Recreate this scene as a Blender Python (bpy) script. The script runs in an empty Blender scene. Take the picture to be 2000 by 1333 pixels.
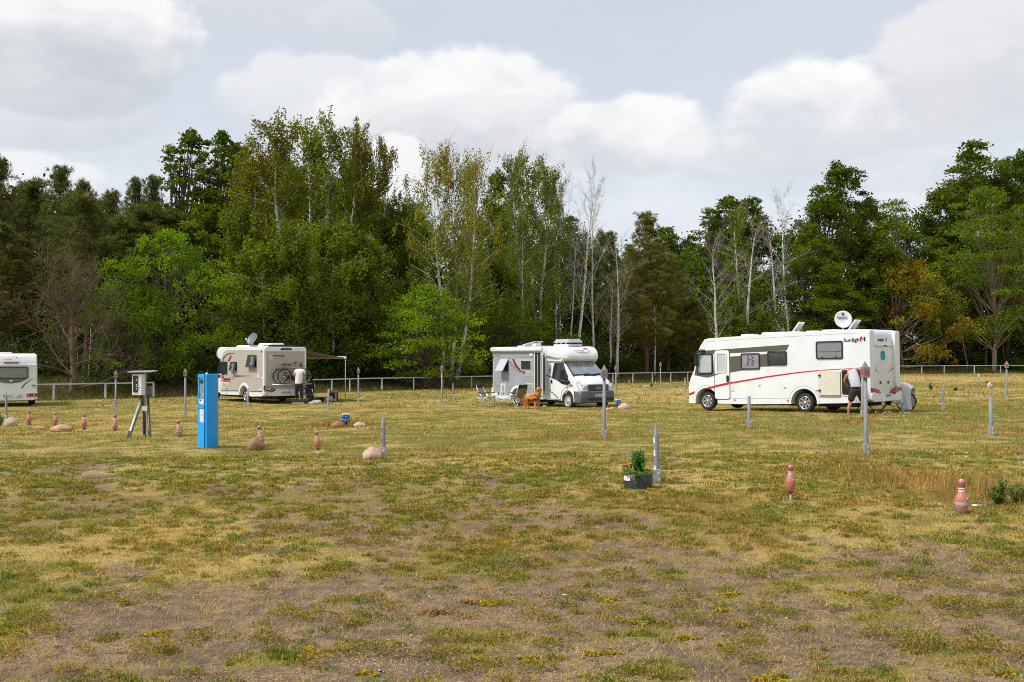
import bpy, bmesh, math, random
import numpy as np
from mathutils import Vector, Matrix
R = math.radians
PI = math.pi
random.seed(11)
rng = np.random.default_rng(11)
scene = bpy.context.scene
COL = scene.collection

# ------------------------------------------------------------------ camera
CAMZ = 1.9
F = 1944.0                      # focal length in pixels of the 2000 px wide photograph (35 mm lens)
cam_data = bpy.data.cameras.new('camera')
cam_data.sensor_width = 36.0
cam_data.lens = F * 36.0 / 2000.0
cam_data.shift_y = 27.5 / 2000.0
cam_data.clip_end = 6000.0
cam = bpy.data.objects.new('camera', cam_data)
COL.objects.link(cam)
cam.location = (0, 0, CAMZ)
cam.rotation_euler = (R(90), 0, 0)
scene.camera = cam
scene.view_settings.view_transform = 'Standard'
scene.view_settings.look = 'None'
scene.view_settings.gamma = 1.0
scene.view_settings.exposure = 0.0
scene.view_settings.use_curve_mapping = False
scene.cycles.max_bounces = 6
scene.cycles.diffuse_bounces = 3
scene.cycles.glossy_bounces = 3
scene.cycles.transparent_max_bounces = 8
scene.cycles.use_denoising = False
scene.cycles.filter_width = 1.0
# ------------------------------------------------------------------ sun and sky
SUN_DIR = Vector((-0.60, -0.30, 0.95)).normalized()      # towards the sun
SUN_EL = math.asin(SUN_DIR.z)
SUN_AZ = math.atan2(SUN_DIR.x, SUN_DIR.y)
sd = bpy.data.lights.new('sun', 'SUN')
sd.energy = 4.0
sd.angle = R(12)
sd.color = (1.0, 0.98, 0.94)
sun = bpy.data.objects.new('sun', sd)
COL.objects.link(sun)
sun.rotation_euler = SUN_DIR.to_track_quat('Z', 'Y').to_euler()

world = bpy.data.worlds.new('World')
scene.world = world
world.use_nodes = True
nt = world.node_tree
nt.nodes.clear()


class NB:
    """small helper for building node graphs"""
    def __init__(s, tree):
        s.t = tree

    def n(s, kind, **kw):
        x = s.t.nodes.new(kind)
        for k, v in kw.items():
            setattr(x, k, v)
        return x

    def link(s, a, b):
        s.t.links.new(a, b)

    def put(s, sock, v):
        if hasattr(v, 'is_output'):
            s.t.links.new(v, sock)
        else:
            sock.default_value = v

    def m(s, op, a, b=0.0, c=0.0, clamp=False):
        x = s.n('ShaderNodeMath', operation=op)
        x.use_clamp = clamp
        s.put(x.inputs[0], a)
        s.put(x.inputs[1], b)
        if len(x.inputs) > 2:
            s.put(x.inputs[2], c)
        return x.outputs[0]

    def mix(s, f, a, b):
        x = s.n('ShaderNodeMix', data_type='RGBA')
        s.put(x.inputs[0], f)
        for i, v in ((6, a), (7, b)):
            if isinstance(v, tuple) and len(v) == 3:
                v = (*v, 1)
            s.put(x.inputs[i], v)
        return x.outputs[2]

    def noise(s, vec, scale, detail=4, rough=0.55, dist=0.0):
        x = s.n('ShaderNodeTexNoise')
        x.inputs['Scale'].default_value = scale
        x.inputs['Detail'].default_value = detail
        x.inputs['Roughness'].default_value = rough
        x.inputs['Distortion'].default_value = dist
        if vec is not None:
            s.link(vec, x.inputs['Vector'])
        return x.outputs['Fac']

    def step(s, v, a, b, smooth=True):
        x = s.n('ShaderNodeMapRange')
        if smooth:
            x.interpolation_type = 'SMOOTHSTEP'
        s.put(x.inputs[0], v)
        x.inputs[1].default_value = a
        x.inputs[2].default_value = b
        x.inputs[3].default_value = 0.0
        x.inputs[4].default_value = 1.0
        return x.outputs[0]


def pang(px, py):
    az = math.atan((px - 1000) / F)
    return az, math.atan((694 - py) / F * math.cos(az))


def build_sky():
    b = NB(nt)
    tc = b.n('ShaderNodeTexCoord').outputs['Generated']
    sp = b.n('ShaderNodeSeparateXYZ')
    b.link(tc, sp.inputs[0])
    X, Y, Z = sp.outputs
    u = b.m('ARCTAN2', X, Y)
    hor = b.m('SQRT', b.m('ADD', b.m('MULTIPLY', X, X), b.m('MULTIPLY', Y, Y)))
    v = b.m('ARCTAN2', Z, hor)
    cx = b.n('ShaderNodeCombineXYZ')
    b.link(u, cx.inputs[0])
    b.link(b.m('MULTIPLY', v, 1.7), cx.inputs[1])
    uv = cx.outputs[0]
    n1 = b.noise(uv, 9.0, 9, 0.58, 0.15)
    n2 = b.noise(uv, 4.2, 6, 0.55, 0.1)
    n3 = b.noise(uv, 22.0, 6, 0.6)
    nn = b.m('ADD', b.m('MULTIPLY', b.m('SUBTRACT', n1, 0.5), 0.75), b.m('MULTIPLY', b.m('SUBTRACT', n2, 0.5), 0.45))
    nn = b.m('ADD', nn, b.m('MULTIPLY', b.m('SUBTRACT', n3, 0.5), 0.42))
    sky = b.n('ShaderNodeTexSky', sky_type='NISHITA')
    sky.sun_disc = False
    sky.sun_elevation = SUN_EL
    sky.sun_rotation = SUN_AZ
    sky.air_density = 1.0
    sky.dust_density = 2.0
    # thin veil of high cloud over the blue
    veil = b.mix(b.step(v, 0.0, 0.42), (7.8, 8.2, 8.7), (6.6, 7.15, 7.95))
    vf = b.m('ADD', 0.80, b.m('MULTIPLY', b.m('SUBTRACT', n2, 0.5), 0.3), clamp=True)
    col = b.mix(vf, sky.outputs[0], veil)
    # soft white bands near the horizon
    low = b.m('MULTIPLY', b.step(v, 0.30, 0.10), b.step(n1, 0.38, 0.60))
    col = b.mix(b.m('MULTIPLY', low, 0.55), col, (8.1, 8.3, 8.55))
    # out-of-view overhead cloud, added in darker grey to lower the ambient fill
    up = b.m('MULTIPLY', b.step(v, 0.42, 0.7), b.step(n2, 0.42, 0.62))
    col = b.mix(b.m('MULTIPLY', b.step(v, 0.42, 0.75), 0.85), col, b.mix(up, (3.6, 3.9, 4.4), (5.6, 5.7, 5.9)))
    # (px, py, rx, ry, opacity, underside, top)
    G = (4.9, 5.15, 5.6)
    M = (6.2, 6.4, 6.8)
    W = (8.9, 8.9, 8.95)
    clouds = [
        (430, 0, 260, 60, 0.55, M, (7.0, 7.0, 7.1)),
        (690, 60, 90, 60, 0.45, M, (7.4, 7.4, 7.5)),
        (90, 60, 270, 130, 0.95, (5.7, 5.95, 6.3), W),
        (60, 215, 250, 70, 0.55, (5.9, 6.1, 6.5), (7.2, 7.3, 7.5)),
        (140, 140, 190, 80, 0.5, (4.9, 5.3, 5.9), (6.1, 6.4, 6.8)),
        (60, 350, 120, 50, 0.6, (7.6, 7.6, 7.8), W),
        (640, 200, 210, 95, 0.7, (6.9, 7.0, 7.3), (8.2, 8.2, 8.3)),
        (900, 215, 260, 120, 0.95, (6.6, 6.8, 7.2), W),
        (1010, 250, 330, 60, 0.65, (6.0, 6.2, 6.7), (7.6, 7.7, 7.9)),
        (775, 325, 60, 70, 0.8, (8.2, 8.2, 8.3), (9.0, 9.0, 9.0)),
        (1230, 262, 170, 80, 0.95, (6.3, 6.6, 7.0), W),
        (1430, 300, 130, 60, 0.5, (6.3, 6.6, 7.0), (7.6, 7.7, 7.9)),
        (1575, 238, 170, 118, 1.0, (6.4, 6.7, 7.2), (9.0, 9.0, 9.0)),
        (1600, 300, 190, 45, 0.6, (6.2, 6.55, 7.1), (6.8, 7.0, 7.3)),
        (1930, 110, 190, 110, 0.8, (6.2, 6.4, 6.8), (7.9, 7.85, 7.9)),
        (1900, 210, 200, 70, 0.5, (6.4, 6.6, 7.0), (6.9, 7.0, 7.2)),
        (1800, 330, 170, 40, 0.4, M, (7.5, 7.6, 7.8)),
    ]
    for (px, py, rx, ry, op, lo, hi) in clouds:
        uc, vc = pang(px, py)
        ru, rv = rx / F, ry / F
        du = b.m('MULTIPLY', b.m('SUBTRACT', u, uc), 1 / ru)
        dv = b.m('MULTIPLY', b.m('SUBTRACT', v, vc), 1 / rv)
        d = b.m('SQRT', b.m('ADD', b.m('MULTIPLY', du, du), b.m('MULTIPLY', dv, dv)))
        d = b.m('SUBTRACT', d, nn)
        f = b.m('MULTIPLY', b.step(d, 1.08, 0.86), op)
        sh = b.m('ADD', b.m('MULTIPLY', dv, 0.55), b.m('MULTIPLY', b.m('SUBTRACT', n1, 0.5), 2.2))
        sh = b.m('ADD', sh, b.m('MULTIPLY', b.m('SUBTRACT', n3, 0.5), 0.5))
        c = b.mix(b.step(sh, -0.55, 0.45), lo, hi)
        col = b.mix(f, col, c)
    bg = b.n('ShaderNodeBackground')
    bg.inputs['Strength'].default_value = 0.110
    b.link(col, bg.inputs['Color'])
    out = b.n('ShaderNodeOutputWorld')
    b.link(bg.outputs[0], out.inputs['Surface'])


build_sky()

# ------------------------------------------------------------------ helpers
def tag(o, label=None, cat=None, group=None, kind=None):
    if label: o['label'] = label
    if cat: o['category'] = cat
    if group: o['group'] = group
    if kind: o['kind'] = kind
    return o


def thing(name, label, cat, loc=(0, 0, 0), rot=(0, 0, 0), group=None):
    o = bpy.data.objects.new(name, None)
    o.empty_display_size = 0.3
    COL.objects.link(o)
    o.location = loc
    o.rotation_euler = rot
    return tag(o, label, cat, group)


def link_mesh(name, me, mats, parent=None):
    o = bpy.data.objects.new(name, me)
    COL.objects.link(o)
    for m in (mats if isinstance(mats, (list, tuple)) else [mats]):
        me.materials.append(m)
    if parent is not None:
        o.parent = parent
    return o


def copy_tree(o, parent=None):
    c = o.copy()
    COL.objects.link(c)
    c.parent = parent
    for ch in [x for x in o.children]:
        copy_tree(ch, c)
    return c


def rrect(x0, z0, x1, z1, r=0.04, n=4):
    x0, x1 = min(x0, x1), max(x0, x1)
    z0, z1 = min(z0, z1), max(z0, z1)
    r = min(r, (x1 - x0) * 0.49, (z1 - z0) * 0.49)
    pts = []
    for (cx, cz, a0) in ((x1 - r, z1 - r, 0), (x0 + r, z1 - r, 90), (x0 + r, z0 + r, 180), (x1 - r, z0 + r, 270)):
        for i in range(n + 1):
            a = R(a0 + 90 * i / n)
            pts.append((cx + r * math.cos(a), cz + r * math.sin(a)))
    return pts


class MB:
    """collects geometry, then links it as one mesh object"""
    def __init__(s):
        s.v, s.f, s.mi, s.sm = [], [], [], []

    def add(s, vs, fs, mi=0, smooth=False):
        o = len(s.v)
        s.v += [tuple(p) for p in vs]
        for f in fs:
            s.f.append([i + o for i in f])
            s.mi.append(mi)
            s.sm.append(smooth)
        return s

    def box(s, c, d, rot=None, mi=0):
        x, y, z = d[0] / 2, d[1] / 2, d[2] / 2
        P = [Vector(p) for p in ((-x, -y, -z), (x, -y, -z), (x, y, -z), (-x, y, -z), (-x, -y, z), (x, -y, z), (x, y, z), (-x, y, z))]
        if rot is not None:
            from mathutils import Euler
            M = Euler(rot).to_matrix()
            P = [M @ p for p in P]
        c = Vector(c)
        return s.add([p + c for p in P], [(0, 3, 2, 1), (4, 5, 6, 7), (0, 1, 5, 4), (1, 2, 6, 5), (2, 3, 7, 6), (3, 0, 4, 7)], mi)

    def prism(s, pts, o, u, v, n, t0, t1, mi=0, taper=1.0, smooth=False):
        o, u, v, n = Vector(o), Vector(u), Vector(v), Vector(n)
        if u.cross(v).dot(n) < 0:
            pts = list(reversed(pts))
        area = sum(pts[i][0] * pts[(i + 1) % len(pts)][1] - pts[(i + 1) % len(pts)][0] * pts[i][1] for i in range(len(pts)))
        if (area < 0) == (u.cross(v).dot(n) > 0):
            pts = list(reversed(pts))
        cx = sum(p[0] for p in pts) / len(pts)
        cy = sum(p[1] for p in pts) / len(pts)
        a = [o + u * p[0] + v * p[1] + n * t0 for p in pts]
        b = [o + u * (cx + (p[0] - cx) * taper) + v * (cy + (p[1] - cy) * taper) + n * t1 for p in pts]
        k = len(pts)
        fs = [list(range(k - 1, -1, -1)), list(range(k, 2 * k))]
        fs += [[i, (i + 1) % k, k + (i + 1) % k, k + i] for i in range(k)]
        return s.add(a + b, fs, mi, smooth)

    def tube(s, pts, rad, n=6, mi=0, smooth=True, cap=True):
        pts = [Vector(p) for p in pts]
        if not hasattr(rad, '__len__'):
            rad = [rad] * len(pts)
        vs, fs = [], []
        up = None
        for i, p in enumerate(pts):
            t = (pts[min(i + 1, len(pts) - 1)] - pts[max(i - 1, 0)])
            if t.length < 1e-9: t = Vector((0, 0, 1))
            t.normalize()
            if up is None:
                up = Vector((0, 0, 1)) if abs(t.z) < 0.9 else Vector((1, 0, 0))
            a = up.cross(t)
            if a.length < 1e-4: a = Vector((0, 1, 0)).cross(t)
            a.normalize()
            up = t.cross(a)
            for k in range(n):
                ang = 2 * PI * k / n + PI / 4
                vs.append(p + (a * math.cos(ang) + up * math.sin(ang)) * rad[i])
        for i in range(len(pts) - 1):
            for k in range(n):
                fs.append((i * n + k, i * n + (k + 1) % n, (i + 1) * n + (k + 1) % n, (i + 1) * n + k))
        if cap:
            fs.append(list(range(n - 1, -1, -1)))
            fs.append([(len(pts) - 1) * n + k for k in range(n)])
        return s.add(vs, fs, mi, smooth)

    def lathe(s, prof, o=(0, 0, 0), axis=(0, 0, 1), n=24, mi=0, smooth=True):
        """prof: (radius, height) pairs; mi may be a list per segment"""
        o, ax = Vector(o), Vector(axis).normalized()
        a = ax.orthogonal().normalized()
        b = ax.cross(a)
        vs, fs = [], []
        for (r, h) in prof:
            r = max(r, 1e-4)
            for k in range(n):
                t = 2 * PI * k / n
                vs.append(o + ax * h + (a * math.cos(t) + b * math.sin(t)) * r)
        off = len(s.v)
        s.v += [tuple(p) for p in vs]
        for i in range(len(prof) - 1):
            m_ = mi[i] if isinstance(mi, (list, tuple)) else mi
            for k in range(n):
                s.f.append([off + i * n + k, off + i * n + (k + 1) % n, off + (i + 1) * n + (k + 1) % n, off + (i + 1) * n + k])
                s.mi.append(m_)
                s.sm.append(smooth)
        return s

    def ball(s, c, r, n=12, mi=0, rot=None):
        r = (r, r, r) if not hasattr(r, '__len__') else r
        c = Vector(c)
        vs, fs = [], []
        m = max(4, n // 2)
        for i in range(m + 1):
            th = PI * i / m
            for k in range(n):
                ph = 2 * PI * k / n
                p = Vector((r[0] * math.sin(th) * math.cos(ph), r[1] * math.sin(th) * math.sin(ph), r[2] * math.cos(th)))
                if rot is not None: p = rot @ p
                vs.append(c + p)
        for i in range(m):
            for k in range(n):
                fs.append((i * n + k, (i + 1) * n + k, (i + 1) * n + (k + 1) % n, i * n + (k + 1) % n))
        return s.add(vs, fs, mi, True)

    def build(s, name, mats, parent=None, bevel=0.0, seg=2, smooth=None, weld=False):
        me = bpy.data.meshes.new(name)
        me.from_pydata(s.v, [], s.f)
        me.polygons.foreach_set('material_index', s.mi)
        me.polygons.foreach_set('use_smooth', s.sm if smooth is None else [smooth] * len(s.f))
        me.update()
        o = link_mesh(name, me, mats, parent)
        if bevel > 0:
            b = o.modifiers.new('bevel', 'BEVEL')
            b.width = bevel
            b.segments = seg
            b.limit_method = 'ANGLE'
            b.angle_limit = R(40)
            b.harden_normals = True
            me.polygons.foreach_set('use_smooth', [True] * len(s.f))
        return o


def text_mesh(name, body, size, o, u, v, mat, parent, depth=0.003, shear=0.0, align='LEFT', bold=0.0, sx=1.0):
    cu = bpy.data.curves.new('t', 'FONT')
    cu.body = body
    cu.size = size
    cu.extrude = depth
    cu.shear = shear
    cu.offset = bold
    cu.align_x = align
    cu.resolution_u = 3
    ob = bpy.data.objects.new('t', cu)
    COL.objects.link(ob)
    dg = bpy.context.evaluated_depsgraph_get()
    dg.update()
    me = bpy.data.meshes.new_from_object(ob.evaluated_get(dg))
    bpy.data.objects.remove(ob)
    bpy.data.curves.remove(cu)
    o, u, v = Vector(o), Vector(u), Vector(v)
    n = u.cross(v)
    for p in me.vertices:
        c = p.co
        p.co = o + u * (c.x * sx) + v * c.y + n * (c.z + depth + 0.002)
    me.materials.clear()
    me.name = name
    return link_mesh(name, me, mat, parent)


# ------------------------------------------------------------------ materials
MATS = {}


def mat(name, col, rough=0.6, metal=0.0, coat=0.0, spec=0.5, var=0.0, vscale=6.0, bump=0.0, bscale=60.0, trans=0.0, stretch=None):
    if name in MATS: return MATS[name]
    m = bpy.data.materials.new(name)
    m.use_nodes = True
    b = NB(m.node_tree)
    p = m.node_tree.nodes['Principled BSDF']
    p.inputs['Base Color'].default_value = (*col, 1)
    p.inputs['Roughness'].default_value = rough
    p.inputs['Metallic'].default_value = metal
    p.inputs['Coat Weight'].default_value = coat
    p.inputs['Specular IOR Level'].default_value = spec
    if var > 0 or bump > 0:
        tc = b.n('ShaderNodeTexCoord').outputs['Object']
        if stretch:
            mp = b.n('ShaderNodeMapping')
            mp.inputs['Scale'].default_value = stretch
            b.link(tc, mp.inputs[0])
            tc = mp.outputs[0]
    if var > 0:
        f = b.noise(tc, vscale, 6, 0.62)
        g = b.step(f, 0.3, 0.7)
        c0 = tuple(x * (1 - var) for x in col)
        c1 = tuple(min(1, x * (1 + var * 0.6)) for x in col)
        b.link(b.mix(g, c0, c1), p.inputs['Base Color'])
        r_ = b.m('ADD', rough - 0.08, b.m('MULTIPLY', f, 0.16), clamp=True)
        b.link(r_, p.inputs['Roughness'])
    if bump > 0:
        bp = b.n('ShaderNodeBump')
        bp.inputs['Strength'].default_value = bump
        bp.inputs['Distance'].default_value = 0.02
        b.link(b.noise(tc, bscale, 4), bp.inputs['Height'])
        b.link(bp.outputs[0], p.inputs['Normal'])
    MATS[name] = m
    return m


def glass_mat(name, tint=(0.75, 0.82, 0.85), refl=0.28):
    m = bpy.data.materials.new(name)
    m.use_nodes = True
    t = m.node_tree
    t.nodes.clear()
    b = NB(t)
    tr = b.n('ShaderNodeBsdfTransparent')
    tr.inputs[0].default_value = (*tint, 1)
    gl = b.n('ShaderNodeBsdfGlossy')
    gl.inputs['Roughness'].default_value = 0.04
    gl.inputs['Color'].default_value = (0.9, 0.95, 1, 1)
    lw = b.n('ShaderNodeLayerWeight')
    lw.inputs[0].default_value = 0.25
    f = b.m('ADD', refl, b.m('MULTIPLY', lw.outputs['Fresnel'], 0.35), clamp=True)
    mx = b.n('ShaderNodeMixShader')
    b.link(f, mx.inputs[0])
    b.link(tr.outputs[0], mx.inputs[1])
    b.link(gl.outputs[0], mx.inputs[2])
    out = b.n('ShaderNodeOutputMaterial')
    b.link(mx.outputs[0], out.inputs[0])
    return m


WHITE = mat('white_bodywork', (0.79, 0.81, 0.83), 0.32, coat=0.25, var=0.05, vscale=2.0)
WHITE2 = mat('white_plastic', (0.74, 0.74, 0.73), 0.45, var=0.06, vscale=8)
CREAM = mat('cream_plastic', (0.70, 0.66, 0.54), 0.5, var=0.06)
BEIGE = mat('greige_bodywork', (0.46, 0.42, 0.36), 0.45, var=0.04, vscale=1.5)
GREYBODY = mat('silver_grey_bodywork', (0.33, 0.35, 0.38), 0.42, var=0.05, vscale=1.5)
TAUPE = mat('taupe_foil', (0.105, 0.095, 0.078), 0.45, var=0.08)
RED = mat('red_foil', (0.56, 0.012, 0.02), 0.4)
DKRED = mat('dark_red_foil', (0.20, 0.012, 0.012), 0.4)
BLACK = mat('black_plastic', (0.018, 0.018, 0.02), 0.45, var=0.2)
RUBBER = mat('tyre_rubber', (0.022, 0.022, 0.022), 0.8, var=0.3, vscale=20)
UNDER = mat('underbody', (0.015, 0.015, 0.014), 0.9, var=0.4, vscale=4)
CHROME = mat('wheel_silver', (0.62, 0.63, 0.65), 0.25, metal=0.85)
ALU = mat('aluminium', (0.72, 0.73, 0.74), 0.35, metal=0.7, var=0.08)
STEEL = mat('galvanised_steel', (0.40, 0.43, 0.46), 0.5, metal=0.35, var=0.18, vscale=25)
POSTGREY = mat('grey_post_paint', (0.235, 0.245, 0.265), 0.6, var=0.16, vscale=30, bump=0.15, bscale=80)
DKGREY = mat('grey_bumper_plastic', (0.115, 0.125, 0.14), 0.55, var=0.08)
ACRYL = mat('dark_acrylic', (0.022, 0.024, 0.026), 0.12, spec=0.8)
LAMPRED = mat('red_lamp', (0.35, 0.008, 0.01), 0.18, coat=0.5)
LAMPCLEAR = mat('clear_lamp', (0.6, 0.6, 0.58), 0.12, metal=0.3, coat=0.6)
ORANGE = mat('orange_marker', (0.75, 0.16, 0.02), 0.3)
PLATE = mat('plate_white', (0.75, 0.76, 0.74), 0.4)
EUBLUE = mat('plate_blue', (0.015, 0.05, 0.35), 0.4)
BLIND = mat('silver_blind', (0.72, 0.73, 0.80), 0.5, var=0.04)
GREYBLIND = mat('grey_pleated_blind', (0.30, 0.31, 0.32), 0.6, var=0.1, vscale=5)
GLASS = glass_mat('window_glass', (.975, .985, .99), .04)
DGLASS = glass_mat('tinted_glass', (.62, .64, .65), .10)
DASH = mat('dashboard', (0.05, 0.052, 0.056), 0.7)
CURTAIN = mat('curtain_or_dim_inside', (.74, .76, .78), 0.9, var=0.2, vscale=10, stretch=(1, 12, 1))
SKIN = mat('skin', (0.50, 0.25, 0.16), 0.55, var=0.08, vscale=12)
SKIN2 = mat('tanned_skin', (0.42, 0.19, 0.11), 0.55, var=0.1, vscale=12)

# ------------------------------------------------------------------ terrain
FENCE = [(-80.0, 0.0), (-25.2, 51.3), (19.0, 93.0), (32.0, 99.5), (43.0, 103.0), (60.0, 107.0), (140.0, 112.0), (600.0, 130.0)]
FX = np.array([p[0] for p in FENCE]); FY = np.array([p[1] for p in FENCE])


def sstep(t):
    t = np.clip(t, 0, 1)
    return t * t * (3 - 2 * t)


def fence_y(x):
    return np.interp(x, FX, FY)


def hash2(ix, iy, seed):
    h = (ix.astype(np.int64) * 374761393 + iy.astype(np.int64) * 668265263 + seed * 982451653) & 0xffffffff
    h = ((h ^ (h >> 13)) * 1274126177) & 0xffffffff
    h = h ^ (h >> 16)
    return (h & 0xffffff) / float(0xffffff)


def vnoise(x, y, seed=0):
    x = np.asarray(x, float); y = np.asarray(y, float)
    ix, iy = np.floor(x), np.floor(y)
    fx, fy = x - ix, y - iy
    fx = fx * fx * (3 - 2 * fx); fy = fy * fy * (3 - 2 * fy)
    a = hash2(ix, iy, seed); b = hash2(ix + 1, iy, seed); c = hash2(ix, iy + 1, seed); d = hash2(ix + 1, iy + 1, seed)
    return (a * (1 - fx) + b * fx) * (1 - fy) + (c * (1 - fx) + d * fx) * fy


def fbm(x, y, seed=0, oct=4):
    s, a, t = 0, 0.5, 0
    x = np.asarray(x, float); y = np.asarray(y, float)
    for i in range(oct):
        s = s + a * vnoise(x * 2 ** i + 17.3 * i, y * 2 ** i + 9.1 * i, seed + i)
        t += a
        a *= 0.5
    return s / t


def gz(x, y):
    x = np.asarray(x, float); y = np.asarray(y, float)
    t = (y - 16 - 0.65 * x) / 34
    z = -0.5 * sstep(t) * (1 - 0.9 * sstep((x - 16) / 22))
    s = (y - fence_y(x)) * 0.73
    z = z + 0.75 * sstep((s - 0.5) / 10) + 0.5 * sstep((s - 10) / 30) + 3.0 * sstep((s - 60) / 500)
    z = z + 0.16 * (fbm(x * 0.12, y * 0.12, 5, 2) - 0.5) * sstep((y - 8) / 10) * 0.4
    z = z + 0.05 * (fbm(x * 0.9, y * 0.9, 9, 3) - 0.5)
    return z


def at(px, py):
    """ground point under a pixel of the 2000 x 1333 photograph"""
    Y = 20.0
    for _ in range(60):
        Y = 0.5 * Y + 0.5 * (CAMZ - float(gz((px - 1000) / F * Y, Y))) * F / max(py - 694, 8)
    X = (px - 1000) / F * Y
    return Vector((X, Y, float(gz(X, Y))))


def onray(px, Y):
    X = (px - 1000) / F * Y
    return Vector((X, Y, float(gz(X, Y))))


# cover of the ground: bare soil, dry straw, green, rust, moss
def blobs(lst, x, y):
    s = np.zeros_like(x)
    for (px, py, rx, ry, w) in lst:
        a = at(px, py)
        b1, b2 = at(px, py - ry), at(px, py + ry)
        ly = max(0.25, (b1.y - b2.y) / 2)
        lx = max(0.25, rx / F * a.y)
        d = ((x - a.x) / lx) ** 2 + ((y - a.y) / ly) ** 2
        s = s + w * np.exp(-d)
    return s


def cover(x, y):
    n1 = fbm(x * 0.8, y * 0.8, 21, 4)
    n2 = fbm(x * 0.7 + 40, y * 0.7, 33, 4)
    n3 = fbm(x * 3.1, y * 3.1, 45, 3)
    n4 = fbm(x * 0.22, y * 0.22, 52, 2)
    near = 1 - sstep((y - 6.5) / 9.5)
    bare = 0.13 + 0.60 * near + (n1 - 0.5) * 1.7 + (n3 - 0.5) * 1.7 + (n4 - .5) * .5
    bare = bare + blobs([(600, 960, 170, 20, 0.45), (70, 925, 110, 22, 0.4), (400, 1215, 330, 40, 0.45), (950, 1160, 280, 60, 0.25), (850, 1010, 200, 30, 0.2),
                         (1000, 930, 260, 20, 0.25), (330, 800, 160, 8, 0.15), (1330, 915, 60, 15, 0.25), (1300, 1130, 300, 30, .15), (1600, 1290, 300, 30, .2)], x, y)
    bare = bare - blobs([(330, 1065, 260, 50, 0.7), (60, 1090, 150, 60, 0.6), (520, 1290, 160, 30, 0.5), (1480, 960, 170, 50, 0.6), (1800, 930, 250, 50, 0.6), (1730, 1000, 220, 40, 0.35),
                         (20, 1250, 80, 60, 0.6), (250, 1000, 250, 40, 0.25)], x, y)
    bare = bare * (1 - .75 * sstep((y - 15) / 12))
    straw = 0.56 + (n2 - 0.5) * 0.9 + (n3 - .5) * 1.7 + blobs([(330, 1060, 240, 50, 0.55), (1000, 800, 700, 8, 0.2), (1200, 780, 500, 6, 0.25), (1100, 905, 400, 25, 0.2), (1300, 765, 300, 6, 0.4), (1900, 740, 200, 5, 0.7), (150, 830, 300, 16, 0.15)], x, y)
    straw = straw - blobs([(60, 1130, 110, 70, 0.5), (520, 1290, 160, 35, 0.4), (1500, 830, 300, 20, 0.25), (900, 850, 260, 20, 0.2), (1400, 1010, 160, 30, 0.25), (1800, 800, 220, 20, 0.3), (800, 775, 120, 6, 0.4)], x, y)
    straw = straw - .19 * sstep((y - 15) / 6)
    rust = np.clip((fbm(x * 0.5 + 7, y * 0.5, 71, 3) - 0.58) * 4, 0, .8) + blobs([(1780, 940, 170, 36, 0.7), (900, 1190, 90, 14, 0.6), (1950, 960, 90, 50, 0.8)], x, y)
    return np.clip(bare, 0, 1), np.clip(straw, 0, 1), np.clip(rust, 0, 1)


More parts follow.
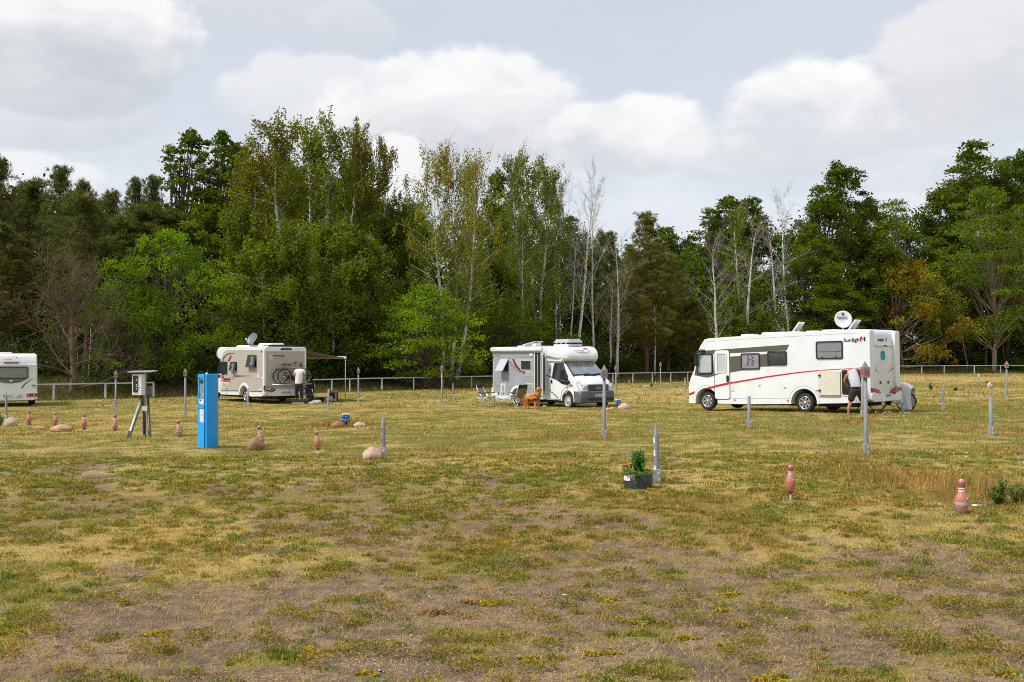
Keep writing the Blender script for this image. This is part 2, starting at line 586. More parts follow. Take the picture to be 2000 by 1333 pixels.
def build_ground():
    def axis(lo, hi, st, g, far):
        a = list(np.arange(lo, hi + 1e-6, st))
        d, p = st, a[-1]
        while p < far:
            d *= g; p += d; a.append(p)
        return a
    xr = axis(0, 13, 0.11, 1.06, 900)
    xs = np.array([-v for v in xr[:0:-1]] + xr)
    yr = axis(5, 24, 0.1, 1.022, 1500)
    yb = [5 - (v) for v in axis(0.5, 3, 0.5, 1.3, 200)]
    ys = np.array(sorted(yb) + yr)
    XX, YY = np.meshgrid(xs, ys)
    x, y = XX.ravel(), YY.ravel()
    bare, straw, rust = cover(x, y)
    z = gz(x, y) + 0.02 * (fbm(x * 4, y * 4, 81, 3) - 0.5) * (1 - sstep((y - 15) / 10)) + 0.012 * (1 - bare)
    nx, ny = len(xs), len(ys)
    v = np.stack([x, y, z], 1).astype(np.float32)
    i = np.arange(nx * ny).reshape(ny, nx)
    f = np.stack([i[:-1, :-1], i[:-1, 1:], i[1:, 1:], i[1:, :-1]], -1).reshape(-1, 4)
    me = np_mesh('ground', v, f, True)
    a = me.color_attributes.new('cover', 'FLOAT_COLOR', 'POINT')
    fo = sstep(((y - fence_y(x)) * 0.73 - 1) / 6)       # forest floor behind the rail
    a.data.foreach_set('color', np.stack([bare, straw, rust, fo], 1).astype(np.float32).ravel())
    m = bpy.data.materials.new('meadow_soil')
    m.use_nodes = True
    b = NB(m.node_tree)
    p = m.node_tree.nodes['Principled BSDF']
    p.inputs['Roughness'].default_value = 0.95
    p.inputs['Specular IOR Level'].default_value = 0.15
    at_ = b.n('ShaderNodeAttribute', attribute_name='cover')
    sp = b.n('ShaderNodeSeparateColor')
    b.link(at_.outputs['Color'], sp.inputs[0])
    B_, S_, U_ = sp.outputs
    A_ = at_.outputs['Alpha']
    P = b.n('ShaderNodeNewGeometry').outputs['Position']
    nf = b.noise(P, 34, 5, 0.65)
    nm = b.noise(P, 7, 5, 0.6)
    ng = b.noise(P, 120, 3, 0.7)
    mp = b.n('ShaderNodeMapping')
    mp.inputs['Scale'].default_value = (1, 0.3, 1)
    mp.inputs['Rotation'].default_value = (0, 0, 0.5)
    b.link(P, mp.inputs[0])
    ns = b.noise(mp.outputs[0], 130, 2, 0.6, 1.5)
    mp2 = b.n('ShaderNodeMapping')
    mp2.inputs['Scale'].default_value = (0.3, 1, 1)
    mp2.inputs['Rotation'].default_value = (0, 0, 0.4)
    b.link(P, mp2.inputs[0])
    ns2 = b.noise(mp2.outputs[0], 110, 2, 0.6, 1.5)
    soil = b.mix(b.step(nm, 0.3, 0.7), (0.100, 0.072, 0.056), (0.200, 0.148, 0.113))
    soil = b.mix(b.m('MULTIPLY', b.step(nf, 0.5, 0.68), 0.7), soil, (0.085, 0.064, 0.05))
    litter = b.m('MAXIMUM', b.step(ns, 0.56, 0.60), b.step(ns2, 0.56, 0.60))
    nl = b.noise(P, 1.3, 4, 0.6)
    lf = b.m('MULTIPLY', litter, b.m('ADD', 0.30, b.m('MULTIPLY', b.step(b.m('ADD', nl, b.m('MULTIPLY', b.m('SUBTRACT', nm, 0.5), 0.6)), 0.40, 0.60), 0.70)))
    lf = b.m('MULTIPLY', lf, b.m('ADD', 0.75, b.m('MULTIPLY', S_, 0.4)), clamp=True)
    soil = b.mix(b.m('MULTIPLY', lf, 0.9), soil, (0.60, 0.40, 0.19))
    soil = b.mix(b.step(ng, 0.70, 0.76), soil, (0.40, 0.38, 0.36))
    turf = b.mix(b.step(b.m('ADD', S_, b.m('MULTIPLY', b.m('SUBTRACT', nf, 0.5), 1.3)), 0.25, 0.75), (0.17, 0.17, 0.022), (0.50, 0.37, 0.125))
    nk = b.noise(P, 15, 5, 0.75)
    turf = b.mix(b.m('MULTIPLY', b.step(nk, 0.50, 0.58), 0.55), turf, (0.075, 0.068, 0.025))
    turf = b.mix(b.m('MULTIPLY', b.step(ng, 0.5, 0.62), 0.6), turf, (0.055, 0.05, 0.022))
    turf = b.mix(b.m('MULTIPLY', litter, 0.5), turf, (0.66, 0.46, 0.19))
    turf = b.mix(b.m('MULTIPLY', U_, 0.45), turf, (0.34, 0.17, 0.06))
    k = b.step(b.m('ADD', B_, b.m('MULTIPLY', b.m('SUBTRACT', nf, 0.5), 0.9)), 0.35, 0.62)
    c = b.mix(k, turf, soil)
    c = b.mix(A_, c, b.mix(b.step(nm, 0.35, 0.65), (0.10, 0.075, 0.035), (0.07, 0.085, 0.022)))
    b.link(c, p.inputs['Base Color'])
    bp = b.n('ShaderNodeBump')
    bp.inputs['Strength'].default_value = 0.9
    bp.inputs['Distance'].default_value = 0.02
    b.link(b.m('ADD', nf, b.m('MULTIPLY', ns, 0.5)), bp.inputs['Height'])
    b.link(bp.outputs[0], p.inputs['Normal'])
    o = link_mesh('ground', me, m)
    tag(o, kind='structure')


def np_mesh(name, v, f, smooth=False):
    me = bpy.data.meshes.new(name)
    nf, k = f.shape
    me.vertices.add(len(v))
    me.vertices.foreach_set('co', np.ascontiguousarray(v, np.float32).ravel())
    me.loops.add(nf * k)
    me.loops.foreach_set('vertex_index', np.ascontiguousarray(f, np.int32).ravel())
    me.polygons.add(nf)
    me.polygons.foreach_set('loop_start', np.arange(0, nf * k, k, dtype=np.int32))
    try:
        me.polygons.foreach_set('loop_total', np.full(nf, k, np.int32))
    except Exception:
        pass
    me.update(calc_edges=True)
    me.polygons.foreach_set('use_smooth', np.full(nf, smooth))
    return me


build_ground()


def leaf_material(name, trans=0.35, rough=0.6, objvar=0.0):
    """colour from the per-leaf attribute, lit from both sides"""
    m = bpy.data.materials.new(name)
    m.use_nodes = True
    t = m.node_tree
    t.nodes.clear()
    b = NB(t)
    a = b.n('ShaderNodeAttribute', attribute_name='tint')
    col = a.outputs['Color']
    d = b.n('ShaderNodeBsdfDiffuse')
    b.link(col, d.inputs[0])
    tr = b.n('ShaderNodeBsdfTranslucent')
    hs = b.n('ShaderNodeHueSaturation')
    hs.inputs['Saturation'].default_value = 1.15
    hs.inputs['Value'].default_value = 1.3
    b.link(col, hs.inputs['Color'])
    b.link(hs.outputs[0], tr.inputs[0])
    m1 = b.n('ShaderNodeMixShader')
    m1.inputs[0].default_value = trans
    b.link(d.outputs[0], m1.inputs[1])
    b.link(tr.outputs[0], m1.inputs[2])
    g = b.n('ShaderNodeBsdfGlossy')
    g.inputs['Roughness'].default_value = rough
    m2 = b.n('ShaderNodeMixShader')
    m2.inputs[0].default_value = 0.012
    b.link(m1.outputs[0], m2.inputs[1])
    b.link(g.outputs[0], m2.inputs[2])
    out = b.n('ShaderNodeOutputMaterial')
    b.link(m2.outputs[0], out.inputs[0])
    return m


LEAF = leaf_material('leaf', 0.42)
BLADE = leaf_material('grass_blade', 0.3)


def set_tint(me, col):
    a = me.color_attributes.new('tint', 'FLOAT_COLOR', 'POINT')
    c = np.ones((len(col), 4), np.float32)
    c[:, :3] = col
    a.data.foreach_set('color', c.ravel())


def blades(x, y, h, w, lean, col, z0=None, head=None):
    """each blade: a bent strip of two quads narrowing to its tip"""
    n = len(x)
    z = gz(x, y) if z0 is None else z0
    a = rng.uniform(0, 2 * PI, n)
    la = rng.uniform(0, 2 * PI, n)
    wx, wy = np.cos(a) * w / 2, np.sin(a) * w / 2
    lx, ly = np.cos(la) * lean * h, np.sin(la) * lean * h
    P = np.zeros((n, 6, 3), np.float32)
    hz = h * np.sqrt(np.clip(1 - lean ** 2, 0.02, 1))
    for k, (t, ww) in enumerate(((0.0, 1.0), (0.55, 0.8), (1.0, 0.15))):
        q = t ** 1.7
        P[:, 2 * k, 0] = x + lx * q - wx * ww
        P[:, 2 * k, 1] = y + ly * q - wy * ww
        P[:, 2 * k + 1, 0] = x + lx * q + wx * ww
        P[:, 2 * k + 1, 1] = y + ly * q + wy * ww
        P[:, 2 * k, 2] = P[:, 2 * k + 1, 2] = z + hz * t - (0.01 if k == 0 else 0)
    base = np.arange(n)[:, None] * 6
    f = np.concatenate([base + np.array([0, 1, 3, 2]), base + np.array([2, 3, 5, 4])])
    C = np.repeat(col[:, None, :], 6, 1)
    C[:, 4:, :] = C[:, 4:, :] * 0.8 + np.array([0.40, 0.29, 0.13]) * 0.2
    return P.reshape(-1, 3), f, C.reshape(-1, 3)


def merge(parts):
    V, Fc, C, o = [], [], [], 0
    for v, f, c in parts:
        V.append(v); Fc.append(f + o); C.append(c); o += len(v)
    return np.concatenate(V), np.concatenate(Fc), np.concatenate(C)


GREEN = np.array([0.135, 0.195, 0.018]); OLIVE = np.array([0.27, 0.255, 0.026]); STRAW = np.array([0.66, 0.465, 0.145])
RUST = np.array([0.40, 0.20, 0.065]); MOSS = np.array([0.44, 0.33, 0.015]); GREYG = np.array([0.19, 0.215, 0.085])


def in_view(y0, y1, n):
    """random ground points inside the camera's wedge with a margin, even per area"""
    r = rng.uniform(0, 1, n)
    y = np.sqrt(y0 * y0 + r * (y1 * y1 - y0 * y0))
    x = rng.uniform(-0.60, 0.60, n) * y
    return x, y


def pick(straw, rust, n, greenbias=0.0):
    r = rng.uniform(0, 1, n)[:, None]
    base = np.where(r < (straw * 0.95 + 0.05 - greenbias)[:, None], STRAW, np.where(rng.uniform(0, 1, n)[:, None] < 0.5, OLIVE, GREEN))
    base = np.where(rng.uniform(0, 1, n)[:, None] < (rust * 0.6)[:, None], RUST, base)
    return base * rng.uniform(0.42, 1.3, n)[:, None]


def build_grass():
    parts = []
    # low tufts on the open soil near the camera
    tx, ty = in_view(5.0, 19.0, 14500)
    bare, straw, rust = cover(tx, ty)
    n3 = fbm(tx * 0.9, ty * 0.9, 55, 3)
    keep = rng.uniform(0, 1, len(tx)) < np.clip(0.16 + (1 - bare) * 0.40 + (n3 - 0.5) * 1.5, 0.045, 1)
    keep &= (rng.uniform(0, 1, len(tx)) > sstep((bare - .35) / .3) * .85 * (1 - sstep((ty - 11) / 5)))
    tx, ty, bare, straw, rust = tx[keep], ty[keep], bare[keep], straw[keep], rust[keep]
    kind = rng.uniform(0, 1, len(tx))
    nb = (rng.integers(60, 190, len(tx)) * np.clip(9 / ty, .35, 1)).astype(int)
    R_ = rng.uniform(0.035, 0.095, len(tx)) * (1 + (kind < 0.3) * 0.7)
    idx = np.repeat(np.arange(len(tx)), nb)
    n = len(idx)
    a = rng.uniform(0, 2 * PI, n); rr = rng.uniform(0, 1, n) ** .6 * R_[idx] * (1 + .35 * np.sin(a * 3 + idx) + .2 * np.sin(a * 5 + idx * 2.3))
    bx = tx[idx] + np.cos(a) * rr * 1.35; by = ty[idx] + np.sin(a) * rr
    green = (kind < 0.56)[idx]
    h = rng.uniform(0.016, 0.055, n) * np.clip(1.1 - 0.6 * rr / R_[idx], .3, 1.2) * (0.7 + 0.6 * hash2(idx, idx * 7, 3))
    h = h * (1 + 0.35 * (1 - bare[idx]))
    w = rng.uniform(0.003, 0.0065, n) * (1 + green * 0.7) * np.clip(by / 9, 1, 2)
    hue = hash2(idx, idx * 3, 8)[:, None]
    cg = GREEN * (1 - hue) + np.where(hue > 0.5, OLIVE, GREYG) * hue
    col = np.where(green[:, None] & (rng.uniform(0, 1, n) < 0.80)[:, None], cg * rng.uniform(0.75, 1.4, n)[:, None], pick(straw[idx], rust[idx], n))
    parts.append(blades(bx, by, h, w, rng.uniform(0.2, 0.95, n), col))
    # dead straw lying on the soil
    n = 150000
    x, y = in_view(5.0, 14.0, n)
    c = STRAW * rng.uniform(0.55, 1.05, n)[:, None]
    parts.append(blades(x, y, rng.uniform(0.02, 0.07, n), rng.uniform(0.0018, 0.004, n), rng.uniform(0.93, 0.995, n), c, z0=gz(x, y) + 0.016))
    # the turf: short close grass, thinner on bare ground
    for (y0, y1, n, hs, ws) in ((5.2, 14, 240000, 0.034, 0.0042), (14, 26, 170000, 0.040, 0.008), (26, 46, 210000, 0.045, 0.013), (46, 112, 120000, 0.07, 0.035)):
        x, y = in_view(y0, y1, n)
        bare, straw, rust = cover(x, y)
        k = (rng.uniform(0, 1, n) > bare * (2.6 if y0 < 10 else 1.7) - (.25 if y0 < 10 else 0)) & (y < fence_y(x) + 1.5)
        x, y, straw, rust, bare = x[k], y[k], straw[k], rust[k], bare[k]
        n = len(x)
        h = hs * rng.uniform(0.4, 1.5, n) * (0.5 + fbm(x * 1.3, y * 1.3, 91, 3)) * (1 + rust * 0.9)
        parts.append(blades(x, y, h, ws * rng.uniform(0.7, 1.4, n), rng.uniform(0.3 if y0 < 10 else 0.2, 0.92 if y0 < 10 else 0.85, n), pick(straw, rust, n, 0.05)))
    v, f, c = merge(parts)
    me = np_mesh('grass', v, f)
    set_tint(me, c)
    tag(link_mesh('grass', me, BLADE), 'dry mown grass and green tufts over the whole field', 'grass', kind='stuff')
    # tall stems: right side of the field, around rocks and along the rail
    parts = []
    spots = [(1790, 950, 1.3, 0.8, 420, .20), (1900, 955, 1.0, 0.8, 420, .24), (1960, 970, 0.8, 0.7, 480, .34), (1700, 985, 1.6, 0.5, 300, .14), (1480, 975, 1.6, 0.4, 200, .11),
             (1600, 880, 3.5, 1.6, 500, .15), (1250, 945, 0.6, 0.25, 260, .12), (1180, 860, 0.5, 0.3, 160, .18), (1693, 890, 0.5, 0.3, 200, .20), (675, 832, 1.0, 0.4, 600, .26), (640, 835, .6, .3, 350, .25), (1460, 838, .5, .3, 150, .16),
             (1920, 757, 1.8, 0.8, 500, .4), (1500, 850, 3.0, 1.2, 400, .15), (930, 765, 2.5, 0.6, 500, .3), (1120, 905, 1.2, .3, 300, .16), (730, 897, .5, .25, 200, .12), (495, 880, .5, .2, 250, .12), (1285, 945, .3, .2, 120, .12), (120, 842, .6, .2, 200, .12)]
    for (px, py, rx, ry, n, h) in spots:
        c0 = at(px, py)
        x = c0.x + rng.normal(0, 0.6, n) * rx; y = c0.y + rng.normal(0, 0.6, n) * ry
        hh = h * rng.uniform(0.4, 1.1, n)
        rr = rng.uniform(0, 1, n)[:, None]
        c = np.where(rr < 0.5, np.array([0.42, 0.24, 0.10]), np.where(rr < 0.75, STRAW * 0.85, OLIVE * 0.9)) * rng.uniform(0.75, 1.2, n)[:, None]
        parts.append(blades(x, y, hh, np.full(n, 0.0035) + 0.00028 * y, rng.uniform(0.05, 0.5, n), c))
    # long grass on the bank at the rail and on the forest edge
    n = 120000
    k = rng.uniform(-0.58, 0.56, n)
    s = rng.uniform(-0.8, 16, n) * rng.uniform(0.3, 1, n)
    Y = np.full(n, 70.0)
    for _ in range(30): Y = 0.5 * Y + 0.5 * fence_y(k * Y)
    y = Y + s; x = k * y
    g = fbm(x * 0.25, y * 0.25, 101, 3)
    h = np.clip(0.12 + s * 0.07, 0.1, 0.42) * rng.uniform(0.4, 1.2, n) * (0.6 + g)
    rr = rng.uniform(0, 1, n)
    c = np.where((rr < g * 0.95)[:, None], np.array([0.085, 0.11, 0.02]), np.where((rr < 0.75)[:, None], np.array([0.20, 0.105, 0.05]), np.array([0.28, 0.24, 0.09]))) * rng.uniform(0.7, 1.2, n)[:, None]
    parts.append(blades(x, y, h, rng.uniform(0.02, 0.04, n), rng.uniform(0.1, 0.6, n), c))
    v, f, c = merge(parts)
    me = np_mesh('long_grass', v, f)
    set_tint(me, c)
    tag(link_mesh('long_grass', me, BLADE), 'taller brown seeding grass stems', 'grass', kind='stuff')


build_grass()


def quads(P, ax, ay, col):
    """diamond leaves: centre P, half axes ax, ay"""
    n = len(P)
    V = np.stack([P + ax, P + ay, P - ax, P - ay], 1).astype(np.float32)
    f = (np.arange(n)[:, None] * 4 + np.array([0, 1, 2, 3]))
    return V.reshape(-1, 3), f, np.repeat(col, 4, 0)


def build_flowers():
    parts = []
    # moss cushions and flat weeds: many small leaves hugging the soil
    sp = []
    for (px, py, rx, ry, n, c) in [(955, 1180, 60, 7, 420, MOSS), (790, 1110, 22, 5, 90, MOSS), (245, 1180, 30, 6, 140, MOSS * .8), (305, 1242, 40, 7, 200, MOSS), (1340, 1250, 34, 6, 150, MOSS * .8),
                                   (1170, 1280, 50, 6, 220, MOSS), (940, 1292, 26, 6, 150, MOSS), (1250, 1222, 22, 5, 140, MOSS), (775, 1262, 20, 6, 120, MOSS * .8), (1195, 1175, 30, 6, 110, MOSS), (1420, 1165, 40, 6, 150, MOSS),
                                   (1910, 1005, 26, 5, 200, np.array([.42, .25, .03])), (1665, 982, 26, 5, 160, np.array([.42, .14, .02])), (1665, 1162, 40, 6, 220, MOSS * .75), (1410, 1195, 26, 6, 120, MOSS), (1420, 1265, 30, 7, 160, MOSS),
                                   (1800, 793, 26, 2, 200, MOSS), (400, 877, 22, 3, 130, MOSS * 1.2), (1030, 1290, 40, 8, 120, MOSS), (985, 1065, 20, 5, 80, MOSS), (600, 1275, 30, 8, 140, MOSS * .9), (1500, 1330, 60, 12, 200, MOSS),
                                   (850, 1200, 60, 7, 300, np.array([.34, .17, .07])), (930, 1180, 50, 6, 200, np.array([.34, .17, .07])), (1900, 918, 50, 6, 150, np.array([.42, .25, .03])), (720, 1320, 30, 6, 150, MOSS), (1760, 1130, 40, 6, 100, MOSS), (1960, 1320, 40, 8, 160, MOSS)]:
        c0 = at(px, py)
        lx = rx / F * c0.y; ly = (at(px, py - ry).y - at(px, py + ry).y) / 2
        a = rng.uniform(0, 2 * PI, n); r = np.sqrt(rng.uniform(0, 1, n)) * (0.6 + 0.4 * np.sin(a * 3 + px))
        x = c0.x + np.cos(a) * r * lx; y = c0.y + np.sin(a) * r * ly
        P = np.stack([x, y, gz(x, y) + rng.uniform(0.012, 0.024, n)], 1)
        s = 0.008 + 0.0005 * c0.y
        an = rng.uniform(0, 2 * PI, n)
        ax = np.stack([np.cos(an) * s, np.sin(an) * s, rng.normal(0, s * .4, n)], 1)
        ay = np.stack([-np.sin(an) * s * .6, np.cos(an) * s * .6, rng.normal(0, s * .4, n)], 1)
        parts.append(quads(P, ax, ay, np.tile(c, (n, 1)) * rng.uniform(0.55, 1.25, n)[:, None]))
    # leafy cushions rooted in the bare soil: domes of short leaves over a brown base
    tx, ty = in_view(5.0, 15.5, 5200)
    bare, straw, rust = cover(tx, ty)
    cn = fbm(tx * 1.1, ty * 1.1, 63, 3)
    kp = rng.uniform(0, 1, len(tx)) < np.clip(.30 + (cn - .45) * 1.5, .08, .75) * np.where(bare > .3, .55, .3) * (1 - .45 * sstep((ty - 9) / 6))
    tx, ty = tx[kp], ty[kp]
    cs = rng.uniform(.035, .095, len(tx)) * (1 + .7 * (rng.uniform(0, 1, len(tx)) < .15))
    nl = (cs / .08) ** 2 * 190 * np.clip(9 / ty, .45, 1.3)
    idx = np.repeat(np.arange(len(tx)), nl.astype(int))
    n = len(idx)
    a = rng.uniform(0, 2 * PI, n); ph = hash2(idx, idx * 5, 4) * 6.28
    rr = np.sqrt(rng.uniform(0, 1, n)) * cs[idx] * (1 + .35 * np.sin(a * 2 + ph) + .25 * np.sin(a * 5 + ph * 3))
    q = np.clip(rr / cs[idx], 0, 1.2)
    hh = np.sqrt(np.clip(1.25 - q ** 2, .02, 2)) * cs[idx] * rng.uniform(.15, .62, n)
    x = tx[idx] + np.cos(a) * rr * 1.35; y = ty[idx] + np.sin(a) * rr
    P = np.stack([x, y, gz(x, y) + .012 + hh], 1)
    d = np.stack([np.cos(a) * .7, np.sin(a) * .7, np.full(n, .45)], 1) + rng.normal(0, .5, (n, 3)); d /= np.linalg.norm(d, axis=1)[:, None]
    w = np.cross(d, rng.normal(0, 1, (n, 3))); w /= np.linalg.norm(w, axis=1)[:, None] + 1e-9
    s = (rng.uniform(.006, .014, n) * np.clip(y / 9, .9, 1.5))[:, None]
    hue = hash2(idx, idx * 11, 9)
    c = np.where((hue < .55)[:, None], np.array([.28, .26, .035]), np.where((hue < .72)[:, None], np.array([.19, .235, .035]), np.array([.38, .29, .06])))
    c = np.where(((hh < .35 * cs[idx] * .6) & (rng.uniform(0, 1, n) < .7))[:, None], np.array([.20, .12, .06]), c)
    c = np.where((rng.uniform(0, 1, n) < .14)[:, None], np.array([.40, .27, .11]), c) * rng.uniform(.65, 1.3, n)[:, None]
    parts.append(quads(P, d * s, w * s * .45, c))
    # broad-leaved weeds
    tx, ty = in_view(5.2, 15, 260)
    bare, straw, rust = cover(tx, ty)
    for i in range(len(tx)):
        n = rng.integers(14, 46)
        a = rng.uniform(0, 2 * PI, n); r = rng.uniform(0.01, 0.085, n) * rng.uniform(0.5, 1.1)
        x = tx[i] + np.cos(a) * r * 1.5; y = ty[i] + np.sin(a) * r
        P = np.stack([x, y, gz(x, y) + rng.uniform(0.018, 0.05, n)], 1)
        s = rng.uniform(0.006, 0.017, n)[:, None]
        ax = np.stack([np.cos(a), np.sin(a), rng.uniform(-.1, .7, n)], 1) * s
        ay = np.stack([-np.sin(a), np.cos(a), rng.normal(0, .3, n)], 1) * s * 0.42
        c = (np.array([.07, .13, .025]) if rng.uniform() < .6 else np.array([.13, .18, .08])) * rng.uniform(0.8, 1.3)
        parts.append(quads(P, ax, ay, np.tile(c, (n, 1)) * rng.uniform(0.8, 1.2, n)[:, None]))
    v, f, c = merge(parts)
    me = np_mesh('moss_and_weeds', v, f); set_tint(me, c)
    tag(link_mesh('moss_and_weeds', me, BLADE), 'yellow moss cushions and flat green weeds on bare soil', 'ground cover', kind='stuff')
    parts = []
    for (px, py, rx, ry, n) in [(1650, 890, 260, 30, 170), (1850, 890, 200, 30, 120), (1500, 960, 160, 25, 40), (1000, 1020, 200, 60, 24), (480, 850, 40, 12, 30), (900, 855, 200, 25, 60), (250, 930, 240, 40, 26), (1500, 1250, 500, 60, 14),
                                (1800, 790, 26, 3, 120), (1400, 830, 200, 12, 30), (250, 1150, 80, 30, 8), (930, 1130, 120, 60, 10), (1850, 830, 130, 20, 60)]:
        c0 = at(px, py)
        lx = rx / F * c0.y; ly = (at(px, py - ry).y - at(px, py + ry).y) / 2
        x = c0.x + rng.uniform(-1, 1, n) * lx; y = c0.y + rng.uniform(-1, 1, n) * ly
        P = np.stack([x, y, gz(x, y) + rng.uniform(0.03, 0.09, n)], 1)
        s = (0.005 + 0.00045 * y)[:, None] * np.ones((1, 3))
        an = rng.uniform(0, 2 * PI, n)
        ax = np.stack([np.cos(an), np.sin(an), rng.normal(0, .3, n)], 1) * s
        ay = np.stack([-np.sin(an), np.cos(an), rng.normal(0, .3, n) + .5], 1) * s
        parts.append(quads(P, ax, ay, np.tile([.75, .55, .02], (n, 1)) * rng.uniform(0.8, 1.1, n)[:, None]))
    for (px, py, rx, ry, n) in [(1735, 812, 50, 10, 16), (640, 845, 90, 20, 4), (1900, 900, 60, 10, 4)]:
        c0 = at(px, py); x = c0.x + rng.uniform(-1, 1, n) * rx / F * c0.y; y = c0.y + rng.uniform(-1, 1, n) * .8
        P = np.stack([x, y, gz(x, y) + 0.12], 1); s = 0.018
        parts.append(quads(P, np.tile([s, 0, 0], (n, 1)), np.tile([0, s * .4, s * .8], (n, 1)), np.tile([.8, .8, .76], (n, 1))))
    v, f, c = merge(parts)
    me = np_mesh('small_flowers', v, f); set_tint(me, c)
    tag(link_mesh('small_flowers', me, BLADE), 'scattered tiny yellow and white wildflowers in the grass', 'flowers', kind='stuff')
    # pebbles and chips of gravel
    mb = MB()
    random.seed(5)
    for i in range(1500):
        r = random.random(); y = 5.3 + 8 * r; x = random.uniform(-.56, .56) * y
        if random.random() < 0.3:
            c0 = at(random.gauss(760, 60), random.gauss(1285, 25)); x, y = c0.x, c0.y
        s = random.uniform(0.002, 0.006) * (1.6 if random.random() < .06 else 1)
        q = Matrix.Rotation(random.uniform(0, 6), 3, 'Z')
        mb.ball((x, y, float(gz(x, y)) + s * .2 + .008), (s * 1.4, s, s * .6), 6, 0 if random.random() < .6 else 1, rot=q)
    PEB = mat('pebble_grey', (.30, .28, .26), .9, var=.3, vscale=40)
    o = mb.build('pebbles', [PEB, mat('pebble_pale', (.5, .49, .46), .85)])
    tag(o, 'grey and pale pebbles strewn over bare soil', 'pebbles', kind='stuff')


build_flowers()

# ------------------------------------------------------------------ vehicles
EX, EY, EZ = Vector((1, 0, 0)), Vector((0, 1, 0)), Vector((0, 0, 1))


class Side:
    """a face of a vehicle: 2-D points on it become thin plates"""
    def __init__(s, o, u, v, n):
        s.o, s.u, s.v, s.n = Vector(o), Vector(u), Vector(v), Vector(n)

    def plate(s, mb, pts, t0, t1, mi=0, taper=1.0):
        mb.prism(pts, s.o, s.u, s.v, s.n, t0, t1, mi, taper)
        return mb

    def part(s, name, pts, m, parent, t0=-0.004, t1=0.006, bevel=0.0):
        mb = MB()
        for p in (pts if isinstance(pts[0], list) else [pts]):
            s.plate(mb, p, t0, t1)
        return mb.build(name, m, parent, bevel=bevel)

    def P(s, a, b, t=0.0):
        return s.o + s.u * a + s.v * b + s.n * t

    def text(s, name, body, size, a, b, m, parent, left=True, t=0.004, **kw):
        # reading direction seen from outside: v cross n
        rd = s.v.cross(s.n)
        return text_mesh(name, body, size, s.P(a, b, t), rd, s.v, m, parent, **kw)


def stroke(pts, w0, w1=None):
    """polyline turned into a ribbon outline, width from w0 to w1"""
    w1 = w0 if w1 is None else w1
    L, Rr = [], []
    n = len(pts)
    for i, p in enumerate(pts):
        a = Vector(pts[max(i - 1, 0)]); b = Vector(pts[min(i + 1, n - 1)])
        d = (b - a)
        d = Vector((d[0], d[1])).normalized()
        nn = Vector((-d.y, d.x))
        w = w0 + (w1 - w0) * i / (n - 1)
        L.append((p[0] + nn.x * w / 2, p[1] + nn.y * w / 2))
        Rr.append((p[0] - nn.x * w / 2, p[1] - nn.y * w / 2))
    return L + Rr[::-1]


def arc(cx, cz, r, a0, a1, n):
    return [(cx + r * math.cos(R(a0 + (a1 - a0) * i / n)), cz + r * math.sin(R(a0 + (a1 - a0) * i / n))) for i in range(n + 1)]


def wheel(parent, x, y, r, out, rim='spoke', w=0.22):
    """tyre lying on its axle along y; out = +1/-1 tells which way it faces"""
    mb = MB()
    ri = r * 0.66
    prof = [(ri, -w / 2 + .02), (r * 0.9, -w / 2), (r * 0.985, -w / 2 + 0.03), (r, -w / 2 + .06), (r, w / 2 - .06), (r * 0.985, w / 2 - .03), (r * 0.9, w / 2), (ri + .015, w / 2), (ri, w / 2 - .015), (ri - .02, w / 2 - .06)]
    mb.lathe(prof, (x, y, r), (0, out, 0), 32)
    wh = mb.build('wheel', RUBBER, parent)
    rb = MB()
    rb.lathe([(0, -.02), (ri * .9, -.02), (ri, w / 2 - .02), (ri - .02, w / 2 - .012), (ri * .88, w / 2 - .05)], (x, y, r), (0, out, 0), 32, mi=1)
    rb.lathe([(ri + .004, w / 2 - .02), (ri + .004, w / 2 - .004), (ri * .9, w / 2 - .008), (ri * .86, w / 2 - .05)], (x, y, r), (0, out, 0), 32)
    ax = Vector((0, out, 0))
    if rim == 'spoke':
        n = 7
        for k in range(n):
            for s_ in (-1, 1):
                a = 2 * PI * k / n + s_ * 0.13
                d = Vector((math.cos(a), 0, math.sin(a))); t = Vector((-math.sin(a), 0, math.cos(a)))
                pts = [(0.04, -.018), (ri * .93, -.026), (ri * .93, .026), (0.04, .018)]
                rb.prism(pts, Vector((x, y, r)) + ax * (w / 2 - .06), d, t, ax, 0, 0.03)
    elif rim == 'cap':
        n = 6
        rb.lathe([(0.0, w / 2 - .01), (ri * .45, w / 2 - .012), (ri * .5, w / 2 - .03)], (x, y, r), ax, 24)
        for k in range(n):
            a = 2 * PI * k / n
            d = Vector((math.cos(a), 0, math.sin(a))); t = Vector((-math.sin(a), 0, math.cos(a)))
            rb.prism([(0.06, -.05), (ri * .92, -.085), (ri * .92, .085), (0.06, .05)], Vector((x, y, r)) + ax * (w / 2 - .055), d, t, ax, 0, 0.035)
    rb.lathe([(0, w / 2 + .0), (.045, w / 2 - .003), (.055, w / 2 - .03)], (x, y, r), ax, 16)
    rb.build('rim', [CHROME if rim == 'spoke' else mat('steel_hubcap', (.55, .56, .57), .4, metal=.5), BLACK], wh)
    return wh


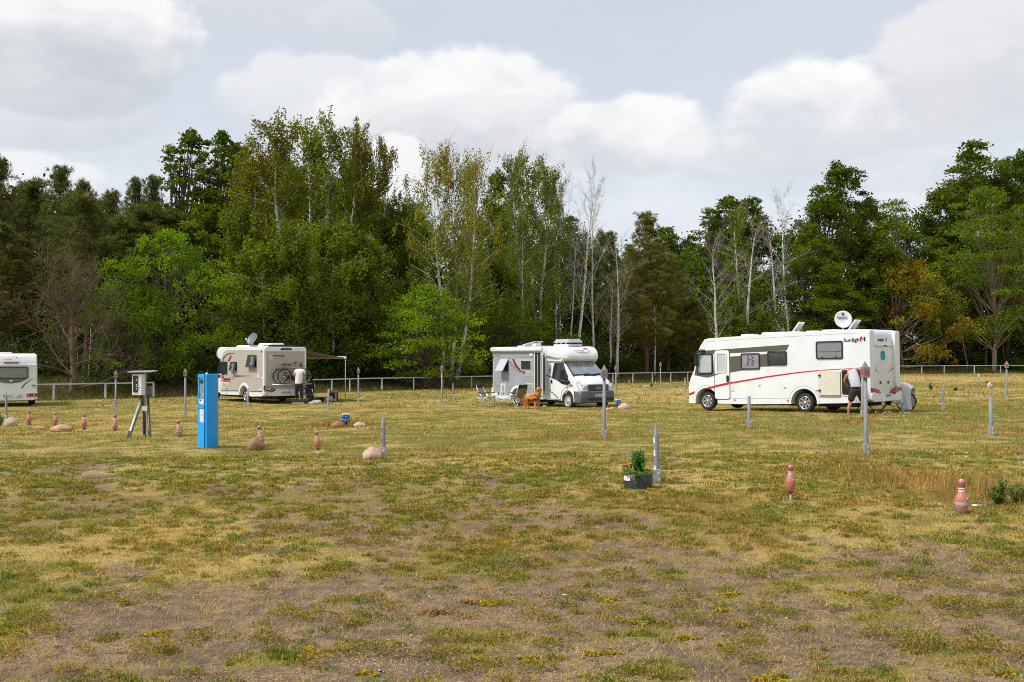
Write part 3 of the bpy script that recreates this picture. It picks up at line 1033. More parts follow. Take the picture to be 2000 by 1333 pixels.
def window(side, parent, x0, z0, x1, z1, r=0.07, inner=None, glass=None, frame=BLACK, fw=0.045, depth=0.03, name='window'):
    """framed acrylic window standing proud of the wall, with whatever hangs behind the pane"""
    fr = MB()
    o = rrect(x0, z0, x1, z1, r); i = rrect(x0 + fw, z0 + fw, x1 - fw, z1 - fw, max(.01, r - fw * .6))
    k = len(o)
    for t0, t1 in ((-.005, depth),):
        a = [side.P(*p, t0) for p in o]; b = [side.P(*p, t1) for p in o]; c = [side.P(*p, t1) for p in i]; d = [side.P(*p, t0) for p in i]
        fs = []
        for j in range(k):
            j2 = (j + 1) % k
            fs += [(j, j2, k + j2, k + j), (k + j, k + j2, 2 * k + j2, 2 * k + j), (2 * k + j, 2 * k + j2, 3 * k + j2, 3 * k + j)]
        fr.add(a + b + c + d, fs)
    w = fr.build(name, frame, parent)
    mb = MB()
    side.plate(mb, i, -.004, 0.007)
    if inner is None:
        mb.build('pane', ACRYL, w)
    else:
        mb.build('blind' if inner in (BLIND, GREYBLIND) else 'curtain_or_dim_inside', inner, w)
        mb = MB()
        side.plate(mb, i, depth - .012, depth - .006)
        mb.build('pane', glass or DGLASS, w)
    return w


def plate_number(side, a, b, text, parent, w=0.52, h=0.11, rd=None):
    """licence plate centred on (a, b) of the face"""
    rdv = side.v.cross(side.n)
    s = Side(side.P(a, b), rdv, side.v, side.n)
    p = s.part('licence_plate', rrect(-w / 2, -h / 2, w / 2, h / 2, .012), PLATE, parent, -0.004, .012)
    s.part('country_band', rrect(-w / 2 + .006, -h / 2 + .006, -w / 2 + .05, h / 2 - .006, .005), EUBLUE, p, .0125, .015)
    text_mesh('plate_text', text, h * .86, s.P(-w / 2 + .062, -h * .31, .012), rdv, side.v, BLACK, p, sx=.86)
    return p


def body_prism(name, prof, w, m, parent, bevel=0.05, seg=3):
    mb = MB()
    mb.prism(prof, (0, -w / 2, 0), EX, EZ, EY, 0, w)
    return mb.build(name, m, parent, bevel=bevel, seg=seg)


def dish(parent, c, r, tilt, az, m, arm=True, text=None):
    """satellite dish: shallow elliptical bowl facing az, with mount and feed arm"""
    c = Vector(c)
    f = Vector((math.cos(tilt) * math.cos(az), math.cos(tilt) * math.sin(az), math.sin(tilt)))
    mb = MB()
    prof = [(0.001, -.07 * r / .4), (r * .5, -.052 * r / .4), (r * .85, -.02), (r, 0), (r, -.015), (r * .85, -.035), (r * .5, -.068 * r / .4), (.001, -.086 * r / .4)]
    mb.lathe(prof, c, f, 32)
    d = mb.build('satellite_dish', m, parent)
    ar = MB()
    base = Vector((c.x, c.y, c.z - r - .12)) - f * .05
    ar.tube([base, c - f * .08], .03, 8)
    ar.box(base, (.2, .2, .12))
    if arm:
        tip = c + f * r * 1.25 + Vector((0, 0, -r * .75))
        ar.tube([c + Vector((0, 0, -r * .95)), tip], .016, 6)
        ar.ball(tip + Vector((0, 0, .04)), .05, 10)
    ar.build('dish_mount', WHITE2 if m is not WHITE2 else STEEL, d)
    return d, f


# ---- large white motorhome on the right ------------------------------------
def motorhome_a():
    W = 2.30
    L2 = 3.70
    root = thing('motorhome', 'long white motorhome with thin red stripe, charcoal panel and satellite dish', 'motorhome', (10.154, 36.815, float(gz(10.1, 36.8)) + 0.02), (0, R(1.0), 2.349))
    prof = [(-3.56, 2.86), (-1.2, 2.83), (.8, 2.78), (2.6, 2.73), (2.78, 2.69), (2.97, 2.46), (3.12, 2.15), (3.28, 1.52), (3.44, 1.23), (3.55, .85), (3.52, .57), (3.54, .26), (3.24, .24)]
    prof += arc(2.73, .34, .50, -8, 188, 14)
    prof += [(2.2, .25), (.9, .25), (-.84, .29)]
    prof += arc(-1.35, .34, .50, -6, 186, 14)
    prof += [(-1.88, .32), (-3.4, .37), (-3.66, .45), (-3.72, .62), (-3.72, 2.2), (-3.70, 2.66), (-3.66, 2.79)]
    body = body_prism('body', prof, W, WHITE, root, .055)
    u = MB()
    u.box((0.2, 0, .42), (6.6, 1.66, .40))
    u.box((-2.4, 0, .33), (1.6, 1.9, .22)); u.box((1.0, 0, .30), (1.2, 1.7, .2))
    u.tube([(2.73, -1, .34), (2.73, 1, .34)], .06); u.tube([(-1.35, -1, .34), (-1.35, 1, .34)], .06)
    for x in (-3.3, -2.2): u.tube([(x, .8, .4), (x + .18, .84, .03)], .02)
    u.box((-2.6, .9, .30), (.9, .2, .03), rot=(0, .2, 0))
    u.build('underbody', UNDER, root)
    for x in (2.73, -1.35):
        for s in (1, -1):
            wheel(root, x, s * (W / 2 - .16), .34, s)
    S = Side((0, W / 2, 0), EX, EZ, EY)
    # charcoal foil
    dark = [(3.06, 2.20), (2.9, 2.27), (-.82, 2.41), (-.70, 2.19), (1.66, 2.14), (2.38, 2.17), (2.38, 1.36), (3.20, 1.36), (3.20, 2.0)]
    foil = S.part('charcoal_panel', [[(3.06, 2.20), (2.9, 2.26), (-.82, 2.41), (-.70, 2.20), (.2, 2.175), (3.05, 2.12)], [(3.08, 2.14), (2.40, 2.14), (2.36, 1.30), (2.68, 1.23), (3.26, 1.33)], [(1.66, 2.02), (.1, 2.09), (-.05, 2.09), (-.05, 1.64), (.3, 1.63), (1.66, 1.42)]], TAUPE, root, -.004, .004)
    tail = [(3.5, .54), (3.27, .63), (3.27, .72), (3.54, .62)]
    pts = [(2.66, .83), (2.36, .89), (1.66, 1.03), (.06, 1.265), (-1.17, 1.415), (-2.11, 1.49), (-3.55, 1.56)]
    S.part('red_stripe', [stroke(pts, .085, .02), tail], RED, root, -.004, .005)
    # cab side window with silver blind, arm mirror above it
    w = window(S, root, 2.42, 1.38, 3.13, 2.15, .09, BLIND, GLASS)
    mm = MB()
    mm.tube([(2.75, W / 2 + .02, 2.26), (2.9, W / 2 + .10, 2.27), (3.04, W / 2 + .14, 2.20), (3.08, W / 2 + .14, 2.0)], .05, 8)
    mm.box((3.08, W / 2 + .12, 1.88), (.07, .2, .40))
    mm.build('side_mirror', BLACK, root, bevel=.02)
    # entrance door
    d = S.part('door', rrect(1.68, .43, 2.33, 2.26, .10), WHITE, root, -.004, .022, bevel=.006)
    fr = MB()
    o = rrect(1.665, .415, 2.345, 2.275, .11); i = rrect(1.685, .435, 2.325, 2.255, .10)
    window(S, d, 1.79, 1.42, 2.24, 2.16, .05, BLIND, GLASS, frame=WHITE2, fw=.035, depth=.045)
    S.part('door_gap', stroke(o + [o[0]], .014), BLACK, d, -.003, .012)
    S.part('handle', rrect(1.70, 1.07, 1.80, 1.32, .045), BLACK, d, .02, .05)
    S.part('red_stripe', [stroke([(2.32, .905), (1.69, 1.025)], .082)], RED, d, .021, .026)
    S.part('charcoal_panel', [[(2.32, 1.38), (2.1, 1.385), (2.32, 1.31)]], TAUPE, d, .021, .025)
    # windows of the living area
    w1 = window(S, root, .38, 1.53, 1.18, 2.13, .07, mat('floral_curtain', (.46, .43, .47), .9, var=.25, vscale=9, stretch=(9, 1, 1)), GLASS)
    fl = MB()
    random.seed(3)
    for cx in (.68, .9):
        for k in range(11):
            x, z = cx + random.gauss(0, .035), 1.68 + k * .036
            S.plate(fl, [(x + .035 * math.cos(q * 1.05), z + .03 * math.sin(q * 1.05)) for q in range(6)], .0072, .010)
    fl.build('flower_print', mat('purple_flowers', (.30, .035, .17), .8), w1)
    w2 = window(S, root, -.72, 1.67, .07, 2.18, .07, mat('dark_inside', (.035, .035, .03), .8, var=.6, vscale=9), GLASS)  # flat dark panel behind the pane paints the shade of the room
    w3 = window(S, root, -2.85, 1.87, -1.85, 2.49, .07, GREYBLIND, GLASS)
    for ww in ((-2.85, -1.85, 1.87),):
        k = MB()
        for x in (-2.6, -2.1): k.box((x, W / 2 + .034, 1.93), (.05, .015, .05))
        k.box((-2.35, W / 2 + .012, 2.13), (.86, .01, .012))
        k.build('latch', BLACK, w3)
    # open service hatch: the door stands open flat against the wall, the locker beside it is dark
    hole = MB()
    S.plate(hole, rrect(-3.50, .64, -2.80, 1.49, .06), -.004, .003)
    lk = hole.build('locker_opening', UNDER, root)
    rim_ = rrect(-3.52, .62, -2.78, 1.51, .07)
    S.part('locker_frame', stroke(rim_ + [rim_[0]], .035), WHITE2, lk, .0, .014)
    hd = S.part('locker_door', rrect(-2.76, .62, -1.93, 1.47, .06), CREAM, root, .03, .07, bevel=.012)
    for z in (.80, 1.32):
        hk = MB()
        hk.tube([S.P(-2.02, z, .07), S.P(-2.02, z, .10)], .028, 10)
        hk.box(S.P(-2.0, z - .02, .1), (.07, .02, .05))
        hk.build('lock', BLACK, hd)
    # small fittings
    for (x, z, r_) in ((.42, .97, .045), (-.61, .89, .05), (-1.87, .81, .055)):
        f = MB(); f.lathe([(0, .03), (r_ * .6, .03), (r_, .012), (r_, -.002)], (x, W / 2, z), (0, 1, 0), 16)
        f.build('service_cap', CREAM, root)
    S.part('socket_flap', rrect(1.50, .74, 1.63, .93, .02), WHITE2, root, -.002, .02)
    S.part('side_marker', [rrect(1.42, .385, 1.52, .425, .018)], ORANGE, root, 0, .02)
    S.part('side_marker', [rrect(-.78, .405, -.68, .445, .018)], ORANGE, root, 0, .02)
    S.part('side_marker', [rrect(-3.62, .58, -3.52, .62, .018)], ORANGE, root, 0, .02)
    ln = MB()
    S.plate(ln, stroke([(2.0, .455), (1.0, .465), (-.82, .50)], .012), 0, .003); S.plate(ln, stroke([(-1.9, .545), (-3.7, .60)], .012), 0, .003)
    S.plate(ln, stroke(arc(2.73, .34, .60, -4, 184, 18), .012), 0, .003); S.plate(ln, stroke(arc(-1.35, .34, .60, -2, 182, 18), .012), 0, .003)
    S.plate(ln, stroke([(2.7, 2.60), (1.0, 2.66), (-3.4, 2.74)], .01), 0, .003)
    ln.build('seam', mat('seam_grey', (.38, .39, .40), .6), root)
    S.text('brand_lettering', 'Sunlight', .165, -2.87, 2.45, BLACK, root, bold=.004, sx=1.25, t=-.001, depth=.002)
    S.part('brand_mark', [[(-3.63 + .03 * math.cos(q * PI / 6), 2.53 + .075 * math.sin(q * PI / 6)) for q in range(12)]], BLACK, root, 0, .02)
    S.part('brand_emblem', [[(-3.44, 2.60), (-3.50, 2.585), (-3.53, 2.63), (-3.545, 2.575), (-3.59, 2.555), (-3.55, 2.54), (-3.54, 2.50), (-3.505, 2.53), (-3.45, 2.51), (-3.475, 2.56)], stroke([(-3.54, 2.52), (-3.57, 2.45)], .012)], RED, root, 0, .006)
    # rear
    B = Side((-3.72, 0, 0), EY, EZ, -EX)
    for s in (1, -1):     # side pillars standing proud of the recessed middle
        rp = MB(); rp.prism([(s * 1.147, .62), (s * .98, .74), (s * .80, 1.05), (s * .76, 1.4), (s * .76, 2.66), (s * .82, 2.83), (s * 1.10, 2.83), (s * 1.147, 2.78)], (-3.72, 0, 0), EY, EZ, -EX, -.30, .09)
        rp.build('rear_pillar', WHITE, root, bevel=.045)
    bu = MB()
    bu.prism([(-1.15, .66), (-.92, .82), (-.62, .62), (.62, .62), (.92, .82), (1.15, .66), (1.15, .48), (.95, .40), (-.95, .40), (-1.15, .48)], (-3.72, 0, 0), EY, EZ, -EX, -.05, .14)
    bu.build('rear_bumper', WHITE, root, bevel=.03)
    for s in (1, -1):
        lp = B.part('tail_lamp', [(s * 1.13, .88), (s * .68, .83), (s * .45, .68), (s * .70, .685), (s * 1.13, .77)], LAMPRED, root, .0, .148, bevel=.01)
        for x in (.62, .74, .86):
            B.part('reflector', [stroke([(s * x, .71), (s * (x + .03), .76), (s * (x + .01), .81)], .022)], LAMPCLEAR, lp, .154, .158)
    plate_number(Side((-3.87, 0, 0), EY, EZ, -EX), -.13, .60, 'R·NC 10', root)
    B.text('brand_lettering', 'Sunlight', .14, .36, 2.46, BLACK, root, bold=.003, t=-.001, depth=.002)
    B.part('brand_emblem', [[(-.26, 2.54), (-.31, 2.60), (-.30, 2.53), (-.36, 2.50), (-.30, 2.49), (-.28, 2.45)]], RED, root, 0, .006)
    br = MB()
    br.tube([(-3.80, .70, 2.30), (-3.80, -.70, 2.30)], .022, 8)
    for y in (.5, .2, -.25): br.tube([(-3.72, y, 2.30), (-3.80, y, 2.30)], .03, 8)
    bh = br.build('bike_rack_rail', ALU, root)
    b2 = MB(); b2.box((-3.82, .05, 2.30), (.03, .26, .04)); b2.build('reflector_strip', mat('brown_red', (.22, .03, .03), .5), bh)
    # round turquoise sticker of a globe, white disc around it
    st = B.part('sticker', [(.02 + .23 * math.cos(q * PI / 14), 1.94 + .25 * math.sin(q * PI / 14)) for q in range(28)], PLATE, root, 0, .004)
    B.part('sticker_globe', rrect(-.17, 1.80, .20, 2.12, .12), mat('turquoise', (.02, .35, .40), .5, var=.7, vscale=9), st, .0045, .006)
    for (y, z) in ((.36, 2.16), (.36, 1.92), (.34, 1.70), (-.32, 2.16), (-.34, 1.92), (-.32, 1.70)):
        B.part('dot', [(y + .014 * math.cos(q), z + .014 * math.sin(q)) for q in range(6)], RED, root, 0, .004)
    for s in (1, -1):
        B.part('eye_stripe', [(s * .82 - .05, 1.58), (s * .34 - .02, 1.40), (s * .62 - .04, 1.47)], BLACK, root, .0, .006 if s > 0 else .006)
        B.part('eye_stripe', [(s * .84 - .05, 1.63), (s * .50 - .04, 1.56), (s * .5 - .04, 1.575)], RED, root, .0, .006)
        B.part('rear_clip', [rrect(s * .30 - .10, 1.00, s * .30 - .02, 1.09, .015)], BLACK, root, 0, .03)
    # roof fittings
    for (x, y, l, w_, h) in ((1.5, 0, .62, .62, .07), (.25, .1, 1.1, .9, .10), (-1.4, .5, .5, .5, .09), (-2.05, .35, .7, .6, .11)):
        r_ = MB(); r_.prism(rrect(x - l / 2, y - w_ / 2, x + l / 2, y + w_ / 2, .12), (0, 0, 2.78), EX, EY, EZ, -.05, h + .02, taper=.85)
        r_.build('roof_dome', WHITE2, root, bevel=.02)
    for (x, y, c) in ((-.72, .55, 1), (-2.75, .35, 1)):
        r_ = MB()
        r_.box((x, y, 2.86), (.5, .42, .05))
        r_.box((x - .12, y, 3.03), (.46, .40, .045), rot=(0, R(52), 0))
        for s in (-.12, .12): r_.tube([(x - .2, y + s, 2.87), (x - .16, y + s, 3.05)], .01, 5)
        hl = r_.build('open_roof_vent', WHITE2, root, bevel=.01)
        r_ = MB(); r_.box((x - .12, y, 3.03), (.34, .28, .06), rot=(0, R(52), 0)); r_.build('vent_dome', mat('smoked_dome', (.42, .43, .45), .3), hl)
    # the dish faces the viewer; its mount stands on the roof
    f_az = math.atan2(-36.8, -10.1) - 2.349 + .25
    d, f = dish(root, (-2.35, .10, 3.27), .31, R(8), f_az, mat('dish_white', (.74, .75, .73), .5), arm=False)
    rt = Vector((-f.y, f.x, 0)).normalized(); upv = f.cross(rt)
    text_mesh('brand_lettering', 'TELECO', .11, Vector((-2.35, .10, 3.27)) - f * .030 - rt * .215 + upv * .02, rt, upv, mat('dark_blue_print', (.03, .05, .16), .5), d, bold=.002, sx=.92)
    t = MB(); t.prism([(.05 * math.cos(q * 1.05), .05 * math.sin(q * 1.05)) for q in range(6)], Vector((-2.35, .10, 3.27)) - f * .02 + upv * .19, rt, upv, f, 0, .005)
    t.build('brand_emblem', MATS['dark_blue_print'], d)
    t = MB(); t.prism(stroke(arc(0, 0, .07, 200, 340, 6), .008), Vector((-2.35, .10, 3.27)) - f * .05 + upv * -.03, rt, upv, f, 0, .005)
    t.build('print_arc', MATS['dark_blue_print'], d)
    # windscreen and lamps of the front
    fr = Side((3.13, 0, 0), EY, EZ, EX)
    ws = MB()
    ws.prism([(2.97 + .03, 2.44), (3.15, 2.12), (3.31, 1.50), (3.2, 1.50), (3.05, 2.0), (2.9, 2.44)], (0, -1.02, 0), EX, EZ, EY, 0, 2.04)
    ws.build('windscreen', ACRYL, root)
    return root


# ---- grey and white low profile motorhome in the middle --------------------
def motorhome_b():
    W = 2.18
    z0 = float(gz(1.8, 46.7))
    root = thing('motorhome', 'white and silver grey motorhome with open side door, its van cab facing right', 'motorhome', (1.82, 46.7, z0 - .0), (0, 0, -.965))
    prof = [(-3.27, 2.72), (.84, 2.76), (1.05, 2.76), (1.05, 2.10), (1.00, .38), (.80, .36), (-.72, .30)] + arc(-1.22, .34, .48, -4, 184, 12) + [(-1.74, .28), (-3.1, .26), (-3.29, .32)]
    body_prism('body', prof, W, WHITE, root, .05)
    S = Side((0, -W / 2, 0), EX, EZ, -EY)
    pan = [(-3.22, 2.54), (.20, 2.54), (.20, .66), (-.62, .62)] + arc(-1.22, .34, .62, 26, 152, 10) + [(-1.76, .57), (-3.22, .57)]
    S.part('grey_side_panel', pan, GREYBODY, root, -.004, .006)
    S.part('grey_side_panel', [(.87, 2.5), (1.03, 2.5), (1.03, .75), (.87, .75)], GREYBODY, root, -.004, .006)
    Rr = Side((-3.29, 0, 0), EY, EZ, -EX)
    Rr.part('grey_side_panel', rrect(-1.0, .6, 1.0, 2.55, .05), GREYBODY, root, -.004, .006)
    u = MB()
    u.box((0, 0, .42), (6.3, 1.6, .34)); u.tube([(2.6, -.9, .34), (2.6, .9, .34)], .06)
    u.box((-.2, -.6, .3), (.9, .3, .2)); u.build('underbody', UNDER, root)
    for x in (2.78, -1.22):
        for s in (-1, 1): wheel(root, x, s * (W / 2 - .15 - (.01 if x > 0 else 0)), .345, s, 'cap')
    # over-cab roof cap: a wedge with a rounded nose, wider than the cab
    def ring(x, hw, zb, zt, rr):
        return [Vector((x, p[0], p[1])) for p in rrect(-hw, zb, hw, zt, rr, 5)]
    fx = lambda x: 1 + (x - 1) / .9
    rings = [ring(.95, 1.092, 2.34, 2.765, .08), ring(fx(1.3), 1.092, 2.28, 2.785, .09), ring(fx(1.7), 1.085, 2.22, 2.79, .10), ring(fx(1.95), 1.06, 2.18, 2.76, .13), ring(fx(2.12), 1.02, 2.165, 2.70, .14), ring(fx(2.27), .97, 2.17, 2.58, .12), ring(fx(2.37), .90, 2.19, 2.44, .09), ring(fx(2.41), .80, 2.23, 2.34, .05)]
    cp = MB()
    k = len(rings[0])
    vs = [p for r_ in rings for p in r_]
    fs = [((i) * k + j, i * k + (j + 1) % k, (i + 1) * k + (j + 1) % k, (i + 1) * k + j) for i in range(len(rings) - 1) for j in range(k)]
    fs = [tuple(f[::-1]) for f in fs] + [list(range(k)), [(len(rings) - 1) * k + j for j in range(k - 1, -1, -1)]]
    cp.add(vs, fs, 0, True)
    cap = cp.build('roof_cap', WHITE, root)
    cs = Side((fx(2.235), 0, 2.625), EY, Vector((-.70, 0, .71)), Vector((.71, 0, .70)))
    cs.text('brand_lettering', 'Sunridge', .13, -.42, -.08, mat('grey_print', (.30, .28, .30), .5), cap, t=-.006, bold=.0, sx=1.3)
    cs.part('brand_emblem', [stroke([(-.30, -.14), (0, -.17), (.30, -.15), (.46, -.06), (.40, .03)], .02, .006)], mat('ochre', (.55, .30, .06), .5), cap, .0, .02)
    cs.part('brand_emblem', [[(.14, .10), (.32, .11), (.40, .05), (.28, .06)]], RED, cap, .0, .02)
    nb = MB(); nb.prism([(1.0, 2.10), (2.25, 2.10), (2.30, 2.16), (2.30, 2.22), (1.0, 2.36)], (0, -1.0, 0), EX, EZ, EY, 0, 2.0)
    nb.build('cap_neck', WHITE, root, bevel=.02)
    # van cab, lofted in cross sections
    #           x    half width bottom, belt, top    z bottom, belt, top
    st = [(1.00, 1.00, 1.03, .93, .36, 1.30, 2.14),
          (1.45, .99, 1.02, .90, .36, 1.32, 2.14),
          (2.05, .985, 1.01, .86, .36, 1.34, 2.12),
          (2.24, .985, 1.01, .85, .36, 1.35, 2.08),
          (2.85, .98, 1.00, .84, .36, 1.36, 1.62),
          (3.02, .975, .985, .84, .36, 1.34, 1.475),
          (3.35, .96, .96, .80, .36, 1.20, 1.36),
          (3.58, .93, .92, .74, .38, 1.02, 1.22),
          (3.70, .84, .84, .66, .42, .92, 1.10)]
    vs, fs = [], []
    for (x, wb, wm, wt, zb, zm, zt) in st:
        vs += [(x, -wb, zb), (x, -wb * 1.01, (zb + zm) * .5), (x, -wm, zm), (x, -wt - .03, zt - .05), (x, -wt + .06, zt), (x, 0, zt + .03),
               (x, wt - .06, zt), (x, wt + .03, zt - .05), (x, wm, zm), (x, wb * 1.01, (zb + zm) * .5), (x, wb, zb), (x, 0, zb)]
    k = 12
    for i in range(len(st) - 1):
        for j in range(k):
            fs.append((i * k + j, (i + 1) * k + j, (i + 1) * k + (j + 1) % k, i * k + (j + 1) % k))
    fs += [list(range(k)), [(len(st) - 1) * k + j for j in range(k - 1, -1, -1)]]
    cb = MB(); cb.add(vs, fs)
    cab = cb.build('cab', WHITE, root, bevel=.012, seg=2)
    # wheel housing shows as a dark disc behind a white lip
    for s in (-1, 1):
        A = Side((0, s * .985, 0), EX, EZ, EY * s)
        A.part('wheel_arch', [(2.78 + .47 * math.cos(t), .36 + .50 * math.sin(t)) for t in [R(-4 + 188 * i / 16) for i in range(17)]], UNDER, root, -.05, .004)
        A.part('wheel_arch', stroke(arc(2.78, .36, .50, -2, 182, 18), .06), WHITE, root, -.02, .05, bevel=.01)
    CS = Side((0, -1.012, 0), EX, EZ, -EY)
    # side glass of the cab: a tilted pane that follows the loft
    def tilt(x, z):
        t = (z - 1.34) / (2.1 - 1.34)
        hw = 1.02 - .13 * t if x < 2.3 else 1.01 - .16 * t
        return Vector((x, -hw - .012, z))
    def tplate(name, pts, m, parent, th=.014):
        mb = MB(); a = [tilt(*p) for p in pts]; n = Vector((0, -1, .12)).normalized()
        b = [p + n * th for p in a]; a = [p - n * .02 for p in a]
        q = len(a)
        f1 = [list(range(q)), list(range(2 * q - 1, q - 1, -1))] + [[i, q + i, q + (i + 1) % q, (i + 1) % q] for i in range(q)]
        mb.add(a + b, f1)
        bmn = mb.build(name, m, parent)
        return bmn
    cd = CS.part('cab_door', [(1.36, 1.98), (1.36, .42), (2.2, .42), (2.30, .70), (2.6, .95), (2.95, 1.02), (2.95, 1.28), (1.5, 1.28)][:0] or [(1.37, 1.30), (1.37, .42), (2.16, .42), (2.24, .74), (2.52, .96), (2.98, 1.02), (2.98, 1.22), (2.6, 1.28)], WHITE, root, -.02, .006, bevel=.004)
    sw = tplate('door_window', [(1.50, 1.36), (2.14, 1.24), (2.86, 1.20), (2.72, 1.46), (2.24, 2.03), (1.52, 2.03)], ACRYL, cd)
    tplate('window_divider', [(2.12, 1.25), (2.18, 1.25), (2.18, 2.03), (2.12, 2.03)], BLACK, sw, .02)
    tplate('side_window', [(1.30, 1.52), (1.33, 2.04), (1.06, 2.04)], ACRYL, root)
    tplate('belt_stripe', [(1.02, 1.50), (1.5, 1.40), (1.5, 1.37), (1.02, 1.46)], BLACK, root, .012)
    CS.part('belt_stripe', [(1.9, 1.28), (2.3, 1.10), (3.02, 1.04), (3.02, 1.07), (2.4, 1.14), (2.1, 1.28)], BLACK, root, 0, .014)
    CS.part('belt_stripe', [(2.3, 1.13), (2.95, 1.10), (2.95, 1.24), (2.15, 1.26)], BLACK, root, 0, .011)
    CS.part('door_handle', rrect(1.42, 1.12, 1.52, 1.28, .03), BLACK, cd, 0, .04)
    CS.part('indicator', rrect(2.98, 1.06, 3.10, 1.11, .02), ORANGE, root, 0, .03)
    CS.part('door_seam', [stroke([(1.36, 2.0), (1.35, .42), (2.18, .42)], .012)], DKGREY, cd, 0, .009)
    pd = [[(x, z), (x + .14, z - .01), (x + .11, z - .07), (x - .03, z - .06)] for x, z in ((1.28, .82), (1.45, .74), (1.60, .66), (1.74, .59), (1.88, .52))]
    CS.part('checker_decal', pd, DKGREY, root, 0, .008)
    # windscreen: clear pane, dashboard and curtain behind it
    o1, o2 = Vector((2.29, 0, 2.07)), Vector((3.02, 0, 1.50))
    def wsl(a, t, off=0):
        n = Vector((.62, 0, .79)).normalized()
        p = o1 + (o2 - o1) * t
        return Vector((p.x, a * (.80 + .08 * t), p.z)) + n * off
    mb = MB(); mb.add([wsl(-1.02, -.03, .012), wsl(1.02, -.03, .012), wsl(1.03, 1.03, .012), wsl(-1.03, 1.03, .012), wsl(-1.02, -.03, -.03), wsl(1.02, -.03, -.03), wsl(1.03, 1.03, -.03), wsl(-1.03, 1.03, -.03)], [(3, 2, 1, 0), (0, 1, 5, 4), (1, 2, 6, 5), (2, 3, 7, 6), (3, 0, 4, 7)])
    wsf = mb.build('windscreen', DASH, root)
    mb = MB(); mb.add([wsl(-.96, .03, .016), wsl(-.5, .03, .016), wsl(-.46, .8, .016), wsl(-.97, .8, .016)], [(3, 2, 1, 0)]); mb.add([wsl(-.2, .03, .016), wsl(.25, .03, .016), wsl(.2, .7, .016), wsl(-.3, .6, .016)], [(3, 2, 1, 0)])
    mb.add([wsl(.6, .03, .016), wsl(.96, .03, .016), wsl(.97, .9, .016), wsl(.75, .75, .016)], [(3, 2, 1, 0)])
    mb.build('curtain_or_dim_inside', CURTAIN, wsf)
    mb = MB(); mb.add([wsl(-.96, .82, .018), wsl(-.1, .84, .018), wsl(-.1, .93, .018), wsl(-.92, .93, .018)], [(3, 2, 1, 0)]); mb.add([wsl(-.94, .88, .02), wsl(-.86, .88, .02), wsl(-.86, .97, .02), wsl(-.95, .97, .02)], [(3, 2, 1, 0)])
    mb.build('papers', mat('paper', (.7, .72, .7), .8), wsf)
    mb = MB(); mb.add([wsl(-.97, .03, .034), wsl(.97, .03, .034), wsl(.98, .97, .034), wsl(-.98, .97, .034), wsl(-.97, .03, .028), wsl(.97, .03, .028), wsl(.98, .97, .028), wsl(-.98, .97, .028)], [(3, 2, 1, 0), (4, 5, 6, 7), (0, 1, 5, 4), (1, 2, 6, 5), (2, 3, 7, 6), (3, 0, 4, 7)])
    mb.build('pane', glass_mat('windscreen_glass', (.93, .97, .98), .42), wsf)
    mb = MB()
    for y in (-.45, .25): mb.tube([wsl(y, .99, .04), wsl(y + .5, .93, .045)], .012, 5)
    mb.build('wiper', BLACK, wsf)
    # bonnet details, headlamps, grille, bumper
    mb = MB(); mb.box((3.12, 0, 1.475), (.06, .7, .02), rot=(0, .35, 0)); mb.build('bonnet_vent', BLACK, root)
    for s in (-1, 1):
        mb = MB()
        P = [(3.32, s * .965, 1.20), (3.42, s * .80, 1.25), (3.70, s * .60, 1.04), (3.74, s * .58, .82), (3.70, s * .84, .80), (3.50, s * .95, .84)]
        C_ = sum((Vector(p) for p in P), Vector()) / 6 + Vector((.09, s * .05, .04))
        P = [Vector(p) + Vector((.025, s * .02, .01)) for p in P]
        fs = [(i, (i + 1) % 6, 6) if s > 0 else ((i + 1) % 6, i, 6) for i in range(6)]
        q = [p - Vector((.1, s * .08, .02)) for p in P]
        mb.add(P + [C_] + q, fs + [((i + 1) % 6, i, 7 + i, 7 + (i + 1) % 6) if s > 0 else (i, (i + 1) % 6, 7 + (i + 1) % 6, 7 + i) for i in range(6)])
        h = mb.build('headlight', LAMPCLEAR, root)
        mb = MB(); mb.ball((3.66, s * .76, .97), .09, 12); mb.ball((3.62, s * .85, 1.08), .05, 10); mb.build('bulb_reflector', mat('reflector_metal', (.75, .75, .78), .12, metal=.8), h)
    G = Side((3.70, 0, 0), EY, EZ, EX)
    g = MB()
    G.plate(g, [(-.58, 1.10), (.58, 1.10), (.62, .76), (-.62, .76)], -.02, .05)
    gr = g.build('grille', DKGREY, root, bevel=.015)
    g = MB()
    for z in (1.03, .94, .85): G.plate(g, rrect(-.50, z - .028, .50, z + .022, .01), .048, .056)
    g.build('grille_slot', BLACK, gr)
    g = MB(); G.plate(g, [(.13 * math.cos(q * PI / 10), .945 + .055 * math.sin(q * PI / 10)) for q in range(20)], .05, .07)
    em = g.build('grille_emblem', CHROME, gr)
    g = MB(); G.plate(g, [(.11 * math.cos(q * PI / 10), .945 + .04 * math.sin(q * PI / 10)) for q in range(20)], .07, .074)
    g.build('emblem_field', mat('emblem_blue', (.05, .10, .32), .3), em)
    # bumper: lofted, wraps round to the wheel arches
    bu = MB()
    pl = [(3.28, -1.03), (3.5, -1.03), (3.72, -.94), (3.84, -.70), (3.87, 0), (3.84, .70), (3.72, .94), (3.5, 1.03), (3.28, 1.03)]
    pi_ = [(3.2, -.9), (3.45, -.9), (3.55, -.8), (3.6, -.5), (3.6, 0), (3.6, .5), (3.55, .8), (3.45, .9), (3.2, .9)]
    vs = []
    for (z, q, sh) in ((.30, pl, -.06), (.36, pl, -.01), (.60, pl, 0), (.78, pl, -.01), (.80, pl, -.05), (.80, pi_, 0), (.30, pi_, 0)):
        vs += [(x + sh, y, z) for x, y in q]
    k = 9
    fs = []
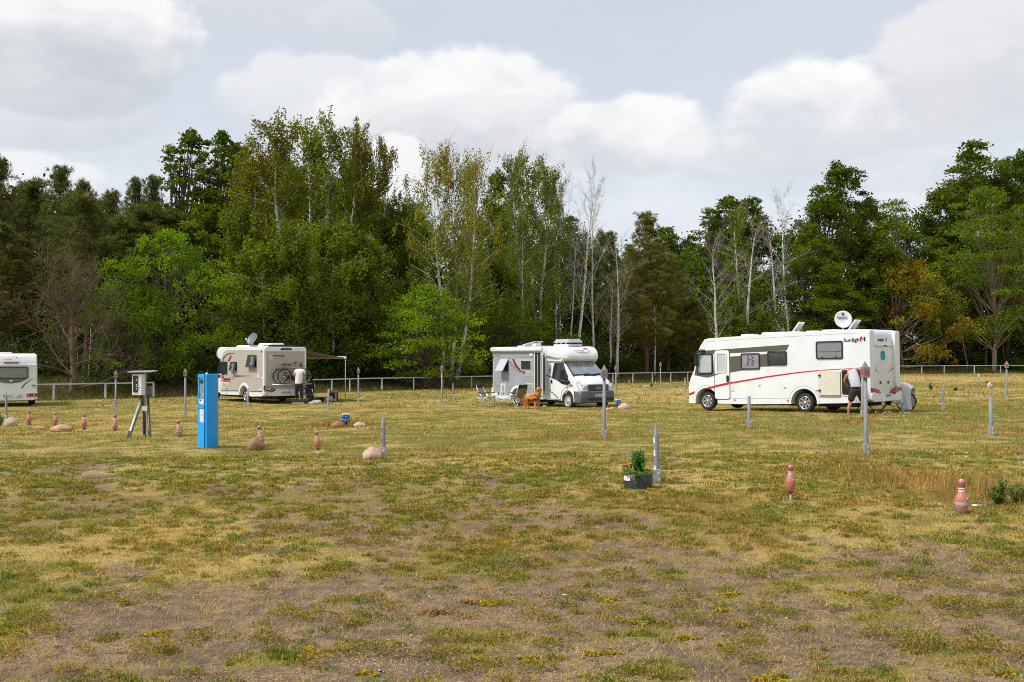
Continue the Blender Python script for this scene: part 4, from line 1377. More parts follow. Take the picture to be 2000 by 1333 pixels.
    for i in range(7):
        for j in range(k - 1):
            a, b_ = i * k + j, i * k + j + 1
            c_, d_ = ((i + 1) % 7) * k + j + 1, ((i + 1) % 7) * k + j
            fs.append((a, b_, c_, d_))
    fs += [[i * k for i in range(6, -1, -1)], [i * k + k - 1 for i in range(7)]]
    bu.add(vs, fs)
    bo = bu.build('front_bumper', DKGREY, root, bevel=.01)
    BS = Side((3.87, 0, 0), EY, EZ, EX)
    BS.part('lower_grille', [[(-.62, .50), (.62, .50), (.60, .40), (-.60, .40)]], BLACK, bo, -.02, .006)
    BS.part('lower_grille', [rrect(.68, .40, .80, .52, .02)], BLACK, bo, -.06, -.01)
    plate_number(Side((3.875, 0, 0), EY, EZ, EX), 0.0, .62, 'MG·MC 81', root)
    # mirrors
    for s in (-1, 1):
        mb = MB()
        mb.box((2.66, s * 1.24, 1.52), (.13, .24, .42))
        mb.tube([(2.72, s * 1.0, 1.30), (2.70, s * 1.15, 1.32), (2.68, s * 1.2, 1.40)], .04, 6)
        mb.build('side_mirror', BLACK, root, bevel=.03)
    # the van nose is a little shorter than the loft above
    for o_ in root.children_recursive:
        if o_.type != 'MESH': continue
        w_ = o_.name.split('.')[0] in ('wheel', 'rim')
        for v_ in o_.data.vertices:
            if w_:
                if v_.co.x > 1.5: v_.co.x -= .16
            elif v_.co.x > 1.06: v_.co.x = 1.06 + (v_.co.x - 1.06) * .9
    # awning case along the roof edge
    mb = MB(); mb.prism([(-W / 2 - .13, 2.60), (-W / 2 - .12, 2.72), (-W / 2, 2.78), (-W / 2 + .1, 2.78), (-W / 2 + .1, 2.56), (-W / 2 - .06, 2.55)], (-3.31, 0, 0), EY, EZ, EX, 0, 4.18)
    aw = mb.build('awning_case', WHITE2, root, bevel=.012)
    S.part('end_cap_text', rrect(-3.18, 2.66, -3.0, 2.675, .003), MATS['grey_print'], aw, .128, .134)
    # open bay window, propped outwards
    mb = MB()
    S.plate(mb, rrect(-2.56, 1.60, -1.90, 2.20, .05), -.003, .010)
    hw = mb.build('window', BLACK, root)
    ang = R(30)
    u2 = Vector((0, -math.sin(ang), -math.cos(ang)))
    mb = MB(); mb.prism(rrect(-2.56, 0, -1.90, .66, .06), Vector((0, -W / 2 - .03, 2.20)), EX, u2, EX.cross(u2), -.015, .02)
    mb.build('open_pane', mat('pane_back', (.50, .52, .55), .3, coat=.4, var=.06), hw, bevel=.008)
    mb = MB()
    for x in (-2.5, -1.96): mb.tube([(x, -W / 2, 1.75), (x, -W / 2 - .3, 1.72)], .01, 5)
    mb.build('window_stay', BLACK, hw)
    w2 = window(S, root, -.88, 1.66, -.02, 2.16, .06, mat('dim_inside', (.13, .115, .10), .8, var=.3, vscale=3), DGLASS, frame=mat('pale_grey_plastic', (.45, .46, .47), .5), fw=.05)  # dim interior shade painted on a flat panel behind the pane
    mb = MB(); S.plate(mb, [(-.60, 1.72), (-.50, 1.72), (-.52, 1.92), (-.58, 1.92)], .003, .01); mb.build('bottle', CREAM, w2)
    # foils and vents
    S.part('pale_band', [[(-1.95, 2.22), (.05, 2.25), (.05, 1.66), (-.45, 1.56), (-.95, 1.72), (-1.35, 1.98)]], mat('pale_grey_foil', (.42, .44, .46), .45), root, .005, .0085)
    S.part('black_line', [[(-1.9, 2.235), (.2, 2.26), (.2, 2.28), (-1.9, 2.25)]], DKGREY, root, .005, .010)
    S.part('red_swoosh', [[(-1.60, 2.20), (-1.44, 2.20), (-1.22, 1.94), (-.92, 1.72), (-.48, 1.57), (-.50, 1.54), (-.98, 1.64), (-1.32, 1.84)]], DKRED, root, .005, .011)
    S.part('checker_decal', [[(x, z), (x + .17, z - .02), (x + .12, z - .07), (x - .03, z - .05)] for x, z in ((-1.82, 2.06), (-1.68, 1.94), (-1.50, 1.82), (-1.28, 1.72), (-1.02, 1.62), (-.74, 1.56))], DKGREY, root, .005, .010)
    S.part('curved_line', [stroke([(-3.2, 1.15), (-3.0, .95), (-2.75, .82), (-2.5, .76)], .02, .005)], DKGREY, root, .005, .009)
    S.text('brand_lettering', 'Sunridge', .10, -3.05, 2.36, MATS['grey_print'], root, t=.008)
    S.part('brand_emblem', [stroke([(-3.05, 2.33), (-2.85, 2.28), (-2.62, 2.33), (-2.55, 2.45)], .015, .004)], MATS['ochre'], root, .005, .010)
    S.part('brand_emblem', [[(-2.72, 2.50), (-2.58, 2.51), (-2.60, 2.45)]], RED, root, .005, .010)
    for z in (1.40, .85):
        v = S.part('vent_grille', rrect(-.46, z, .10, z + .22, .02), CREAM, root, 0, .02)
        mb = MB()
        for i in range(4):
            for j in range(8): S.plate(mb, rrect(-.41 + j * .06, z + .03 + i * .042, -.365 + j * .06, z + .06 + i * .042, .004), .02, .023)
        mb.build('vent_slot', mat('vent_shadow', (.22, .22, .18), .7), v)
    v = S.part('service_hatch', rrect(-2.56, .56, -2.14, 1.02, .03), CREAM, root, 0, .025)
    S.part('hatch_flap', rrect(-2.42, .63, -2.24, .95, .01), GREYBODY, v, .024, .03)
    S.part('awning_lamp', rrect(-.15, 2.36, .08, 2.48, .03), WHITE2, root, .005, .03)
    S.part('rear_marker', rrect(-3.25, 2.25, -3.20, 2.36, .01), LAMPRED, root, .005, .03)
    # side door: dark opening, frame and the leaf swung right back
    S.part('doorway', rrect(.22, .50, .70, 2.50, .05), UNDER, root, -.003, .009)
    S.part('door_frame', [stroke([(.24, .5), (.24, 2.51), (.72, 2.51), (.72, .5)], .045)], WHITE2, root, 0, .022)
    mb = MB()
    S.plate(mb, rrect(.44, .60, .50, 2.45, .01), .01, .02); mb.build('fly_screen', mat('screen_grey', (.30, .30, .32), .7), root)
    hinge = Vector((.76, -W / 2 - .02, 0)); dd = Vector((math.cos(R(-30)), math.sin(R(-30)), 0))
    mb = MB(); mb.prism([(0, .52), (.56, .52), (.56, 2.50), (0, 2.50)], hinge, dd, EZ, EZ.cross(dd) * -1, -.02, .03)
    dr = mb.build('side_door', WHITE2, root, bevel=.012)
    mb = MB(); mb.prism(rrect(.07, .62, .50, 2.40, .05), hinge, dd, EZ, EZ.cross(dd) * -1, -.026, .036); mb.build('door_lining', GREYBODY, dr)
    st_ = MB(); st_.box((.48, -W / 2 - .18, .40), (.55, .34, .03)); st_.build('door_step', ALU, root)
    rb = MB(); rb.box((-3.36, -W / 2 + .14, .55), (.14, .26, .5)); rb.build('rear_corner', WHITE, root, bevel=.04)
    rd = MB(); rd.box((-3.34, -W / 2 + .2, 1.6), (.06, .06, 1.7)); rd.tube([(-3.45, -W / 2 + .2, 1.3), (-3.45, -W / 2 + .2, 1.6)], .05); rd.build('rear_ladder', BLACK, root)
    # roof
    r_ = MB()
    r_.box((-2.0, 0, 2.80), (.6, .6, .10)); r_.box((-1.0, .2, 2.80), (.9, .5, .06)); r_.build('roof_hatch', WHITE2, root, bevel=.02)
    r_ = MB(); r_.box((-.75, -.3, 2.88), (.35, .3, .16)); r_.box((-1.1, -.25, 2.95), (.95, .55, .025), rot=(0, R(-9), 0)); r_.build('solar_panel', WHITE2, root, bevel=.008)
    r_ = MB()
    r_.box((1.3, 0, 2.84), (1.1, .8, .08))
    for x in (.95, 1.3, 1.65): r_.box((x, -.38, 2.92), (.06, .05, .09))
    sk = r_.build('skylight', WHITE2, root, bevel=.01)
    r_ = MB(); r_.prism(rrect(.74, -.46, 1.90, .46, .1), (0, 0, 2.95), EX, EY, EZ, 0, .17, taper=.8); r_.build('skylight_dome', mat('smoked_white', (.42, .43, .47), .2, coat=.5), sk, bevel=.03)
    return root


# ---- beige motorhome on the left with bicycles and awning -------------------
def motorhome_c():
    W = 2.26
    z0 = float(gz(-13.3, 51.3))
    root = thing('motorhome', 'beige motorhome with black and red swooshes, bicycle rack and extended awning', 'motorhome', (-13.325, 51.333, -.545), (0, 0, 2.267))
    root.location.z = z0 + .0
    prof = [(-3.36, 2.78), (.4, 2.78), (1.2, 2.76), (1.5, 2.72), (1.56, .42), (1.5, .33), (-.80, .36)] + arc(-1.32, .35, .50, 0, 180, 12) + [(-1.84, .36), (-2.1, .33), (-3.3, .38), (-3.45, .46), (-3.48, .62), (-3.45, 2.6), (-3.42, 2.72)]
    body_prism('body', prof, W, WHITE, root, .05)
    S = Side((0, W / 2, 0), EX, EZ, EY)
    B = Side((-3.48, 0, 0), EY, EZ, -EX)
    S.part('beige_side_panel', [(-3.36, 2.63), (.75, 2.63), (1.15, 2.50), (1.48, 2.1), (1.50, .60), (-.70, .63)] + arc(-1.32, .35, .66, 26, 154, 10) + [(-1.95, .64), (-3.36, .66)], BEIGE, root, -.004, .006)
    B.part('beige_rear_panel', [rrect(-1.05, .72, 1.05, 2.56, .03)], BEIGE, root, -.03, .006)
    u = MB(); u.box((-.3, 0, .42), (6.0, 1.7, .36)); u.box((-2.6, 0, .36), (1.2, 1.8, .2)); u.tube([(-3.3, .3, .4), (-3.3, .3, .05)], .03); u.build('underbody', UNDER, root)
    # cab in front, lofted simply, and the over-cab nose
    cb = [(1.4, .97, .98, .88, .4, 1.35, 2.12), (1.9, .97, .98, .86, .4, 1.35, 2.1), (2.35, .97, .97, .8, .42, 1.33, 1.62), (2.75, .95, .93, .78, .42, 1.15, 1.35), (3.1, .88, .86, .7, .45, .95, 1.15), (3.28, .7, .7, .55, .5, .8, .95)]
    vs, fs = [], []
    for (x, wb, wm, wt, zb, zm, zt) in cb:
        vs += [(x, -wb, zb), (x, -wm, zm), (x, -wt, zt), (x, 0, zt + .03), (x, wt, zt), (x, wm, zm), (x, wb, zb)]
    k = 7
    for i in range(len(cb) - 1):
        for j in range(k): fs.append((i * k + j, (i + 1) * k + j, (i + 1) * k + (j + 1) % k, i * k + (j + 1) % k))
    fs += [list(range(k)), [(len(cb) - 1) * k + j for j in range(k - 1, -1, -1)]]
    m_ = MB(); m_.add(vs, fs); cab = m_.build('cab', WHITE, root, bevel=.02)
    CS = Side((0, .985, 0), EX, EZ, EY)
    CS.part('side_window', [(1.72, 1.42), (2.35, 1.40), (1.98, 2.02), (1.72, 2.02)], ACRYL, cab, -.1, .012)
    CS.part('side_window', [(1.75, 1.36), (2.4, 1.34), (2.4, 1.18), (1.9, 1.2)], BLACK, cab, -.04, .014)
    m_ = MB()
    rings = []
    for (x, hw, zb, zt, rr) in ((1.3, 1.13, 2.1, 2.79, .1), (1.9, 1.10, 2.14, 2.79, .16), (2.3, 1.0, 2.2, 2.70, .2), (2.52, .85, 2.28, 2.55, .12)):
        rings += [Vector((x, p[0], p[1])) for p in rrect(-hw, zb, hw, zt, rr, 5)]
    k = 24
    fs = [tuple(reversed((i * k + j, i * k + (j + 1) % k, (i + 1) * k + (j + 1) % k, (i + 1) * k + j))) for i in range(3) for j in range(k)] + [list(range(k)), [3 * k + j for j in range(k - 1, -1, -1)]]
    m_.add(rings, fs, 0, True); m_.build('roof_cap', WHITE, root)
    for x in (2.50, -1.32):
        for s in (1, -1): wheel(root, x, s * (W / 2 - .17), .335, s)
    S.part('wheel_arch_lip', stroke(arc(-1.32, .35, .57, 2, 178, 16), .14), WHITE, root, -.01, .035, bevel=.012)
    # side windows hinged open at the top
    for (x0, z0_, x1, z1) in ((-2.72, 1.78, -1.80, 2.38), (-.50, 1.60, .20, 2.03)):
        h = S.part('window', rrect(x0, z0_, x1, z1, .03), BLACK, root, 0, .012)
        ang = R(13)
        u2 = Vector((0, math.sin(ang), -math.cos(ang)))
        n2 = Vector((0, math.cos(ang), math.sin(ang)))
        m_ = MB(); m_.prism(rrect(x0, 0, x1, z1 - z0_ + .02, .04), Vector((0, W / 2 + .02, z1)), EX, u2, n2, -.01, .02); m_.build('open_pane', ACRYL, h)
        m_ = MB(); m_.prism([(x0 + .25, .08), (x0 + .55, .1), (x0 + .38, .3), (x0 + .5, .48), (x0 + .2, .5)], Vector((0, W / 2 + .02, z1)), EX, u2, n2, .02, .022); m_.build('pane_glint', mat('painted_glint', (.20, .21, .22), .2), h)  # pale patch painted as a glint of light on the dark pane
    m_ = MB(); m_.box((1.02, W / 2 + .04, 1.73), (.74, .05, .62)); m_.build('cab_shutter', BLACK, root, bevel=.01)
    # graphics
    S.part('black_swoosh', [stroke([(-.25, 2.47), (.35, 2.47), (.85, 2.36), (1.10, 2.22), (1.25, 1.98)], .02, .10)], BLACK, root, .005, .009)
    S.part('red_swoosh', [[(.18, 2.36), (.28, 2.37), (.62, 2.06), (.45, 2.06)]], RED, root, .005, .009)
    S.part('black_swoosh', [[(.12, 2.34), (.18, 2.35), (.46, 2.06), (.36, 2.06)]], BLACK, root, .005, .008)
    S.part('red_swoosh', [stroke([(1.28, 1.42), (1.36, 1.28), (1.14, 1.04), (.42, 1.03), (.22, 1.14)], .10, .06)], RED, root, .005, .009)
    S.part('black_swoosh', [stroke([(1.13, 1.42), (1.18, 1.28), (1.02, 1.13), (.42, 1.14), (.26, 1.24)], .12, .06)], BLACK, root, .005, .009)
    S.part('red_swoosh', [stroke([(.10, 1.14), (-.15, 1.345), (-2.1, 1.345)], .05, .03)], RED, root, .005, .009)
    S.part('black_swoosh', [stroke([(-.12, 1.24), (-.3, 1.30), (-1.6, 1.295)], .055, .01)], BLACK, root, .005, .0085)
    S.part('grey_line', [stroke([(1.48, .53), (-.68, .58)], .05)], DKGREY, root, 0, .008)
    S.part('grey_line', [stroke([(-1.95, .59), (-3.35, .62)], .05)], DKGREY, root, 0, .008)
    S.part('service_hatch', rrect(.55, .68, 1.42, .98, .03), WHITE2, root, .005, .02)
    S.part('hatch_flap', rrect(.63, .73, 1.25, .93, .02), BEIGE, root, .02, .026)
    ln = rrect(-3.40, .70, -3.02, 1.28, .06)
    S.part('locker_door', [stroke(ln + [ln[0]], .03)], WHITE, root, .005, .016)
    S.part('socket_flap', rrect(-3.05, 1.28, -2.85, 1.44, .02), WHITE2, root, .005, .04)
    S.part('socket_lid', rrect(-2.87, 1.31, -2.80, 1.41, .01), BLACK, root, .005, .03)
    for x in (1.30, -.62, -3.30): S.part('side_marker', rrect(x - .05, .50, x + .04, .54, .015), ORANGE, root, 0, .02)
    m_ = MB(); m_.tube([S.P(.6, .80, .02), S.P(.62, .62, .10), S.P(.62, .3, .10), S.P(.45, .02, .3)], .012, 5); m_.build('power_cable', BLACK, root)
    S.part('red_marker', rrect(-3.32, 2.50, -3.25, 2.60, .01), LAMPRED, root, 0, .02)
    # rear: white frame, brake lamp, lettering, lamp clusters, bumper
    fr = MB()
    for s in (1, -1): B.plate(fr, [(s * 1.13, .62), (s * 1.03, .66), (s * 1.03, 2.72), (s * 1.13, 2.66)], -.02, .045)
    B.plate(fr, [(-1.08, 2.55), (1.08, 2.55), (1.06, 2.77), (-1.06, 2.77)], -.03, .05)
    fr.build('rear_frame', WHITE, root, bevel=.015)
    bl = B.part('brake_lamp', [(-.36, 2.62), (.30, 2.62), (.20, 2.72), (-.26, 2.72)], BLACK, root, 0, .075)
    B.part('lamp_glass', [(-.22, 2.63), (.16, 2.63), (.12, 2.665), (-.18, 2.665)], LAMPRED, bl, .07, .08)
    lg = B.part('brand_banner', [[(.62, 2.22), (.66, 2.37), (.02, 2.37), (.08, 2.22)]], DKRED, root, .0, .012)
    B.text('brand_lettering', 'Challenger', .145, .60, 2.235, PLATE, lg, t=.011, sx=.80, bold=.002)
    B.part('brand_emblem', [[(.74 + .13 * math.cos(q * PI / 8) , 2.27 + .12 * math.sin(q * PI / 8) + .02 * math.cos(q * PI / 8)) for q in range(16)]], mat('pale_emblem', (.6, .61, .62), .3, var=.3), root, .0, .014)
    for s in (1, -1):
        lc = B.part('tail_lamp', [(s * 1.135, .90), (s * .60, .74), (s * .53, .68), (s * .72, .60), (s * 1.135, .68)], BLACK, root, -.01, .07)
        B.part('lamp_field', [(s * 1.08, .86), (s * .66, .73), (s * .72, .66), (s * 1.08, .72)], mat('lamp_silver', (.55, .55, .56), .3), lc, .069, .074)
        for i, x in enumerate((.99, .87, .76)):
            B.part('lamp_glass', [(s * x + .04 * math.cos(q * PI / 6), .785 - (.99 - x) * .3 + .04 * math.sin(q * PI / 6)) for q in range(12)], LAMPRED if i != 1 else LAMPCLEAR, lc, .073, .082)
        B.part('reflector', [(s * .97 + .03 * math.cos(q * PI / 5), .50 + .03 * math.sin(q * PI / 5)) for q in range(10)], LAMPRED, root, 0, .06)
    bm = MB(); B.plate(bm, [(-1.12, .62), (-.72, .56), (-.5, .70), (.5, .70), (.72, .56), (1.12, .62), (1.12, .44), (.6, .38), (-.6, .38), (-1.12, .44)], -.03, .04)
    bm.build('rear_bumper', WHITE2, root, bevel=.02)
    plate_number(Side((-3.525, 0, 0), EY, EZ, -EX), -.05, .56, 'CE·MH 2002', root)
    # rack
    rk = MB()
    for s in (.55, -.85):
        rk.tube([(-3.48, s, 1.75), (-3.52, s, .95), (-3.86, s, .95)], .016, 6)
    rk.tube([(-3.64, .75, .955), (-3.64, -1.25, .955)], .022, 6); rk.tube([(-3.82, .75, .955), (-3.82, -1.25, .955)], .022, 6)
    rk.build('bike_rack', ALU, root)
    # roof
    dish(root, (-.10, .15, 3.22), .34, R(28), math.atan2(-.85, -.6) - 2.267, mat('dish_grey', (.13, .14, .16), .4), True)
    for (x, l, h) in ((.55, 1.5, .12), (-2.0, 1.5, .20)):
        r_ = MB(); r_.prism(rrect(x - l / 2, -.45, x + l / 2, .45, .15), (0, 0, 2.77), EX, EY, EZ, 0, h, taper=.86); r_.build('roof_hatch' if h < .15 else 'air_conditioner', WHITE2, root, bevel=.03)
    r_ = MB(); r_.box((-2.9, 0, 2.86), (.7, 1.4, .04)); r_.box((-1.4, -.1, 2.82), (.3, .9, .05)); r_.build('solar_panel', BLACK, root)
    # awning on the far (right) side: case, arms, cloth and two legs
    ay = -W / 2
    cas = MB(); cas.prism([(ay + .02, 2.60), (ay - .11, 2.60), (ay - .12, 2.72), (ay, 2.76)], (-3.3, 0, 0), EY, EZ, EX, 0, 4.3)
    aw = cas.build('awning', WHITE2, root)
    reach = 2.30
    cl = MB()
    n = 14
    vs = []
    for i in range(n + 1):
        t = i / n
        y = ay - .08 - reach * t; z = 2.66 - .40 * t - .05 * math.sin(PI * t)
        vs += [(-3.2, y, z), (1.3, y, z), (-3.2, y, z - .012), (1.3, y, z - .012)]
    fs = []
    for i in range(n):
        a = i * 4; b_ = a + 4
        fs += [(a, a + 1, b_ + 1, b_), (a + 2, b_ + 2, b_ + 3, a + 3), (a, b_, b_ + 2, a + 2), (a + 1, a + 3, b_ + 3, b_ + 1)]
    cl.add(vs, fs, 0, True)
    cl.build('awning_cloth', mat('taupe_cloth', (.20, .165, .12), .85, var=.15, vscale=3), aw)
    fb = MB(); fb.box((-.95, ay - .08 - reach, 2.25), (4.65, .09, .13)); fb.build('front_bar', WHITE, aw, bevel=.01)
    # each leg is its own part
    for x in (-3.2, 1.3):
        q = MB(); q.tube([(x, ay - .1 - reach, 2.2), (x, ay - .1 - reach, .03)], .026, 8); q.box((x, ay - .1 - reach, .03), (.09, .09, .02)); q.build('awning_leg', ALU, aw)
        q = MB(); q.tube([(x, ay - .02, 2.58), (x + (.9 if x < 0 else -.9), ay - reach * .45, 2.42), (x, ay - .08 - reach, 2.22)], .02, 6); q.build('awning_arm', mat('bronze_arm', (.42, .33, .22), .5), aw)
    return root


# ---- caravan cut by the left edge -------------------------------------------
def caravan():
    W = 2.2
    c0 = at(17, 800)
    p = onray(73, 46.5)
    ang = R(28)                       # heading away to the left
    fwd = Vector((-math.sin(ang), math.cos(ang), 0)); right = Vector((math.cos(ang), math.sin(ang), 0))
    cen = p - right * (W / 2) + fwd * 2.0
    z = float(gz(p.x - 1, p.y))
    root = thing('caravan', 'white caravan with swooping grey decals, only its rear end in view', 'caravan', (cen.x, cen.y, z), (0, 0, math.atan2(fwd.y, fwd.x)))
    L2 = 2.0
    H = 2.46
    prof = [(-L2 - .02, 1.05), (-L2 + .02, 2.0), (-L2 + .06, H - .16), (-L2 + .2, H - .02), (0, H + .02), (L2 - .2, H - .04), (L2, 1.7), (L2 + .1, .5), (L2 - .1, .32), (.6, .32), (.35, .66), (-.35, .66), (-.6, .32), (-L2 + .2, .32), (-L2 - .04, .38), (-L2 - .06, .6)]
    body_prism('body', prof, W, WHITE, root, .07, 4)
    B = Side((-L2 - .03, 0, 0), EY, EZ, -EX)
    # raised edge band
    e = MB()
    for s in (1, -1): B.plate(e, [(s * 1.09, .7), (s * 1.04, .7), (s * 1.03, H - .12), (s * 1.09, H - .12)], -.05, .02)
    B.plate(e, [(-1.05, 1.93), (1.05, 1.93), (1.05, 1.905), (-1.05, 1.905)], -.05, .016)
    e.build('corner_trim', WHITE2, root)
    w = window(B, root, -.72, 1.30, .72, 1.85, .06, GREYBLIND, GLASS, fw=.035, depth=.05)
    B.part('window_sill', [(-.66, 1.30), (.66, 1.30), (.40, 1.14), (0, 1.09), (-.40, 1.14)], mat('window_lower_grey', (.12, .13, .15), .3), w, 0, .035)
    B.part('sill_emblem', [(-.10, 1.21), (-.02, 1.26), (.08, 1.22), (.04, 1.16), (-.04, 1.18)], PLATE, w, .035, .038)
    mk = B.part('marker_lamp', rrect(-.33, 2.0, .30, 2.07, .02), mat('amber_brown', (.30, .07, .03), .3), root, 0, .05)
    B.part('marker_cover', rrect(-.36, 2.06, .33, 2.10, .01), CREAM, mk, 0, .055)
    B.text('brand_lettering', 'Sunridge', .10, .30, 2.17, BLACK, root, t=.02, sx=.95)
    B.part('brand_emblem', [[(-.22, 2.29), (-.28, 2.34), (-.24, 2.28), (-.34, 2.22), (-.2, 2.26)], stroke([(.10, 2.30), (-.1, 2.33), (-.22, 2.31)], .008)], DKRED, root, 0, .02)
    B.part('swoosh_decal', [stroke([(-.36, .66), (-.44, .86), (-.58, 1.06), (-.80, 1.22), (-.98, 1.30)], .075, .004)], BLACK, root, -.02, .008)
    B.part('swoosh_decal', [stroke([(-.66, .67), (-.86, .82), (-1.07, .92)], .07, .02)], mat('grey_decal', (.30, .30, .31), .5), root, -.02, .008)
    B.part('handle', [stroke([(-.86, .985), (-1.02, .975)], .03)], DKGREY, root, 0, .05)
    bm = MB(); B.plate(bm, [(-1.1, .66), (-.66, .66), (-.44, .40), (.44, .40), (.66, .66), (1.1, .66), (1.1, .36), (.9, .30), (-.9, .30), (-1.1, .36)], -.02, .07)
    B.plate(bm, [(-1.1, .64), (1.1, .64), (1.1, .60), (-1.1, .60)], -.02, .035)
    for i in range(6): B.plate(bm, [(-.30 - i * .035, .60), (-.32 - i * .035, .60), (-.22 - i * .035, .40), (-.2 - i * .035, .40)], -.02, .075)
    bo = bm.build('rear_bumper', WHITE2, root, bevel=.01)
    for s in (-1, 1):
        lp = B.part('tail_lamp', [(s * .64, .61), (s * 1.1, .61), (s * 1.1, .46), (s * .64, .46)], LAMPRED, root, 0, .09, bevel=.01)
        for x in (.72, .96): B.part('reflector', rrect(s * x - .03, .50, s * x + .03, .57, .01), LAMPCLEAR, lp, .09, .094)
    plate_number(Side((-L2 - .10, 0, 0), EY, EZ, -EX), .05, .50, 'DB·RT 11', root)
    u = MB(); u.box((0, 0, .36), (3.6, 1.5, .16)); u.tube([(-1.5, -.75, .32), (-1.2, -.78, .02)], .03); u.tube([(-1.5, .75, .32), (-1.2, .78, .02)], .03); u.tube([(-1.5, -.75, .03), (-1.2, -.75, .3)], .015)
    u.build('underbody', UNDER, root)
    for s in (1, -1): wheel(root, 0, s * (W / 2 - .14), .30, s)
    r_ = MB(); r_.prism(rrect(-1.7, -.1, -1.0, .6, .1), (0, 0, H), EX, EY, EZ, -.02, .07, taper=.85); r_.build('roof_hatch', WHITE2, root, bevel=.02)
    return root


MH_A = motorhome_a()
MH_B = motorhome_b()
MH_C = motorhome_c()
CARAVAN = caravan()

# ------------------------------------------------------------------ rail fence
def fence_pt(px):
    k = (px - 1000) / F
    Y = 70.0
    for _ in range(60): Y = 0.5 * Y + 0.5 * float(fence_y(k * Y))
    X = k * Y
    return Vector((X, Y, float(gz(X, Y))))


def rail_fence(label, pxs, extra=None, h=.86):
    p0 = fence_pt(pxs[0])
    root = thing('fence', label, 'fence', p0)
    pts = [fence_pt(p) for p in pxs]
    if extra: pts = [Vector((x, y, float(gz(x, y)))) for x, y in extra] + pts
    MT = mat('pale_fence_paint', (.56, .60, .62), .55, var=.15, vscale=12)
    mb = MB()
    for a, b in zip(pts[:-1], pts[1:]):
        a, b = a - p0 + Vector((0, 0, h)), b - p0 + Vector((0, 0, h))
        n = max(1, int((b - a).length / 3))
        for i in range(n):
            q0, q1 = a.lerp(b, i / n), a.lerp(b, (i + 1) / n)
            mb.tube([q0 - (q1 - q0) * .002, q1], .048, 4, smooth=False)
    mb.build('rail', MT, root)
    for p in pts:
        mb = MB(); q = p - p0
        mb.box((q.x, q.y, q.z + (h - .03) / 2 - .05), (.085, .085, h + .07)); mb.build('post', MT, root)
    return root


rail_fence('pale metal rail fence on the left running from the white caravan to a free end', [105, 206, 300], [(-27.2, 50.0)])
pp = [612, 648, 683, 746, 808, 865, 921, 975, 1025, 1075, 1118, 1158, 1197, 1236, 1274, 1310, 1343]
rail_fence('long pale metal rail fence at the forest edge behind the motorhomes', pp + [1376, 1408, 1440, 1475, 1520, 1560, 1605, 1650, 1700, 1750, 1800, 1844, 1903, 1954, 2010, 2070, 2140])


# ------------------------------------------------------------------ pitch posts
NUMRED = mat('red_number_paint', (.50, .03, .035), .55)


def pitch_post(px, by, ty, label, num=None, style='box', yaw=0.0, marks=None, lean=0.0, group=None, Y=None):
    p = at(px, by) if Y is None else onray(px, Y)
    k = p.y / F
    H = (by - ty) * k
    root = thing('pitch_post', label, 'post', p, (0, R(lean), yaw), group)
    r = .038
    br = MB(); br.box((0, 0, .10), (.11, .105, .24)); 
    bk = br.build('ground_socket', STEEL, root, bevel=.008)
    br = MB()
    for z in (.06, .16): br.lathe([(0, .012), (.012, .012), (.014, 0)], (.02, -.052, z), (0, -1, 0), 8)
    br.build('bolt', ALU, bk)
    mb = MB()
    if style == 'box':
        mb.lathe([(r * 1.08, .15), (r * .92, H - .30), (.001, H - .30)], n=14)
        mb.build('pole', POSTGREY, root)
        mb = MB(); mb.box((0, 0, H - .22), (.135, .135, .20))
        hd = mb.build('number_box', POSTGREY, root, bevel=.004)
        mb = MB(); mb.add([(-.05, -.05, H - .12), (.05, -.05, H - .12), (.05, .05, H - .12), (-.05, .05, H - .12), (0, 0, H)], [(0, 1, 4), (1, 2, 4), (2, 3, 4), (3, 0, 4), (3, 2, 1, 0)])
        mb.build('pyramid_tip', POSTGREY, root)
        if num:
            for (o, u) in (((0, -.0675, H - .285), EX), ((-.0675, 0, H - .285), -EY)):
                text_mesh('number', num, .13, Vector(o) + Vector((0, 0, .02)), u, EZ, NUMRED, hd, align='CENTER', bold=.003, depth=.001, sx=.80)
    else:
        tip = .20 if style == 'cone' else 0
        prof = [(r * 1.15, .1), (r * 1.1, H - tip), (.001, H - tip + .001)] if not tip else [(r * 1.15, .1), (r * 1.05, H - tip), (r * 1.0, H - tip + .005), (.004, H), (.001, H)]
        mb.lathe(prof, n=16)
        mb.build('pole', POSTGREY, root)
        if marks:
            for (z0, z1, a0, a1, sh) in marks:
                # reflective foil laid round the pole
                g = MB(); n = 6; vs = []
                for i in range(n + 1):
                    a = R(a0 + (a1 - a0) * i / n)
                    for z in (H - z0 - sh * i / n, H - z1 - sh * i / n * .3):
                        vs.append((math.cos(a) * (r * 1.13), math.sin(a) * (r * 1.13), z))
                g.add(vs, [(2 * i, 2 * i + 1, 2 * i + 3, 2 * i + 2) for i in range(n)])
                g.build('reflective_mark', NUMRED if style == 'cone' and px < 1000 else PLATE, root)
    return root


